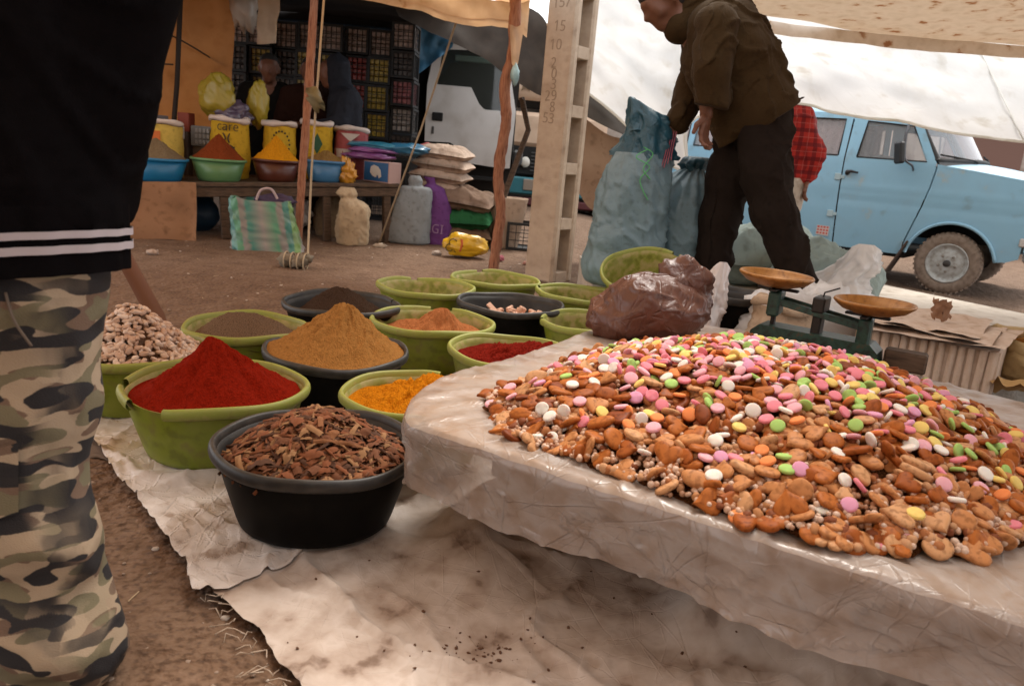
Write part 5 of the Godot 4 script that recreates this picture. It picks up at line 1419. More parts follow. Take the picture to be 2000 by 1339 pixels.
	# bonnet, scuttle, windscreen, roof
	st = S()
	grid(st, 24, 14, func(u, v):
		var z: float = (u * 2.0 - 1.0)
		var x: float = lerpf(-0.30 + 0.26 * (1.0 - z * z), 0.46 + 0.05 * (1.0 - z * z), v)
		var edge: float = 1.0 - pow(absf(z), 6.0)
		var y := lerpf(1.16, 1.07, v * v * 0.6 + v * 0.4) + 0.055 * (1.0 - z * z) - 0.012 * (1.0 - edge)
		return Vector3(x, y, z * van_z(1.08)))
	part("bonnet", st, paint, t)
	st = S()
	grid(st, 24, 10, func(u, v):
		var z: float = (u * 2.0 - 1.0)
		return Vector3(lerpf(0.46, 0.52, sin(v * PI * 0.5)) + 0.05 * (1.0 - z * z), lerpf(1.07 + 0.055 * (1.0 - z * z), 0.42, v), z * 0.825))
	part("front_panel", st, paint, t)
	st = S()
	for k in 7: box(st, Vector3(0.56, 0.66 + k * 0.035, 0), Vector3(0.03, 0.014, 0.95))
	part("grille", st, mat(lin(0.08, 0.08, 0.08), 0.4, 0.5), t)
	for s in [1.0, -1.0]:
		st = S(); ell(st, Vector3(0.545, 0.76, s * 0.62), Vector3(0.03, 0.095, 0.095), Basis(), 20, 12)
		part("headlight", st, mat(lin(0.55, 0.55, 0.52), 0.1), t)
		st = S(); box(st, Vector3(0.50, 0.55, s * 0.78), Vector3(0.06, 0.075, 0.11), Basis(), 0.01)
		part("indicator", st, mat(lin(0.50, 0.47, 0.44), 0.3), t)
	st = S(); box(st, Vector3(0.56, 0.43, 0), Vector3(0.08, 0.11, 1.66), Basis(), 0.02)
	part("bumper", st, mat(lin(0.32, 0.29, 0.26), 0.5, 0.3), t)
	st = S()
	grid(st, 24, 4, func(u, v):
		var z: float = (u * 2.0 - 1.0)
		return Vector3(-0.32 + 0.28 * (1.0 - z * z) + 0.05 * v, 1.205 + 0.03 * (1.0 - z * z) - 0.05 * v, z * 0.815))
	part("scuttle", st, mat(lin(0.045, 0.042, 0.042), 0.6), t)
	var ws := func(u: float, v: float, off: float) -> Vector3:
		var z: float = (u * 2.0 - 1.0)
		return Vector3(-0.325 + 0.28 * (1.0 - z * z) - 0.26 * v + off, 1.20 + 0.03 * (1.0 - z * z) + 0.40 * v, z * (0.80 - 0.09 * v))
	st = S(); grid(st, 24, 8, func(u, v): return ws.call(lerpf(0.02, 0.98, u), v, -0.01))
	part("windscreen", st, glass, t)
	for q in [[0.0, 0.0, 0.0, 1.0], [1.0, 0.0, 1.0, 1.0], [0.0, 0.0, 1.0, 0.0], [0.0, 1.0, 1.0, 1.0]]:
		st = S(); var pts := []
		for i in 25: pts.append(ws.call(lerpf(q[0], q[2], i / 24.0), lerpf(q[1], q[3], i / 24.0), 0.004))
		tube(st, pts, 0.024 if q[0] != q[2] else 0.03, 8)
		part("windscreen_seal", st, rubber, t)
	for q in [0.30, 0.72]:
		st = S(); tube(st, [ws.call(q, -0.02, 0.04), ws.call(q + 0.02, 0.03, 0.035), ws.call(q + 0.18, 0.10, 0.03)], 0.008, 5); tube(st, [ws.call(q + 0.06, 0.04, 0.03), ws.call(q + 0.26, 0.14, 0.03)], 0.009, 5)
		part("wiper", st, rubber, t)
	st = S()
	grid(st, 24, 20, func(u, v):
		var z: float = (u * 2.0 - 1.0)
		var x: float = lerpf(-0.56, -3.40, v)
		return Vector3(x + 0.12 * (1.0 - z * z) * (1.0 - v), 1.595 + 0.16 * pow(1.0 - pow(absf(z), 2.6), 0.6) * smoothstep(0.0, 0.1, v + 0.02), z * van_z(1.595)))
	part("roof", st, paint, t)
	st = S(); box(st, Vector3(-3.43, 0.96, 0), Vector3(0.05, 1.25, 1.62), Basis(), 0.02)
	part("rear_panel", st, paint, t)
	# mirror on its stalk
	st = S(); tube(st, spline([Vector3(-0.50, 1.10, 0.84), Vector3(-0.50, 1.14, 0.93), Vector3(-0.56, 1.20, 0.98), Vector3(-0.59, 1.42, 0.97), Vector3(-0.60, 1.58, 0.86)]), 0.010, 6)
	var mr := part("mirror_stalk", st, mat(lin(0.10, 0.10, 0.11), 0.4, 0.4), t)
	st = S(); box(st, Vector3(-0.61, 1.245, 1.0), Vector3(0.055, 0.20, 0.13), Basis(Vector3.BACK, 0.15) * Basis(Vector3.UP, 0.7), 0.018)
	part("mirror_case", st, mat(lin(0.02, 0.02, 0.021), 0.5), mr)
	# sticker on the lower side
	st = S(); box(st, Vector3(-1.235, 0.445, van_z(0.445) + 0.003), Vector3(0.125, 0.105, 0.004), Basis(Vector3.BACK, -0.02))
	var sk := part("sticker", st, mat(lin(0.55, 0.50, 0.47), 0.6), t)
	for k in 3:
		for j in 4:
			st = S(); box(st, Vector3(-1.28 + j * 0.030, 0.475 - k * 0.030, van_z(0.445) + 0.006), Vector3(0.022 - 0.004 * ((j + k) % 2), 0.018, 0.002))
			part("red_mark", st, mat(lin(0.52, 0.08, 0.06), 0.6), sk)

func build_truck():
	var white := tex(mat(Color.WHITE, 0.4), ntex(34, 0.01, [lin(0.46, 0.42, 0.38), lin(0.58, 0.55, 0.52), lin(0.62, 0.59, 0.56)], 256, 0, 6), 0.8)
	white.clearcoat_enabled = true; white.clearcoat = 0.3
	var dark := mat(lin(0.008, 0.007, 0.006), 0.85)
	var t := thing("white_truck", "white cab-over truck parked behind the stacked sacks", "truck", Vector3(0, 0, -10.0))
	var pl := func(q): return Vector3(q.x, q.y, 0.0)
	# cab side: lower panel, pillars, roof
	var low := [Vector2(-1.30, 0.86), Vector2(-0.98, 0.87), Vector2(-0.90, 0.82), Vector2(-0.76, 0.64), Vector2(-0.30, 0.61), Vector2(-0.22, 0.62), Vector2(-0.20, 1.30), Vector2(-0.59, 1.295), Vector2(-0.66, 1.36), Vector2(-0.77, 1.545), Vector2(-1.20, 1.545), Vector2(-1.31, 1.545)]
	var d := part("door", panel(low, 0.05, func(q): return Vector3(q.x, q.y, 0.03 - 0.06 * pow((q.y - 1.0) / 0.6, 2.0) - 0.008 * exp(-pow((q.y - 0.90) / 0.012, 2.0)))), white, t)
	var st := S(); box(st, Vector3(-1.155, 1.165, 0.035), Vector3(0.13, 0.10, 0.03), Basis(), 0.012)
	part("handle", st, dark, d)
	st = S(); box(st, Vector3(-1.205, 1.0, 0.035), Vector3(0.03, 0.09, 0.012), Basis(), 0.006)
	part("lock", st, mat(lin(0.12, 0.11, 0.10), 0.4, 0.5), d)
	for q in [[Vector2(-1.31, 1.545), Vector2(-1.19, 1.545), Vector2(-1.15, 1.96), Vector2(-1.24, 2.02)], [Vector2(-1.24, 2.02), Vector2(-1.15, 1.96), Vector2(-0.42, 2.0), Vector2(-0.40, 2.06)], [Vector2(-0.20, 1.30), Vector2(-0.27, 1.30), Vector2(-0.44, 2.0), Vector2(-0.38, 2.06)]]:
		part("cab_pillar", panel(q, 0.1, func(v): return Vector3(v.x, v.y, 0.03 - 0.10 * (v.y - 1.0))), white, t)
	var glass := mat(Color(0.25, 0.27, 0.25, 0.45), 0.05); glass.transparency = BaseMaterial3D.TRANSPARENCY_ALPHA
	part("window_pane", panel([Vector2(-1.20, 1.53), Vector2(-0.77, 1.53), Vector2(-0.60, 1.28), Vector2(-0.24, 1.28), Vector2(-0.43, 2.0), Vector2(-1.16, 1.97)], 0.2, func(v): return Vector3(v.x, v.y, 0.015 - 0.10 * (v.y - 1.0))), glass, t)
	st = S(); box(st, Vector3(-0.78, 2.10, -0.9), Vector3(0.95, 0.14, 1.75), Basis(), 0.05)
	part("roof", st, white, t)
	st = S(); box(st, Vector3(-1.16, 2.19, -0.05), Vector3(0.24, 0.10, 0.20), Basis(), 0.04)
	part("roof_lamp", st, mat(lin(0.62, 0.60, 0.56), 0.3), t)
	st = S(); box(st, Vector3(-0.75, 1.88, -0.12), Vector3(0.5, 0.07, 0.03), Basis(), 0.01)
	part("sun_strip", st, mat(lin(0.16, 0.24, 0.19), 0.6), t)
	st = S(); box(st, Vector3(-0.78, 1.3, -1.75), Vector3(1.05, 1.4, 0.05)); box(st, Vector3(-1.29, 1.3, -0.9), Vector3(0.04, 1.4, 1.7)); box(st, Vector3(-0.25, 0.95, -0.9), Vector3(0.05, 0.65, 1.7)); box(st, Vector3(-0.8, 0.75, -0.9), Vector3(1.0, 0.2, 1.65))
	part("cab_shell", st, dark, t)
	for x in [-1.15, -3.6]:
		var w := Node3D.new(); w.name = "wheel"; t.add_child(w, true)
		w.position = Vector3(x, 0.40, -0.18); w.basis = Basis(Vector3.RIGHT, PI / 2)
		st = S(); lathe(st, [Vector2(0.22, 0.09), Vector2(0.30, 0.11), Vector2(0.39, 0.10), Vector2(0.40, 0.0), Vector2(0.39, -0.10), Vector2(0.22, -0.09)], 36)
		part("tyre", st, mat(lin(0.03, 0.026, 0.023), 0.9), w)
		st = S(); lathe(st, [Vector2(0.23, 0.09), Vector2(0.18, 0.04), Vector2(0.09, 0.07), Vector2(0.0, 0.09)], 28)
		part("rim", st, mat(lin(0.2, 0.19, 0.18), 0.5), w)
	st = S(); box(st, Vector3(-3.2, 0.72, -0.9), Vector3(3.7, 0.16, 0.9)); box(st, Vector3(-3.3, 1.5, -0.9), Vector3(3.7, 1.3, 1.7), Basis(), 0.02)
	part("load_body", st, mat(lin(0.03, 0.06, 0.10), 0.7), t)
	for k in 5:
		st = S(); box(st, Vector3(-0.55, 0.47 - k * 0.0, -0.04), Vector3(0.5, 0.04, 0.2))
		if k == 0: part("step", st, dark, t)
	st = S(); box(st, Vector3(-0.14, 0.75, -0.9), Vector3(0.12, 0.2, 1.8), Basis(), 0.03)
	part("bumper", st, mat(lin(0.03, 0.03, 0.03), 0.6), t)
	# folded blue plastic behind the crates, over the load bed
	solo("blue_sheeting", sheet([Vector3(-1.42, 2.25, -9.7), Vector3(-0.95, 2.2, -9.75), Vector3(-1.0, 1.95, -9.7), Vector3(-1.40, 1.6, -9.7)], 10, 10, 0.06, 3.0, 2.0), mat(lin(0.05, 0.18, 0.32), 0.5), "blue plastic sheeting between the crates and the truck cab", "tarp")
	# second truck, seen from the front between the posts
	t = thing("tan_truck", "tan fronted truck with teal bumper and round lamps facing the stalls", "truck", Vector3(0.42, -0.10, -12.6))
	var tan := tex(mat(Color.WHITE, 0.45), ntex(35, 0.012, [lin(0.42, 0.27, 0.17), lin(0.55, 0.38, 0.26), lin(0.60, 0.43, 0.30)], 256, 0, 6), 0.8)
	st = S(); box(st, Vector3(0, 1.28, -0.4), Vector3(1.55, 0.52, 0.8), Basis(), 0.06)
	part("front_panel", st, tan, t)
	st = S(); box(st, Vector3(0, 0.80, -0.42), Vector3(1.6, 0.44, 0.78), Basis(), 0.02)
	part("grille_body", st, dark, t)
	for k in 6:
		st = S(); box(st, Vector3(0, 0.66 + k * 0.055, -0.02), Vector3(0.75, 0.018, 0.02))
		part("grille_bar", st, mat(lin(0.10, 0.10, 0.10), 0.4, 0.6), t)
	for x in [-0.62, -0.46, 0.50, 0.64]:
		st = S(); ell(st, Vector3(x, 0.78, 0.0), Vector3(0.075, 0.085, 0.05), Basis(), 18, 10)
		part("headlight", st, mat(lin(0.62, 0.58, 0.50) if x > -0.6 else lin(0.45, 0.20, 0.05), 0.15), t)
	st = S(); box(st, Vector3(0, 0.42, 0.02), Vector3(1.75, 0.26, 0.16), Basis(), 0.02)
	part("bumper", st, mat(lin(0.03, 0.16, 0.19), 0.5), t)
	st = S(); box(st, Vector3(-0.36, 0.44, 0.11), Vector3(0.20, 0.17, 0.03), Basis(), 0.02)
	part("fog_lamp", st, mat(lin(0.28, 0.22, 0.17), 0.3), t)
	st = S(); box(st, Vector3(0, 0.18, 0.0), Vector3(1.7, 0.12, 0.2), Basis(), 0.02)
	part("lower_bar", st, mat(lin(0.10, 0.02, 0.02), 0.6), t)
	st = S(); box(st, Vector3(0, 2.0, -0.55), Vector3(1.5, 0.75, 0.7), Basis(), 0.08)
	part("windscreen_frame", st, dark, t)
	st = S()
	grid(st, 20, 12, func(u, v):
		var a: float = (v - 0.5) * 2.4
		return Vector3((u - 0.5) * 1.3, 1.92 + sin(a) * 0.22, -0.16 + cos(a) * 0.16))
	part("sun_visor", st, tan, t)
	# star on the visor
	var star := PackedVector2Array()
	for k in 10:
		var r := 0.12 if k % 2 == 0 else 0.048
		star.append(Vector2(sin(TAU * k / 10) * r, cos(TAU * k / 10) * r))
	st = S(); prism(st, star, 0.0, 0.006, Basis(Vector3.RIGHT, -0.1), Vector3(-0.55, 1.93, 0.005))
	part("star", st, mat(lin(0.12, 0.07, 0.03), 0.7), t)
	for s in [-1.0, 1.0]:
		st = S(); tube(st, [Vector3(s * 0.7, -0.02, -0.35), Vector3(s * 0.7 + s * 0.18, -0.02, -0.35)], 0.38, 24)
		part("wheel", st, mat(lin(0.03, 0.027, 0.024), 0.9), t).position = Vector3(0, 0.38, -0.1)
	st = S(); tube(st, [Vector3(-0.10, 1.28, -6.95), Vector3(-0.02, 1.02, -6.9), Vector3(-0.19, 0.42, -6.85), Vector3(-0.26, 0.0, -6.8)], 0.025, 8, 0.2)
	solo("bent_pole", st, M.wood_dark, "dark bent pole propping the brown canvas behind the wooden post", "pole")

# ---------------------------------------------------------------- the stall behind
func tab(x: float, back := 0.0) -> Vector3:
	# point on the back stall's table top, x metres across, "back" metres behind its front edge
	return Vector3(x, 0.40 + 0.059 * (x + 2.75), -5.62 - 0.56 * (x + 2.75) - back)

func plastic(c: Color, rough := 0.3) -> StandardMaterial3D:
	var m := mat(c, rough); bump(m, M.crease, 1.4); m.metallic_specular = 0.6
	return m

func yellow_sack(at: Vector3, r: float, h: float, cloth: Color, label: String) -> Node3D:
	var t := thing("rolled_sack", label, "sack", at, 0.0, "open sacks on the back stall table")
	part("body", sack([[0.0, r * 0.9, r * 0.9, 0, 0], [0.03, r * 1.05, r * 1.05, 0, 0], [h * 0.5, r * 1.05, r * 1.05, 0, 0], [h * 0.9, r, r, 0, 0]], 40, 6, 0.06, 1.6, at.x * 7.0), fabric(cloth, (cloth.srgb_to_linear() * 0.85).linear_to_srgb(), 230 + int(absf(at.x) * 10.0), 2.0, 0.6, 0.2), t)
	var st := S(); var pts := []; var rr := []
	for i in 33:
		var a := TAU * i / 32
		pts.append(Vector3(cos(a) * r, h * 0.93 + 0.008 * sin(a * 2.0 + at.x * 9.0), sin(a) * r)); rr.append(0.022 + 0.004 * sin(a * 5.0))
	tube(st, pts, rr, 8, 0.2, false)
	part("rolled_rim", st, mat(lin(0.60, 0.50, 0.44), 0.7), t)
	st = S(); ell(st, Vector3(0, h * 0.88, 0), Vector3(r * 0.95, 0.02, r * 0.95))
	part("contents", st, mat(lin(0.14, 0.09, 0.05), 1.0), t)
	return t

func small_basin(at: Vector3, R: float, c: Color, label: String):
	var t := thing("basin", label, "basin", at, 0.0, "basins on the back stall table")
	var st := S()
	lathe(st, [Vector2(0, 0), Vector2(0.70 * R, 0.0), Vector2(0.76 * R, 0.02), Vector2(0.94 * R, 0.15), Vector2(0.92 * R, 0.15), Vector2(0.72 * R, 0.03), Vector2(0, 0.025)], 48)
	part("bowl", st, mat(c, 0.35), t)
	st = S(); lathe(st, [Vector2(0.93 * R, 0.148), Vector2(1.0 * R, 0.15), Vector2(1.01 * R, 0.162), Vector2(0.98 * R, 0.17), Vector2(0.92 * R, 0.165), Vector2(0.91 * R, 0.15)], 48)
	part("rim", st, mat(c, 0.4), t)

func build_back_stall():
	# table
	var t := thing("stall_table", "long rough wooden trestle table of the back stall", "table", Vector3.ZERO)
	var dir := (tab(-0.9) - tab(-3.0)).normalized()
	var bk := Vector3(-dir.z, 0, dir.x); bk = -bk if bk.z > 0 else bk
	var b := Basis(dir, bk.cross(dir) * -1.0 if bk.cross(dir).y < 0 else bk.cross(dir), bk)
	for k in 5:
		var st := S(); box(st, (tab(-3.05) + tab(-1.05)) * 0.5 + bk * (0.08 + k * 0.19) + Vector3(0, -0.02, 0), Vector3(2.30, 0.03, 0.18), b, 0.004)
		part("plank", st, M.wood_dark, t)
	var st := S(); box(st, (tab(-3.05) + tab(-1.05)) * 0.5 + bk * 0.02 + Vector3(0, -0.075, 0), Vector3(2.30, 0.07, 0.035), b, 0.004)
	part("apron", st, M.wood_dark, t)
	for x in [-2.95, -2.24, -1.56, -1.12]:
		for d in [0.04, 0.85]:
			var p = tab(x) + bk * d
			st = S(); box(st, Vector3(p.x, (p.y - 0.04) * 0.5, p.z), Vector3(0.06, p.y - 0.04, 0.06), b, 0.005)
			part("leg", st, M.wood_dark, t)
	# powder basins along the front edge
	var rows := [[-2.73, 0.225, lin(0.012, 0.16, 0.34), "blue basin with a grey-brown seed cone on the back stall", lin(0.20, 0.145, 0.085), 0.15, "grey-brown seed cone in the blue basin on the back stall"],
		[-2.35, 0.205, lin(0.11, 0.24, 0.10), "pale green basin on the back stall table", lin(0.20, 0.045, 0.014), 0.19, "red-brown powder cone in the pale green basin"],
		[-1.975, 0.19, lin(0.085, 0.022, 0.012), "brown basin on the back stall table", lin(0.62, 0.26, 0.012), 0.19, "bright yellow powder cone in the brown basin"],
		[-1.63, 0.185, lin(0.05, 0.17, 0.33), "dull blue basin on the back stall table", lin(0.26, 0.15, 0.05), 0.09, "low tan powder cone in the dull blue basin"]]
	for q in rows:
		var p: Vector3 = tab(q[0], 0.22)
		small_basin(p, q[1], q[2], q[3])
		solo("spice_cone", mound(q[1] * 0.93, 0.16, [[0.0, q[5]], [0.1, q[5] * 0.92], [0.5, q[5] * 0.45], [1.0, 0.0]], Vector2.ZERO, 0.005, 22.0, q[0]), powder(q[4], 240 + int(absf(q[0]) * 10.0), 0.3), q[6], "spice heap", p, "powder cones on the back stall")
	# open sacks behind them
	var yel := lin(0.58, 0.36, 0.03)
	var s1 := yellow_sack(tab(-2.86, 0.62), 0.165, 0.46, lin(0.62, 0.45, 0.10), "yellow sack with an orange badge and rolled white rim")
	st = S(); box(st, Vector3(0.04, 0.30, 0.175), Vector3(0.10, 0.13, 0.006), Basis(Vector3.UP, 0.2), 0.002)
	part("orange_badge", st, mat(lin(0.55, 0.13, 0.02), 0.6), s1)
	var s2 := yellow_sack(tab(-2.40, 0.62), 0.14, 0.50, yel, "yellow sack printed with black letters and rolled white rim")
	text(s2, "black_print", "care", 0.085, Vector3(0.035, 0.41, 0.15), Basis(Vector3.UP, 0.2), mat(lin(0.03, 0.02, 0.01), 0.7), 0.004)
	for q in [[Vector3(0.0, 0.26, 0.155), Vector3(0.02, 0.22, 0.16), Vector3(0.0, 0.19, 0.16)], [Vector3(0.05, 0.26, 0.15), Vector3(0.04, 0.22, 0.157), Vector3(0.05, 0.19, 0.155)], [Vector3(-0.03, 0.17, 0.158), Vector3(0.0, 0.125, 0.165), Vector3(0.06, 0.12, 0.157), Vector3(0.085, 0.16, 0.14)], [Vector3(-0.02, 0.14, 0.16), Vector3(0.03, 0.175, 0.16), Vector3(0.08, 0.15, 0.145), Vector3(0.09, 0.09, 0.142)]]:
		st = S(); tube(st, spline(q), 0.006, 5)
		part("black_print", st, mat(lin(0.03, 0.02, 0.01), 0.7), s2).position.y = 0.10
	var s3 := yellow_sack(tab(-2.06, 0.62), 0.125, 0.48, yel, "yellow sack printed with a beaded black ring")
	for k in 18:
		var a := TAU * k / 18
		st = S(); ell(st, Vector3(0.045 + cos(a) * 0.066, 0.29 + sin(a) * 0.10, 0.136 - 0.35 * pow(0.045 + cos(a) * 0.066, 2.0) * 8.0), Vector3(0.008, 0.009, 0.006), Basis(), 8, 6)
		part("ring_bead", st, mat(lin(0.03, 0.025, 0.01), 0.7), s3)
	var s4 := yellow_sack(tab(-1.79, 0.62), 0.12, 0.50, yel, "yellow sack printed with a green diamond")
	st = S(); prism(st, PackedVector2Array([Vector2(0, -0.085), Vector2(0.045, 0), Vector2(0, 0.085), Vector2(-0.045, 0)]), 0.0, 0.005, Basis(), Vector3(0.035, 0.30, 0.128))
	part("green_diamond", st, mat(lin(0.01, 0.07, 0.025), 0.6), s4)
	var s5 := yellow_sack(tab(-1.53, 0.62), 0.135, 0.46, lin(0.36, 0.09, 0.09), "dull red and white sack with a pale winged emblem")
	st = S(); prism(st, PackedVector2Array([Vector2(-0.08, 0.03), Vector2(0.08, 0.03), Vector2(0.04, -0.005), Vector2(0.0, -0.035), Vector2(-0.04, -0.005)]), 0.0, 0.005, Basis(), Vector3(0.02, 0.36, 0.142))
	part("winged_emblem", st, mat(lin(0.5, 0.42, 0.36), 0.6), s5)
	st = S(); lathe(st, [Vector2(0.145, 0.19), Vector2(0.147, 0.26)], 32)
	part("white_band", st, mat(lin(0.5, 0.42, 0.38), 0.7), s5)
	# folded plastic sheets stacked on the corner
	var k0 := 0
	for q in [[Vector3(-1.33, 0.21, 0.30), Vector3(0.20, 0.03, 0.14), lin(0.20, 0.06, 0.20), "folded purple plastic at the bottom of the stacked sheets"], [Vector3(-1.31, 0.255, 0.32), Vector3(0.19, 0.028, 0.13), lin(0.25, 0.08, 0.24), "folded lilac plastic between purple and blue sheets"], [Vector3(-1.30, 0.295, 0.36), Vector3(0.21, 0.03, 0.13), lin(0.03, 0.20, 0.30), "folded turquoise plastic on top of the lilac sheets"], [Vector3(-1.06, 0.27, 0.30), Vector3(0.20, 0.05, 0.15), lin(0.025, 0.15, 0.27), "folded blue plastic hanging over the table corner"]]:
		solo("folded_plastic", crumple(Vector3.ZERO, q[1], 0.22, 1.2, k0 * 5.0 + 1.0, Basis(), 48, 24), plastic(q[2]), q[3], "plastic sheet", tab(q[0].x, q[0].z) + Vector3(0, q[0].y, 0), "folded plastic sheets on the back stall")
		k0 += 1
	# printed blue box
	var bx := thing("printed_box", "blue printed carton with a white figure on its front", "box", tab(-1.24, 0.10), -0.50)
	st = S(); box(st, Vector3(0, 0.085, -0.08), Vector3(0.27, 0.17, 0.16), Basis(), 0.003)
	part("carton", st, mat(lin(0.42, 0.27, 0.24), 0.7), bx)
	st = S(); box(st, Vector3(0, 0.087, 0.002), Vector3(0.25, 0.15, 0.004))
	part("blue_face", st, mat(lin(0.015, 0.09, 0.24), 0.5), bx)
	st = S(); prism(st, PackedVector2Array([Vector2(-0.05, 0.035), Vector2(-0.02, 0.05), Vector2(0.02, 0.04), Vector2(0.05, 0.01), Vector2(0.06, -0.04), Vector2(0.035, -0.055), Vector2(0.02, -0.02), Vector2(0.005, -0.05), Vector2(-0.03, -0.04), Vector2(-0.06, -0.01)]), 0.0, 0.004, Basis(), Vector3(0.0, 0.09, 0.0045))
	part("white_figure", st, mat(lin(0.55, 0.52, 0.47), 0.6), bx)
	solo("orange_wrapper", crumple(Vector3(0, 0.07, 0), Vector3(0.055, 0.085, 0.05), 0.6, 1.6, 3.0, Basis(), 36, 26), plastic(lin(0.55, 0.25, 0.02)), "crumpled orange plastic wrapper beside the blue carton", "plastic bag", tab(-1.45, 0.08))
	# clutter at the orange canvas
	var cl := [["grey_carton", Vector3(-3.02, 0.42, 0.85), Vector3(0.26, 0.14, 0.2), lin(0.13, 0.12, 0.13), "grey carton on top of the goods by the orange canvas"], ["red_carton", Vector3(-2.80, 0.44, 0.95), Vector3(0.10, 0.15, 0.1), lin(0.22, 0.04, 0.02), "small red carton by the orange canvas"], ["blister_tray", Vector3(-2.62, 0.33, 0.80), Vector3(0.20, 0.16, 0.12), lin(0.16, 0.16, 0.16), "grey tray of small packets behind the yellow sacks"], ["white_carton", Vector3(-2.86, 0.36, 0.80), Vector3(0.20, 0.10, 0.12), lin(0.45, 0.43, 0.42), "white carton under the grey one by the orange canvas"], ["white_tub", Vector3(-2.50, 0.24, 0.70), Vector3(0.09, 0.14, 0.09), lin(0.48, 0.42, 0.42), "white tub beside the printed yellow sack"]]
	for q in cl:
		var n := thing(q[0], q[4], "carton", tab(q[1].x, q[1].z) + Vector3(0, 0.0, 0), -0.3)
		st = S(); box(st, Vector3(0, q[1].y, 0), q[2], Basis(Vector3.UP, 0.2), 0.006)
		part("carton", st, mat(q[3], 0.7), n)
		st = S(); box(st, Vector3(0, q[1].y * 0.5 - q[2].y * 0.25, 0), Vector3(q[2].x * 0.9, q[1].y - q[2].y * 0.5, q[2].z * 0.9), Basis(), 0.004)
		part("stock_below", st, mat(lin(0.10, 0.075, 0.06), 0.8), n)
		if q[0] == "blister_tray":
			for i in 5:
				for j in 3:
					st = S(); box(st, Vector3(-0.075 + i * 0.037, q[1].y - 0.045 + j * 0.045, 0.066), Vector3(0.026, 0.034, 0.01), Basis(), 0.003)
					part("packet", st, mat(lin(0.28, 0.28, 0.28), 0.4), n)
	solo("yellow_bag", crumple(Vector3(0, 0.12, 0), Vector3(0.13, 0.17, 0.1), 0.25, 0.9, 5.0, Basis(), 48, 36), plastic(lin(0.32, 0.24, 0.02), 0.4), "standing yellow plastic bag behind the printed sack", "plastic bag", tab(-2.56, 0.85) + Vector3(0, 0.52, 0))
	solo("yellow_bag", crumple(Vector3(0, 0.10, 0), Vector3(0.08, 0.17, 0.07), 0.25, 0.9, 8.0, Basis(), 48, 36), plastic(lin(0.36, 0.27, 0.02), 0.4), "slim yellow plastic bag beside the purple pouch", "plastic bag", tab(-2.28, 0.85) + Vector3(0, 0.50, 0))
	solo("purple_pouch", crumple(Vector3(0, 0.08, 0), Vector3(0.13, 0.10, 0.1), 0.35, 1.2, 2.0, Basis(), 48, 36), plastic(lin(0.075, 0.05, 0.085), 0.35), "dark purple plastic pouch between the yellow bags", "plastic bag", tab(-2.44, 0.80) + Vector3(0, 0.42, 0))
	# sacking cloth hung over the table end
	solo("hanging_sacking", strip_sheet([tab(-3.1) + Vector3(0, 0.0, 0.06), tab(-2.75) + Vector3(0, 0.0, 0.06), tab(-2.45) + Vector3(0, 0.0, 0.06), tab(-2.40) + Vector3(0, 0.0, 0.06)], [tab(-3.15) + Vector3(0, -0.40, 0.10), tab(-2.78) + Vector3(0, -0.40, 0.08), tab(-2.48) + Vector3(0, -0.42, 0.09), tab(-2.38) + Vector3(0, -0.48, 0.12)], 8, 16, 0.03, 3.0, 2.0), fabric(lin(0.36, 0.20, 0.115), lin(0.27, 0.14, 0.075), 250, 1.5, 0.9, 0.4), "tan sacking cloth hanging over the end of the back table", "cloth")
	# striped shopping bag
	t = thing("striped_bag", "green and grey striped plaid shopping bag standing on the dirt", "bag", Vector3(-1.82, 0.0, -5.62), 0.25)
	st = S()
	var bw := 0.215; var bh := 0.355; var bd := 0.12
	var stripe := [lin(0.08, 0.27, 0.16), lin(0.22, 0.20, 0.185), lin(0.05, 0.21, 0.17), lin(0.18, 0.33, 0.10), lin(0.28, 0.25, 0.235), lin(0.12, 0.30, 0.28)]
	var bagf := func(u: float, v: float) -> Vector3:
		# u runs round the bag, v upwards
		var a: float = u * TAU
		var sx := signf(cos(a)) * pow(absf(cos(a)), 0.35); var sz := signf(sin(a)) * pow(absf(sin(a)), 0.45)
		var w := bw * (1.06 - 0.12 * v + 0.10 * exp(-v * 6.0)); var dd := bd * (1.25 - 0.5 * v)
		var k := 1.0 + 0.07 * nz2.get_noise_3d(sx * 1.4, v * 3.0, sz * 1.4) + 0.04 * nz.get_noise_3d(sx * 4.0, v * 6.0, sz * 4.0)
		return Vector3(sx * w * k - 0.06 * v, v * bh + 0.015 * nz.get_noise_2d(u * 9.0, v * 2.0) * v, sz * dd * k)
	gridc(st, 120, 30, bagf, func(u, v):
		var p: Vector3 = bagf.call(u, v)
		var i := int(floor((p.x + 0.06 * v + 2.0) / 0.043)) % stripe.size()
		var c: Color = stripe[i].srgb_to_linear()
		if int(floor(v * 5.0)) % 2 == 1: c = c.lerp(Color(0.20, 0.24, 0.20), 0.30)
		return c)
	var sm := mat(Color.WHITE, 0.4); sm.vertex_color_use_as_albedo = true; sm.clearcoat_enabled = true; sm.clearcoat = 0.3
	part("body", st, sm, t)
	st = S(); tube(st, spline([Vector3(-0.08, 0.35, 0.06), Vector3(-0.05, 0.42, 0.06), Vector3(0.02, 0.43, 0.06), Vector3(0.07, 0.35, 0.06)]), 0.010, 6)
	part("handle", st, mat(lin(0.45, 0.35, 0.36), 0.6), t)
	st = S(); ell(st, Vector3(0.05, 0.345, 0), Vector3(0.13, 0.05, 0.08), Basis(), 20, 12, 0.4, 2.0, 3.0)
	part("contents", st, mat(lin(0.05, 0.03, 0.07), 0.7), t)
	# sacks on the ground, each with its own shape
	var cream := fabric(lin(0.50, 0.38, 0.25), lin(0.40, 0.29, 0.18), 251, 2.0, 0.9, 0.3)
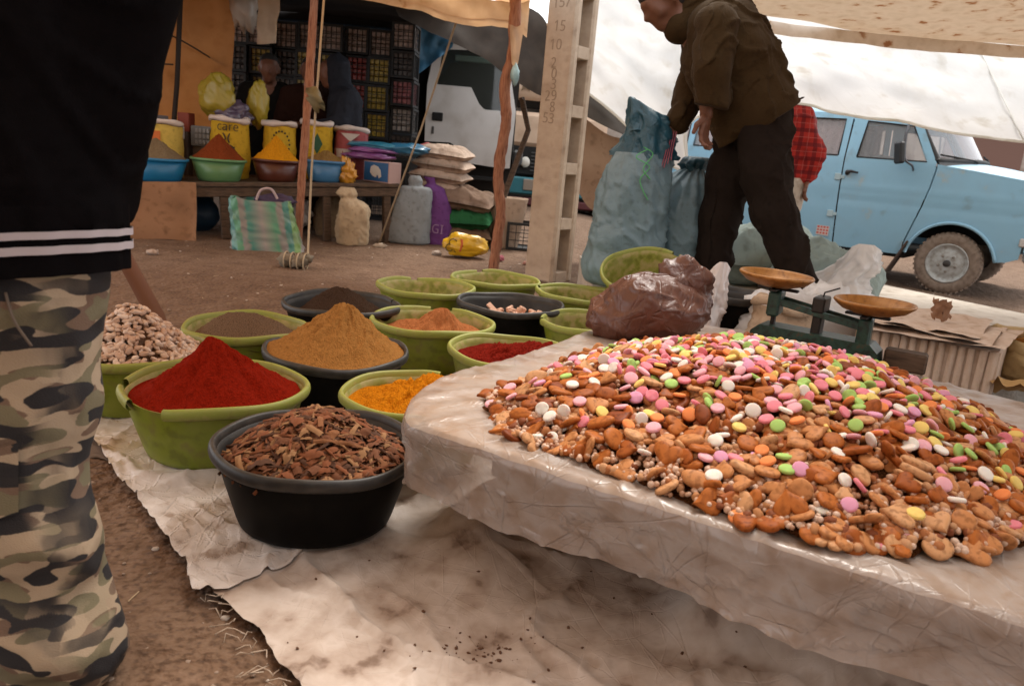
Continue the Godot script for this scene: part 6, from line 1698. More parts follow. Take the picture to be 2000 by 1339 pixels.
	solo("cream_sack", sack([[0.0, 0.10, 0.09, 0, 0], [0.02, 0.12, 0.11, 0, 0], [0.15, 0.132, 0.12, 0.0, 0], [0.28, 0.125, 0.115, 0.01, 0], [0.335, 0.10, 0.095, -0.01, 0], [0.365, 0.065, 0.06, -0.04, 0], [0.40, 0.085, 0.065, -0.055, 0], [0.45, 0.05, 0.03, -0.05, 0]], 56, 8, 0.10, 1.5, 6.0), cream, "cream sack with folded top beside the table leg", "sack", Vector3(-1.35, 0.0, -6.25))
	solo("cream_sack", sack([[0.0, 0.12, 0.11, 0, 0], [0.02, 0.15, 0.13, 0, 0], [0.2, 0.16, 0.14, 0, 0], [0.33, 0.10, 0.09, 0, 0], [0.36, 0.02, 0.02, 0, 0]], 40, 8, 0.10, 1.5, 16.0), fabric(lin(0.25, 0.17, 0.10), lin(0.18, 0.12, 0.07), 252, 2.0), "tan sack pushed under the back table behind the cream one", "sack", Vector3(-1.62, 0.0, -6.72))
	solo("white_bundle", crumple(Vector3(0, 0.12, 0), Vector3(0.16, 0.13, 0.12), 0.3, 1.5, 2.0, Basis(), 40, 30), mat(lin(0.48, 0.43, 0.39), 0.8), "whitish bundle in the shade under the back table", "bundle", Vector3(-1.95, 0.05, -6.6))
	solo("blue_drum", crumple(Vector3(0, 0.14, 0), Vector3(0.16, 0.16, 0.16), 0.08, 1.0, 4.0, Basis(), 40, 30), mat(lin(0.008, 0.03, 0.06), 0.5), "dark blue plastic tub in the shade under the hanging sacking", "tub", Vector3(-2.62, 0.0, -6.3))
	var gsk := fabric(lin(0.26, 0.28, 0.29), lin(0.20, 0.215, 0.225), 253, 1.8, 0.7, 0.3)
	solo("grey_sack", sack([[0.0, 0.17, 0.12, 0.0, 0], [0.02, 0.20, 0.15, 0.0, 0], [0.10, 0.195, 0.15, 0.0, 0], [0.30, 0.165, 0.13, 0.03, 0], [0.46, 0.13, 0.10, 0.05, 0], [0.485, 0.06, 0.05, 0.05, 0], [0.53, 0.06, 0.045, 0.045, 0], [0.57, 0.04, 0.02, 0.04, 0]], 56, 8, 0.05, 1.5, 2.0), gsk, "pale blue-grey sack tied at the neck by the guy rope", "sack", Vector3(-0.97, 0.0, -6.66))
	t = thing("purple_sack", "purple woven sack tied at the neck between grey and green sacks", "sack", Vector3(-0.735, 0.0, -6.78))
	part("body", sack([[0.0, 0.12, 0.11, 0.0, 0], [0.02, 0.145, 0.125, 0.0, 0], [0.15, 0.14, 0.12, 0.0, 0], [0.35, 0.12, 0.105, -0.02, 0], [0.47, 0.09, 0.08, -0.05, 0], [0.51, 0.04, 0.035, -0.07, 0], [0.56, 0.05, 0.03, -0.09, 0]], 56, 8, 0.06, 1.5, 21.0), fabric(lin(0.15, 0.055, 0.20), lin(0.09, 0.035, 0.13), 254, 1.8, 0.7, 0.3), t)
	text(t, "sack_print", "AGI", 0.10, Vector3(-0.01, 0.14, 0.133), Basis(Vector3.BACK, -0.05), mat(lin(0.28, 0.17, 0.31), 0.7), 0.004)
	# pile of full sacks
	var pil := fabric(lin(0.50, 0.38, 0.30), lin(0.42, 0.31, 0.24), 255, 1.6, 0.8, 0.25)
	for k in 4:
		var o := solo("stacked_sack", pillow(0.50, 0.36, 0.13, 0.02, k * 3.0), pil, ["cream full sack with red print on top of the pile", "second cream full sack of the pile", "third cream full sack of the pile", "lowest cream full sack above the brown sack"][k], "sack", Vector3(-0.74 + 0.01 * sin(k * 2.0), 0.765 - k * 0.098, -7.0), "cream sacks piled by the truck")
		o.rotation = Vector3(0.05, -0.2 + 0.08 * sin(k * 3.0), -0.06)
		st = S(); grid(st, 10, 10, func(u, v):
			var x: float = -0.92 + u * 0.34; var y: float = (v - 0.5) * 1.3
			var tk := sqrt(maxf(0.0, 1.0 - pow(absf(x), 3.2))) * sqrt(maxf(0.0, 1.0 - pow(absf(y), 3.0)))
			return Vector3(x * 0.25 * (1.0 - 0.05 * (1.0 - y * y)), 0.065 * tk * (1.0 + 0.25 * nz.get_noise_3d(x * 1.5 + k * 3.0, y * 1.5, k * 3.0)) + 0.004 + 0.02 * nz2.get_noise_3d(x * 1.6 + k * 3.0, y * 1.6, 1.0) * tk, y * 0.18 * (1.0 - 0.10 * (1.0 - x * x))))
		part("red_print", st, mat(lin(0.40, 0.09, 0.085), 0.7), o)
	var o2 := solo("brown_sack", pillow(0.56, 0.40, 0.19, 0.03, 31.0), fabric(lin(0.22, 0.15, 0.11), lin(0.16, 0.105, 0.075), 256, 1.6), "brown full sack under the cream pile", "sack", Vector3(-0.52, 0.385, -6.9))
	o2.rotation = Vector3(0.1, -0.2, -0.08)
	o2 = solo("green_sack", pillow(0.52, 0.40, 0.19, 0.04, 37.0), fabric(lin(0.025, 0.115, 0.045), lin(0.016, 0.075, 0.03), 257, 1.6), "dark green full sack below the brown one", "sack", Vector3(-0.50, 0.225, -6.88))
	o2.rotation = Vector3(0.15, -0.15, 0.05)
	o2 = solo("brown_sack", pillow(0.54, 0.42, 0.17, 0.03, 41.0), fabric(lin(0.16, 0.10, 0.065), lin(0.11, 0.07, 0.045), 258, 1.6), "brown burlap sack on the ground under the green one", "sack", Vector3(-0.52, 0.085, -6.9))
	o2 = solo("beige_sack", sack([[0.0, 0.12, 0.10, -0.02, 0], [0.02, 0.14, 0.12, -0.02, 0], [0.2, 0.15, 0.125, 0.0, 0], [0.40, 0.16, 0.13, 0.02, 0], [0.44, 0.15, 0.12, 0.03, 0], [0.42, 0.11, 0.09, 0.03, 0]], 48, 8, 0.06, 1.5, 11.0), fabric(lin(0.42, 0.31, 0.23), lin(0.33, 0.235, 0.17), 259, 1.6, 0.85, 0.3), "beige open sack behind the crooked wooden post", "sack", Vector3(-0.15, 0.0, -6.95))
	t = thing("yellow_bag", "filled yellow plastic bag with black and red print lying on the dirt", "plastic bag", Vector3(-0.43, 0.0, -6.12), 0.1)
	part("bag", crumple(Vector3(0, 0.085, 0), Vector3(0.16, 0.09, 0.09), 0.20, 1.1, 9.0, Basis(), 56, 40, -0.075), plastic(lin(0.62, 0.36, 0.01), 0.3), t)
	for q in [[-0.10, 0.11, 0.03], [-0.125, 0.07, 0.028], [-0.07, 0.06, 0.02]]:
		st = S(); var pts := []
		for i in 13: pts.append(Vector3(q[0] + cos(TAU * i / 12) * q[2], q[1] + sin(TAU * i / 12) * q[2], 0.088 - absf(q[0]) * 0.2))
		tube(st, pts, 0.004, 5, 0.0, false)
		part("black_ring", st, mat(lin(0.05, 0.04, 0.01), 0.6), t)
	st = S(); tube(st, spline([Vector3(-0.035, 0.14, 0.07), Vector3(-0.03, 0.10, 0.088), Vector3(-0.045, 0.05, 0.085)]), 0.010, 6)
	part("red_mark", st, mat(lin(0.50, 0.10, 0.02), 0.6), t)
	# black crate on the ground
	plastic_crate(Vector3(0.02, 0.0, -6.95), 0.0, 0.30, 0.24, "low black plastic crate behind the beige sack", [], 0.3)
	# wall of crates with packets
	var packs := [lin(0.62, 0.48, 0.42), lin(0.60, 0.42, 0.07), lin(0.52, 0.07, 0.05), lin(0.46, 0.33, 0.07), lin(0.12, 0.10, 0.09), lin(0.58, 0.20, 0.21), lin(0.60, 0.54, 0.50)]
	var plan := [[0, 0, 0, 0, 0, 0, 0, 0], [4, 3, 4, 1, 1, 2, 1, 4], [4, 3, 4, 1, 1, 2, 1, 5], [4, 4, 4, 4, 3, 1, 1, 6], [4, 4, 4, 4, 4, 4, 4, 4]]
	var words := ["cream", "yellow", "red", "ochre", "dark", "pink", "silvery"]
	var rown := ["top", "second", "third", "fourth", "bottom"]
	var ordn := ["first", "second", "third", "fourth", "fifth", "sixth", "seventh", "eighth"]
	for c in 8:
		for r in 5:
			var x := -3.05 + c * 0.243
			plastic_crate(Vector3(x, 1.92 - 0.27 * (r + 1) + (0.07 if c == 7 else 0.0) + 0.006 * sin(c * 3.0), -8.55 + 0.07 * sin(c * 2.0 + r)), 0.02 * sin(c * 5.0 + r * 3.0), 0.235, 0.262, "crate of %s packets, %s row of the crate wall, %s from the orange canvas" % [words[plan[r][c]], rown[r], ordn[c]], [packs[plan[r][c]]], 0.40, "crates stacked at the back stall")
	for c in 8:
		var x := -3.05 + c * 0.243
		for r in 2:
			plastic_crate(Vector3(x, 0.0 + r * 0.275, -8.55), 0.0, 0.235, 0.27, "empty crate at the foot of the crate wall, %s layer, %s from the orange canvas" % [["ground", "upper"][r], ordn[c]], [], 0.40, "crates stacked at the back stall")

var crate_meshes := {}
func plastic_crate(at: Vector3, turn: float, w: float, h: float, label: String, packs: Array, d := 0.35, group := "") -> void:
	var t := thing("plastic_crate", label, "crate", at, turn, group)
	var key := "%f %f %f" % [w, h, d]
	if not crate_meshes.has(key):
		var st := S()
		for s in [-1.0, 1.0]:
			for q in [0.0, 1.0]:
				box(st, Vector3(0, 0.012 + q * (h - 0.024), s * (d / 2 - 0.006)), Vector3(w, 0.024, 0.012))
				box(st, Vector3(s * (w / 2 - 0.006), 0.012 + q * (h - 0.024), 0), Vector3(0.012, 0.024, d - 0.03))
			for k in 5:
				var wd := 0.024 if k == 0 or k == 4 else 0.005
				box(st, Vector3(lerpf(-w / 2 + 0.012, w / 2 - 0.012, k / 4.0), h / 2, s * (d / 2 - 0.006)), Vector3(wd, h - 0.04, 0.010))
				box(st, Vector3(s * (w / 2 - 0.006), h / 2, lerpf(-d / 2 + 0.02, d / 2 - 0.02, k / 4.0)), Vector3(0.010, h - 0.04, wd))
			for k in 2: box(st, Vector3(0, h * (0.36 + 0.28 * k), s * (d / 2 - 0.007)), Vector3(w - 0.02, 0.006, 0.008))
		box(st, Vector3(0, 0.008, 0), Vector3(w - 0.03, 0.008, d - 0.03))
		crate_meshes[key] = done(st)
		st = S()
		var nx := 4; var ny := 4
		for i in nx:
			for j in ny:
				box(st, Vector3((i + 0.5) / nx * (w - 0.04) - (w - 0.04) / 2, 0.02 + (j + 0.5) / ny * (h - 0.035), 0.004 * ((i * 3 + j * 5) % 4)), Vector3((w - 0.04) / nx * 0.9, (h - 0.035) / ny * 0.88, d - 0.06), Basis(), 0.006)
		crate_meshes[key + "p"] = done(st)
		M["crate"] = mat(lin(0.010, 0.010, 0.010), 0.6)
	part("frame", crate_meshes[key], M.crate, t)
	if packs.size():
		var mk := "pack" + str(packs[0])
		if not M.has(mk): M[mk] = tex(mat(packs[0], 0.35), ntex(260, 0.05, [Color(0.5, 0.5, 0.5), Color(1, 1, 1), Color(0.8, 0.8, 0.8)], 128, 0, 4), 5.0)
		part("packets", crate_meshes[key + "p"], M[mk], t).set_meta("kind", "stuff")

# ---------------------------------------------------------------- people
func V(x: float, y: float, z: float) -> Vector3:
	return Vector3(x, y, z)

func hand(st: SurfaceTool, wrist: Vector3, dirv: Vector3, palm_n: Vector3, curl: float, s := 1.0, side := 1.0):
	# palm, four fingers of unequal length and a thumb, meshed finely and joined to the body's mesh
	var d := dirv.normalized(); var n := (palm_n - d * palm_n.dot(d)).normalized(); var w := d.cross(n) * side
	var bones := [[wrist - d * 0.02 * s, wrist + d * 0.03 * s, 0.026 * s, 0.027 * s, n, 1.35]]
	for k in 4:
		var o := (k - 1.5) * 0.019 * s
		var base := wrist + d * (0.082 - 0.004 * absf(k - 1.2)) * s + w * o
		bones.append([wrist + d * 0.02 * s + w * o * 0.6, base, 0.015 * s, 0.0115 * s])
		var L: float = [0.070, 0.080, 0.074, 0.058][k] * s
		var p := base; var dd := d
		for j in 3:
			dd = dd.rotated(w.normalized(), -curl * side * (0.35 + 0.25 * j))
			var q = p + dd * L * [0.45, 0.32, 0.23][j]
			bones.append([p, q, (0.0098 - 0.0008 * j) * s, (0.0092 - 0.0010 * j) * s]); p = q
	var tb := wrist + d * 0.018 * s - w * 0.024 * s
	var t1 := tb + (d * 0.6 - w * 0.6 + n * 0.25).normalized() * 0.042 * s
	bones.append([wrist + d * 0.01 * s, tb, 0.018 * s, 0.015 * s]); bones.append([tb, t1, 0.0135 * s, 0.0115 * s]); bones.append([t1, t1 + (d * 0.9 - w * 0.15 + n * 0.2).normalized() * 0.034 * s, 0.0112 * s, 0.0092 * s])
	st.append_from(body(bones, 0.0042 * s, 0.007 * s), 0, Transform3D())

func head_bones(c: Vector3, fwd: Vector3, up: Vector3, s := 1.0) -> Array:
	var f := fwd.normalized(); var u := (up - f * up.dot(f)).normalized(); var r := f.cross(u)
	var at := func(a: float, b: float, q: float) -> Vector3: return c + (f * a + u * b + r * q) * s
	return [[at.call(-0.025, 0.035, 0.0), at.call(0.015, 0.04, 0.0), 0.083 * s, 0.078 * s], [at.call(0.03, -0.03, 0.0), at.call(0.045, -0.075, 0.0), 0.062 * s, 0.04 * s],
		[at.call(0.06, 0.02, 0.0), at.call(0.075, 0.03, 0.0), 0.045 * s, 0.03 * s], [at.call(0.092, 0.012, 0.0), at.call(0.112, -0.020, 0.0), 0.011 * s, 0.016 * s], [at.call(0.085, -0.022, 0.014), at.call(0.085, -0.022, -0.014), 0.017 * s, 0.017 * s],
		[at.call(0.080, -0.048, 0.02), at.call(0.080, -0.048, -0.02), 0.014 * s, 0.014 * s], [at.call(0.076, -0.060, 0.015), at.call(0.076, -0.060, -0.015), 0.013 * s, 0.013 * s], [at.call(0.066, -0.088, 0.0), at.call(0.06, -0.09, 0.0), 0.024 * s, 0.02 * s],
		[at.call(0.083, 0.032, 0.038), at.call(0.088, 0.034, 0.012), 0.013 * s, 0.012 * s], [at.call(0.083, 0.032, -0.038), at.call(0.088, 0.034, -0.012), 0.013 * s, 0.012 * s],
		[at.call(0.07, -0.005, 0.045), at.call(0.06, -0.03, 0.05), 0.02 * s, 0.018 * s], [at.call(0.07, -0.005, -0.045), at.call(0.06, -0.03, -0.05), 0.02 * s, 0.018 * s],
		[at.call(-0.01, 0.012, 0.082), at.call(-0.015, -0.025, 0.078), 0.016 * s, 0.011 * s], [at.call(-0.01, 0.012, -0.082), at.call(-0.015, -0.025, -0.078), 0.016 * s, 0.011 * s]]

func face(t: Node3D, c: Vector3, fwd: Vector3, up: Vector3, s := 1.0):
	var f := fwd.normalized(); var u := (up - f * up.dot(f)).normalized(); var r := f.cross(u)
	for q in [-1.0, 1.0]:
		var st := S(); ell(st, c + (f * 0.089 + u * 0.014 + r * 0.030 * q) * s, Vector3.ONE * 0.011 * s, Basis(), 10, 8)
		part("eye", st, mat(lin(0.05, 0.035, 0.03), 0.2), t)

func wrinkled(amp: float, fr: float, sd: float) -> Callable:
	return func(p: Vector3) -> Vector3:
		var w := amp * nz2.get_noise_3d(p.x * fr + sd, p.y * fr * 0.7, p.z * fr) + amp * 0.5 * nz.get_noise_3d(p.x * fr * 2.0, p.y * fr * 2.3 + sd, p.z * fr * 2.0)
		return p + Vector3(w, w * 0.3, w)

func build_people():
	var skin := mat(lin(0.16, 0.062, 0.032), 0.55); skin.subsurf_scatter_enabled = true; skin.subsurf_scatter_strength = 0.1
	var coat := fabric(lin(0.046, 0.026, 0.0105), lin(0.034, 0.019, 0.0075), 270, 2.5, 0.95, 0.2); coat.rim_enabled = true; coat.rim = 0.3; bump(coat, M.crease, 0.6)
	var trous := fabric(lin(0.020, 0.0135, 0.0105), lin(0.014, 0.0095, 0.0075), 271, 2.5, 0.9, 0.2)
	# man bending over the tall sack
	var t := thing("person", "person in a brown coat bending to reach into the tall blue sack", "person", Vector3.ZERO)
	var hc := V(0.578, 1.578, -3.95); var hf := V(-0.80, -0.62, 0.06); var hu := V(-0.55, 0.83, 0.0)
	var st := S()
	var bones := head_bones(hc, hf, hu)
	bones += [[hc + V(0.04, -0.03, 0), V(0.68, 1.48, -3.95), 0.058, 0.062], [V(0.68, 1.48, -3.95), V(0.86, 1.42, -3.95), 0.065, 0.12], [V(0.84, 1.42, -3.95), V(1.06, 1.12, -3.95), 0.15, 0.14],
		[V(0.80, 1.46, -3.79), V(0.775, 1.26, -3.76), 0.055, 0.045], [V(0.775, 1.26, -3.76), V(0.805, 1.075, -3.78), 0.042, 0.030], [V(0.80, 1.46, -4.1), V(0.787, 1.20, -4.1), 0.055, 0.045], [V(0.787, 1.20, -4.1), V(0.715, 1.01, -4.06), 0.042, 0.030],
		[V(1.07, 1.06, -3.86), V(1.17, 0.69, -3.82), 0.085, 0.058], [V(1.17, 0.69, -3.82), V(1.37, 0.30, -3.80), 0.055, 0.035], [V(1.06, 1.06, -4.04), V(1.03, 0.66, -4.08), 0.085, 0.058], [V(1.03, 0.66, -4.08), V(1.03, 0.28, -4.10), 0.055, 0.035]]
	st.append_from(body(bones, 0.011, 0.03), 0, Transform3D())
	st.append_from(body(head_bones(hc, hf, hu, 1.01), 0.006, 0.018), 0, Transform3D())
	hand(st, V(0.806, 1.075, -3.78), V(-0.03, -1.0, 0.02), V(-0.75, 0.0, -0.55), 0.75, 1.08)
	hand(st, V(0.715, 1.01, -4.06), V(-0.62, -0.75, 0.0), V(-0.5, 0.4, -0.7), 0.5, 1.05)
	part("body", st.commit(), skin, t)
	face(t, hc, hf, hu)
	st = S()
	var hfn := hf.normalized(); var hun := (hu - hfn * hu.dot(hfn)).normalized()
	part("hair", body([[hc + hfn * 0.025 + hun * 0.066, hc - hfn * 0.04 + hun * 0.055, 0.080, 0.084], [hc - hfn * 0.045 + hun * 0.03, hc - hfn * 0.055 - hun * 0.01, 0.082, 0.07]], 0.009, 0.03, wrinkled(0.004, 12.0, 2.0)), mat(lin(0.022, 0.016, 0.014), 0.8), t)
	# coat: torso, skirt, sleeves, standing collar
	var folds := func(q: Vector3) -> Vector3:
		var w := 0.014 * ridge(nz.get_noise_3d(q.x * 3.0 + q.y * 1.5, q.y * 3.2 - q.x * 2.5, q.z * 3.0), 0.10) - 0.005 + 0.007 * ridge(nz.get_noise_3d(q.x * 6.0, q.y * 5.0 - q.x * 4.0, q.z * 6.0), 0.12) + 0.003 * nz.get_noise_3d(q.x * 11.0, q.y * 11.0, q.z * 11.0)
		return q + V(w, w * 0.2, w)
	bones = [[V(0.82, 1.46, -3.88), V(0.93, 1.36, -3.86), 0.14, 0.15], [V(0.82, 1.46, -4.02), V(0.93, 1.36, -4.04), 0.14, 0.15], [V(0.88, 1.35, -3.95), V(1.01, 1.20, -3.95), 0.19, 0.20], [V(0.90, 1.50, -3.95), V(1.02, 1.30, -3.95), 0.135, 0.17], [V(1.02, 1.20, -3.88), V(1.085, 1.13, -3.86), 0.165, 0.165], [V(1.02, 1.20, -4.02), V(1.085, 1.13, -4.04), 0.165, 0.165],
		[V(0.90, 1.25, -3.95), V(0.975, 1.08, -3.92), 0.135, 0.125], [V(0.975, 1.08, -3.90), V(0.95, 0.965, -3.88), 0.12, 0.05], [V(1.09, 1.15, -3.95), V(1.19, 1.14, -3.92), 0.15, 0.09]]
	part("coat", body(bones, 0.013, 0.035, func(p: Vector3) -> Vector3:
		# hem runs from the raised back down to the front corner
		var q: Vector3 = p
		var hem := 0.945 + (q.x - 0.93) * 0.76
		if q.x > 0.86 and q.y < hem: q.y = lerpf(q.y, hem, 0.9)
		return folds.call(q)), coat, t)
	var slv := [[V(0.795, 1.46, -3.76), V(0.79, 1.28, -3.725), 0.100, 0.088], [V(0.79, 1.28, -3.725), V(0.822, 1.13, -3.745), 0.084, 0.082]]
	part("sleeve", body(slv, 0.011, 0.03, func(p: Vector3) -> Vector3:
		var q: Vector3 = p
		var cut := 1.112 - (q.x - 0.82) * 0.12
		if q.y < cut: q.y = lerpf(q.y, cut, 0.93)
		return folds.call(q)), coat, t)
	part("sleeve", body([[V(0.81, 1.44, -4.10), V(0.79, 1.20, -4.12), 0.092, 0.080], [V(0.79, 1.20, -4.12), V(0.735, 1.05, -4.07), 0.075, 0.064]], 0.012, 0.03, folds), coat, t)
	part("collar", body([[V(0.735, 1.49, -3.95), V(0.665, 1.475, -3.95), 0.098, 0.082], [V(0.70, 1.58, -3.95), V(0.78, 1.56, -3.95), 0.072, 0.10]], 0.012, 0.03, folds), coat, t)
	bones = [[V(1.08, 1.10, -3.86), V(1.13, 0.86, -3.83), 0.145, 0.118], [V(1.13, 0.86, -3.83), V(1.20, 0.66, -3.81), 0.115, 0.098], [V(1.20, 0.66, -3.81), V(1.375, 0.34, -3.79), 0.098, 0.082],
		[V(1.06, 1.08, -4.04), V(1.04, 0.80, -4.07), 0.145, 0.118], [V(1.04, 0.80, -4.07), V(1.02, 0.60, -4.09), 0.112, 0.098], [V(1.02, 0.60, -4.09), V(1.01, 0.30, -4.10), 0.098, 0.088]]
	part("trousers", body(bones, 0.013, 0.05, func(p: Vector3) -> Vector3:
		var w := 0.016 * ridge(nz.get_noise_3d(p.x * 4.0, p.y * 1.8, p.z * 4.0), 0.14) - 0.006 + 0.008 * ridge(nz.get_noise_3d(p.x * 6.0, p.y * 7.0 + p.x * 4.0, p.z * 6.0), 0.16)
		var q: Vector3 = p + V(w, 0, w)
		q.y = maxf(q.y, 0.245)
		return q), trous, t)
	for q in [[V(1.40, 0.235, -3.80), V(1.30, 0.222, -3.74)], [V(1.02, 0.235, -4.10), V(0.91, 0.222, -4.08)]]:
		part("shoe", body([[q[0] + V(0.03, 0.01, 0), q[0].lerp(q[1], 0.5) + V(0, 0.01, 0), 0.042, 0.04], [q[0].lerp(q[1], 0.4), q[1], 0.038, 0.032]], 0.009, 0.02, func(p: Vector3) -> Vector3: return V(p.x, maxf(p.y, 0.203), p.z)), mat(lin(0.20, 0.15, 0.13), 0.8), t)
	st = S(); ell(st, V(0.812, 1.20, -3.672), V(0.006, 0.006, 0.004)); part("coat_button", st, mat(lin(0.55, 0.45, 0.35), 0.4), t)

	# person in red behind the white sheet
	t = thing("person", "person in a red quilted jacket standing beside the blue van", "person", Vector3(0.27, -0.02, -1.05))
	var rs := fabric(lin(0.48, 0.035, 0.025), lin(0.32, 0.02, 0.018), 272, 2.5, 0.6, 0.3)
	var pim := Image.create(64, 64, false, Image.FORMAT_RGB8)
	for y in 64:
		for x in 64:
			var c := Color(0.36, 0.028, 0.022)
			if x % 32 < 9: c = c.lerp(Color(0.10, 0.012, 0.014), 0.7)
			if y % 32 < 9: c = c.lerp(Color(0.10, 0.012, 0.014), 0.7)
			if x % 32 == 20 or y % 32 == 20: c = c.lerp(Color(0.45, 0.16, 0.14), 0.8)
			pim.set_pixel(x, y, c.linear_to_srgb())
	rs.albedo_color = Color.WHITE; tex(rs, ImageTexture.create_from_image(pim), 5.0, false); bump(rs, M.crease, 0.5)
	bones = head_bones(V(1.72, 1.49, -5.1), V(-0.9, 0, -0.3), Vector3.UP, 0.95)
	bones += [[V(1.72, 1.42, -5.1), V(1.72, 1.28, -5.1), 0.05, 0.06], [V(1.72, 1.22, -5.1), V(1.72, 0.8, -5.1), 0.12, 0.11], [V(1.74, 1.25, -4.98), V(1.85, 1.02, -4.95), 0.05, 0.042], [V(1.85, 1.02, -4.95), V(1.82, 0.83, -4.95), 0.04, 0.03], [V(1.70, 1.25, -5.24), V(1.66, 1.0, -5.28), 0.05, 0.042], [V(1.66, 1.0, -5.28), V(1.58, 0.85, -5.28), 0.04, 0.03],
		[V(1.72, 0.75, -5.03), V(1.73, 0.33, -5.03), 0.08, 0.055], [V(1.73, 0.33, -5.03), V(1.74, -0.05, -5.03), 0.05, 0.035], [V(1.72, 0.75, -5.19), V(1.70, 0.33, -5.2), 0.08, 0.055], [V(1.70, 0.33, -5.2), V(1.71, -0.05, -5.2), 0.05, 0.035]]
	st = S(); st.append_from(body(bones, 0.015, 0.03), 0, Transform3D())
	hand(st, V(1.82, 0.83, -4.95), V(-0.1, -1, 0), V(-1, 0, 0), 0.6)
	hand(st, V(1.58, 0.85, -5.28), V(-0.2, -1, 0), V(1, 0, 0), 0.6)
	part("body", st.commit(), skin, t)
	part("hair", body([[V(1.74, 1.545, -5.09), V(1.70, 1.55, -5.1), 0.09, 0.085]], 0.015, 0.03, wrinkled(0.006, 9.0, 1.0)), mat(lin(0.012, 0.01, 0.009), 0.7), t)
	part("jacket", body([[V(1.72, 1.24, -5.05), V(1.72, 0.80, -5.06), 0.155, 0.15], [V(1.72, 1.24, -5.16), V(1.72, 0.80, -5.15), 0.155, 0.15], [V(1.74, 1.24, -4.98), V(1.86, 1.02, -4.93), 0.085, 0.085], [V(1.86, 1.02, -4.93), V(1.835, 0.87, -4.94), 0.085, 0.07], [V(1.70, 1.24, -5.24), V(1.64, 1.0, -5.3), 0.08, 0.08], [V(1.64, 1.0, -5.3), V(1.58, 0.90, -5.29), 0.08, 0.07], [V(1.72, 1.33, -5.1), V(1.72, 1.37, -5.1), 0.09, 0.075]], 0.014, 0.03, func(p: Vector3) -> Vector3:
		var w := 0.003 * sin(p.y * 90.0) + 0.012 * ridge(nz.get_noise_3d(p.x * 5.0, p.y * 6.0, p.z * 5.0), 0.15) - 0.03
		return p + (p - V(1.73, p.y, -5.1)).normalized() * w), rs, t)
	part("trousers", body([[V(1.72, 0.78, -5.04), V(1.73, 0.36, -5.03), 0.12, 0.09], [V(1.73, 0.36, -5.03), V(1.74, -0.03, -5.03), 0.085, 0.07], [V(1.72, 0.78, -5.18), V(1.70, 0.36, -5.2), 0.12, 0.09], [V(1.70, 0.36, -5.2), V(1.71, -0.03, -5.2), 0.085, 0.07]], 0.015, 0.03, wrinkled(0.01, 5.0, 4.0)), fabric(lin(0.50, 0.43, 0.36), lin(0.40, 0.33, 0.27), 273), t)
	for z in [-5.03, -5.2]:
		part("shoe", body([[V(1.75, -0.075, z), V(1.62, -0.085, z - 0.02), 0.04, 0.034]], 0.01, 0.02), mat(lin(0.03, 0.03, 0.035), 0.7), t)

	# young person close by in black jacket and camouflage trousers
	t = thing("person", "person in black jacket with white striped hem and camouflage trousers", "person", Vector3(-0.012, 0.0, 0.0))
	bones = head_bones(V(-0.74, 1.245, -1.14), V(0.1, -0.1, -1), Vector3.UP, 0.92)
	bones += [[V(-0.74, 1.18, -1.12), V(-0.74, 1.05, -1.10), 0.045, 0.055], [V(-0.74, 1.0, -1.10), V(-0.73, 0.66, -1.10), 0.105, 0.10], [V(-0.62, 1.02, -1.10), V(-0.60, 0.81, -1.10), 0.042, 0.036], [V(-0.60, 0.81, -1.10), V(-0.69, 0.72, -1.24), 0.034, 0.027], [V(-0.86, 1.02, -1.10), V(-0.88, 0.81, -1.10), 0.042, 0.036], [V(-0.88, 0.81, -1.10), V(-0.85, 0.70, -1.26), 0.034, 0.027],
		[V(-0.69, 0.62, -1.10), V(-0.69, 0.35, -1.07), 0.07, 0.048], [V(-0.69, 0.35, -1.07), V(-0.62, 0.06, -1.04), 0.045, 0.032], [V(-0.80, 0.62, -1.10), V(-0.83, 0.35, -1.08), 0.07, 0.048], [V(-0.83, 0.35, -1.08), V(-0.88, 0.06, -1.08), 0.045, 0.032]]
	st = S(); st.append_from(body(bones, 0.012, 0.03), 0, Transform3D())
	hand(st, V(-0.69, 0.72, -1.24), V(-0.7, -0.3, -0.3), V(0, 0, 1), 0.8, 0.85)
	hand(st, V(-0.85, 0.70, -1.26), V(0.0, -0.5, -0.9), V(1, 0, 0), 0.8, 0.85)
	part("body", st.commit(), skin, t)
	part("hair", body([[V(-0.74, 1.30, -1.10), V(-0.74, 1.29, -1.15), 0.085, 0.082], [V(-0.74, 1.25, -1.07), V(-0.74, 1.29, -1.08), 0.07, 0.07]], 0.012, 0.03, wrinkled(0.006, 9.0, 5.0)), mat(lin(0.012, 0.009, 0.008), 0.7), t)
	var jk := fabric(lin(0.0060, 0.0052, 0.0058), lin(0.0042, 0.0037, 0.0040), 274, 3.0, 0.8, 0.1); jk.metallic_specular = 0.08
	part("jacket", body([[V(-0.69, 1.0, -1.10), V(-0.70, 0.66, -1.10), 0.13, 0.138], [V(-0.79, 1.0, -1.10), V(-0.79, 0.66, -1.10), 0.13, 0.138], [V(-0.56, 1.07, -1.12), V(-0.600, 0.86, -1.13), 0.10, 0.074], [V(-0.602, 0.86, -1.13), V(-0.635, 0.73, -1.19), 0.074, 0.062], [V(-0.87, 1.02, -1.10), V(-0.888, 0.82, -1.12), 0.072, 0.066], [V(-0.888, 0.82, -1.12), V(-0.855, 0.72, -1.24), 0.062, 0.048], [V(-0.74, 1.11, -1.10), V(-0.74, 1.14, -1.11), 0.075, 0.065]], 0.011, 0.04, func(p: Vector3) -> Vector3:
		var w := 0.006 * ridge(nz.get_noise_3d(p.x * 4.0 + 2.0, p.y * 5.0 + p.x * 4.0, p.z * 4.0), 0.15) - 0.003
		return V(p.x + w, maxf(p.y, 0.685), p.z + w)), jk, t)
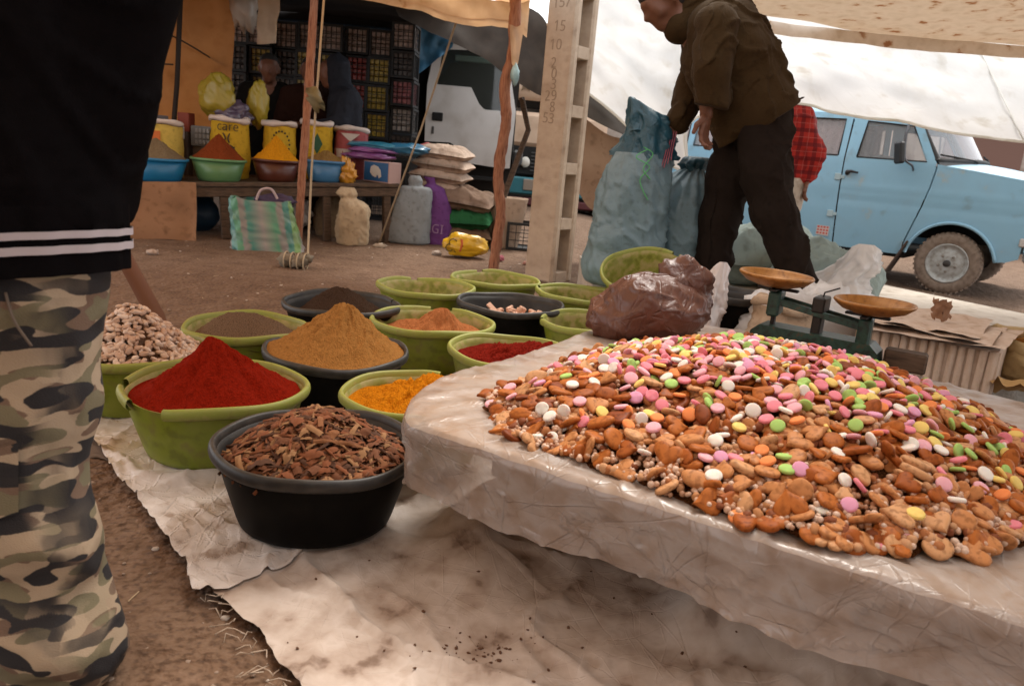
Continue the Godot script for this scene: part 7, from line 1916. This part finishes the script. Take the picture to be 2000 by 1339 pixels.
	# ribbed hem with two white stripes
	var hemf := func(r: float, y0: float, y1: float) -> SurfaceTool:
		var s := S()
		grid(s, 64, 4, func(u, v):
			var a: float = u * TAU if u < 1.0 else 0.0
			var k := r + 0.0
			return V(-0.745 + cos(a) * (0.186 + k) + 0.003 * sin(a * 20.0), lerpf(y0, y1, v) + 0.006 * sin(a * 2.0 + 0.6), -1.105 + sin(a) * (0.155 + k)))
		return s
	part("hem", hemf.call(0.0, 0.622, 0.715), jk, t)
	for q in [[0.672, 0.682], [0.652, 0.663]]:
		part("hem_stripe", hemf.call(0.004, q[0], q[1]), mat(lin(0.45, 0.40, 0.42), 0.8), t)
	var camo := mat(Color.WHITE, 0.9)
	var im := Image.create(384, 384, false, Image.FORMAT_RGB8)
	var layers := []
	for k in 3:
		var fn := FastNoiseLite.new(); fn.seed = 60 + k * 7; fn.frequency = 0.013; fn.fractal_octaves = 2; fn.noise_type = FastNoiseLite.TYPE_SIMPLEX_SMOOTH
		layers.append(fn.get_seamless_image(384, 384))
	var tones := [lin(0.40, 0.305, 0.21), lin(0.17, 0.108, 0.073), lin(0.18, 0.155, 0.092), lin(0.020, 0.018, 0.020)]
	for y in 384:
		for x in 384:
			var c: Color = tones[0]
			if layers[0].get_pixel(x, y).r > 0.56: c = tones[1]
			if layers[1].get_pixel(x, y).r > 0.60: c = tones[2]
			if layers[2].get_pixel(x, y).r > 0.57: c = tones[3]
			im.set_pixel(x, y, c)
	tex(camo, ImageTexture.create_from_image(im), 2.0); camo.uv1_scale = Vector3(1.7, 3.9, 1.7); bump(camo, M.weave, 0.1)
	part("trousers", body([[V(-0.695, 0.64, -1.10), V(-0.690, 0.42, -1.085), 0.112, 0.086], [V(-0.690, 0.42, -1.085), V(-0.700, 0.33, -1.07), 0.086, 0.080], [V(-0.700, 0.33, -1.07), V(-0.635, 0.04, -1.03), 0.080, 0.092], [V(-0.79, 0.64, -1.10), V(-0.81, 0.40, -1.085), 0.112, 0.09], [V(-0.81, 0.40, -1.085), V(-0.83, 0.33, -1.07), 0.088, 0.08], [V(-0.83, 0.33, -1.07), V(-0.88, 0.04, -1.06), 0.08, 0.088]], 0.011, 0.03, func(p: Vector3) -> Vector3:
		var low := smoothstep(0.45, 0.1, p.y)
		var w := 0.010 * nz2.get_noise_3d(p.x * 4.0 + 1.0, p.y * (6.0 + 4.0 * low), p.z * 4.0) + 0.010 * low * sin(p.y * 42.0 + p.x * 14.0) + 0.004 * nz.get_noise_3d(p.x * 14.0, p.y * 14.0, p.z * 14.0)
		return V(p.x + w, maxf(p.y, 0.012), p.z + w)), camo, t)
	st = S(); tube(st, spline([V(-0.652, 0.605, -0.99), V(-0.64, 0.57, -0.985), V(-0.622, 0.535, -0.99)]), 0.002, 5); part("pocket_seam", st, mat(lin(0.14, 0.105, 0.08), 0.9), t)
	st = S(); grid(st, 8, 6, func(u, v): return V(-0.735 + u * 0.09, 0.30 + v * 0.10 - 0.01 * sin(u * 3.1), -0.984 + 0.012 * sin(u * 3.14) + 0.010 * (1.0 - v)))
	part("cargo_pocket", st, camo, t)
	for x in [-0.62, -0.88]:
		part("shoe", body([[V(x - 0.01, 0.035, -1.02), V(x - 0.10, 0.03, -1.13), 0.04, 0.036]], 0.01, 0.02, func(p: Vector3) -> Vector3: return V(p.x, maxf(p.y, 0.004), p.z)), mat(lin(0.06, 0.04, 0.03), 0.7), t)

	# three people in the shade of the back stall
	var who := [[V(-1.68, 0, -7.25), V(-0.95, -0.25, 0.3), lin(0.026, 0.028, 0.036), "person in a grey-blue hooded coat leaning over the back stall", true],
		[V(-2.02, 0, -7.4), V(0.2, -0.3, 1), lin(0.028, 0.012, 0.008), "person in a dark reddish jacket behind the yellow powder cone", false],
		[V(-2.42, 0, -7.45), V(0.3, -0.1, 1), lin(0.010, 0.009, 0.008), "person in a dark striped jacket behind the purple pouch", false]]
	for q in who:
		var o: Vector3 = q[0]
		var f: Vector3 = V(q[1].x, 0, q[1].z).normalized(); var sd := f.cross(Vector3.UP)
		t = thing("person", q[3], "person", o)
		var h := V(f.x * 0.12, 1.36, f.z * 0.12)
		bones = head_bones(h, q[1], Vector3.UP)
		bones += [[h + V(0, -0.06, 0), V(0, 1.22, 0), 0.055, 0.06], [V(0, 1.14, 0), V(0, 0.75, 0), 0.14, 0.13]]
		var jb := [[sd * 0.08 + V(0, 1.12, 0), sd * 0.09 + V(0, 0.7, 0), 0.15, 0.155], [sd * -0.08 + V(0, 1.12, 0), sd * -0.09 + V(0, 0.7, 0), 0.15, 0.155], [sd * 0.09 + V(0, 0.7, 0), sd * 0.09 + V(0, 0.1, 0), 0.15, 0.16], [sd * -0.09 + V(0, 0.7, 0), sd * -0.09 + V(0, 0.1, 0), 0.15, 0.16]]
		st = S()
		for s in [-1.0, 1.0]:
			var a = sd * 0.20 * s + V(0, 1.16, 0); var b = sd * 0.25 * s + V(0, 0.93, 0) + f * 0.06; var c = sd * 0.12 * s + V(0, 0.90, 0) + f * 0.28
			bones += [[a, b, 0.05, 0.042], [b, c, 0.04, 0.03]]
			jb += [[a, b, 0.08, 0.07], [b, b.lerp(c, 0.85), 0.068, 0.05]]
			hand(st, c, (c - b), V(0, -1, 0), 0.6, 1.0, s)
		st.append_from(body(bones, 0.016, 0.03), 0, Transform3D())
		st.append_from(body(head_bones(h, q[1], Vector3.UP, 1.01), 0.007, 0.018), 0, Transform3D())
		part("body", st.commit(), skin, t)
		face(t, h, q[1], Vector3.UP, 1.01)
		if q[4]:
			jb += [[h + V(0.02, 0.05, 0) - f * 0.03, h + V(0, -0.02, 0) - f * 0.05, 0.115, 0.11], [h - f * 0.06 + V(0, -0.05, 0), V(0, 1.18, 0), 0.09, 0.12], [h + V(0, 0.12, 0) - f * 0.03, h + V(0, 0.16, 0) - f * 0.05, 0.05, 0.02]]
		else:
			part("hair", body([[h + V(0, 0.055, 0) - f * 0.03, h + V(0, 0.06, 0) + f * 0.01, 0.085, 0.08]], 0.016, 0.03), mat(lin(0.01, 0.008, 0.007), 0.8), t)
		part("coat", body(jb, 0.018, 0.04, wrinkled(0.012, 4.0, o.x)), fabric(q[2], (q[2].srgb_to_linear() * 0.75).linear_to_srgb(), 275, 2.0), t)

# ---------------------------------------------------------------- litter
func build_litter():
	var spots := [[V(-0.16, 0.02, -6.05), 0.035, lin(0.45, 0.13, 0.17), "pink paper scrap on the dirt by the wooden post"], [V(0.06, 0.015, -5.95), 0.025, lin(0.40, 0.20, 0.16), "reddish paper scrap on the dirt by the concrete pole"], [V(-0.65, 0.012, -6.1), 0.03, lin(0.45, 0.38, 0.33), "white paper scrap beside the yellow bag"], [V(-1.12, 0.012, -6.2), 0.04, lin(0.42, 0.34, 0.26), "pale paper scrap by the grey sack"], [V(-2.35, 0.012, -4.95), 0.03, lin(0.40, 0.30, 0.24), "twisted pale rag on the dirt under the hanging sacking"], [V(3.35, -0.09, -6.3), 0.0, lin(0.62, 0.60, 0.57), "flat white plastic sheet on the street by the van wheel"]]
	for q in spots:
		if q[1] > 0.0: solo("paper_scrap", crumple(Vector3.ZERO, Vector3(q[1], q[1] * 0.5, q[1] * 0.7), 0.6, 1.8, q[0].x * 9.0, Basis(), 20, 14), mat(q[2], 0.8), q[3], "litter", q[0], "scraps of litter on the ground")
		else: solo("plastic_scrap", sheet([V(-0.28, 0.01, -0.06), V(0.22, 0.01, 0.1), V(0.24, 0.01, 0.2), V(-0.25, 0.01, 0.06)], 14, 5, 0.02, 3.0, 4.0), mat(q[2], 0.5), q[3], "litter", q[0], "scraps of litter on the ground")
	var cs := S(); ell(cs, Vector3.ZERO, V(0.006, 0.0025, 0.004), Basis(), 6, 5, 0.5, 1.5, 7.0)
	var cmm := MultiMesh.new(); cmm.transform_format = MultiMesh.TRANSFORM_3D; cmm.mesh = done(cs); cmm.instance_count = 110
	for i in 110:
		var x := rng.randf_range(-0.35, 0.6); var z := rng.randf_range(-1.45, -0.85)
		if rng.randf() < 0.6:
			x = rng.randfn(0.0, 0.06); z = rng.randfn(-1.16, 0.03)
		cmm.set_instance_transform(i, Transform3D(Basis(Vector3.UP, rng.randf() * TAU).scaled(Vector3.ONE * rng.randf_range(0.15, 0.75)), V(x, mat_tan_y(x, z) + 0.001, z)))
	var cmi := MultiMeshInstance3D.new(); cmi.name = "bark_crumbs"; cmi.multimesh = cmm; cmi.material_override = mat(lin(0.11, 0.05, 0.026), 0.95)
	add_child(cmi)
	tag(cmi, "brown bark crumbs and dirt spilled on the tan sack sheet", "crumbs", "", "stuff")
	# pebbles, straw and crumbs of dirt
	var st := S(); ell(st, Vector3.ZERO, V(0.010, 0.006, 0.008), Basis(), 7, 5, 0.5, 1.5, 3.0)
	var peb := done(st)
	st = S(); box(st, Vector3.ZERO, V(0.05, 0.0016, 0.003))
	var straw := done(st)
	for q in [["pebbles", peb, 2600, lin(0.30, 0.22, 0.165), "small stones and clods scattered over the dirt"], ["straw", straw, 420, lin(0.42, 0.31, 0.19), "bits of straw and splinters scattered over the dirt"], ["pale_chips", peb, 500, lin(0.50, 0.43, 0.37), "pale paper crumbs and chips scattered over the dirt"]]:
		var mm := MultiMesh.new(); mm.transform_format = MultiMesh.TRANSFORM_3D; mm.mesh = q[1]; mm.instance_count = q[2]
		for i in int(q[2]):
			var z := -0.7 - pow(rng.randf(), 1.5) * 8.5
			var x := rng.randf_range(-1.2, 1.0) * (0.7 - z * 0.62) - 0.25
			var sc := rng.randf_range(0.25, 1.1) * (0.5 if q[0] == "pebbles" and rng.randf() < 0.7 else 1.0)
			mm.set_instance_transform(i, Transform3D(Basis(Vector3.UP, rng.randf() * TAU).scaled(Vector3.ONE * sc), V(x, ground_y(x, z) + 0.001, z)))
		var o := MultiMeshInstance3D.new(); o.name = q[0]; o.multimesh = mm; o.material_override = mat(q[3], 0.95)
		add_child(o)
		tag(o, q[4], "debris", "", "stuff")
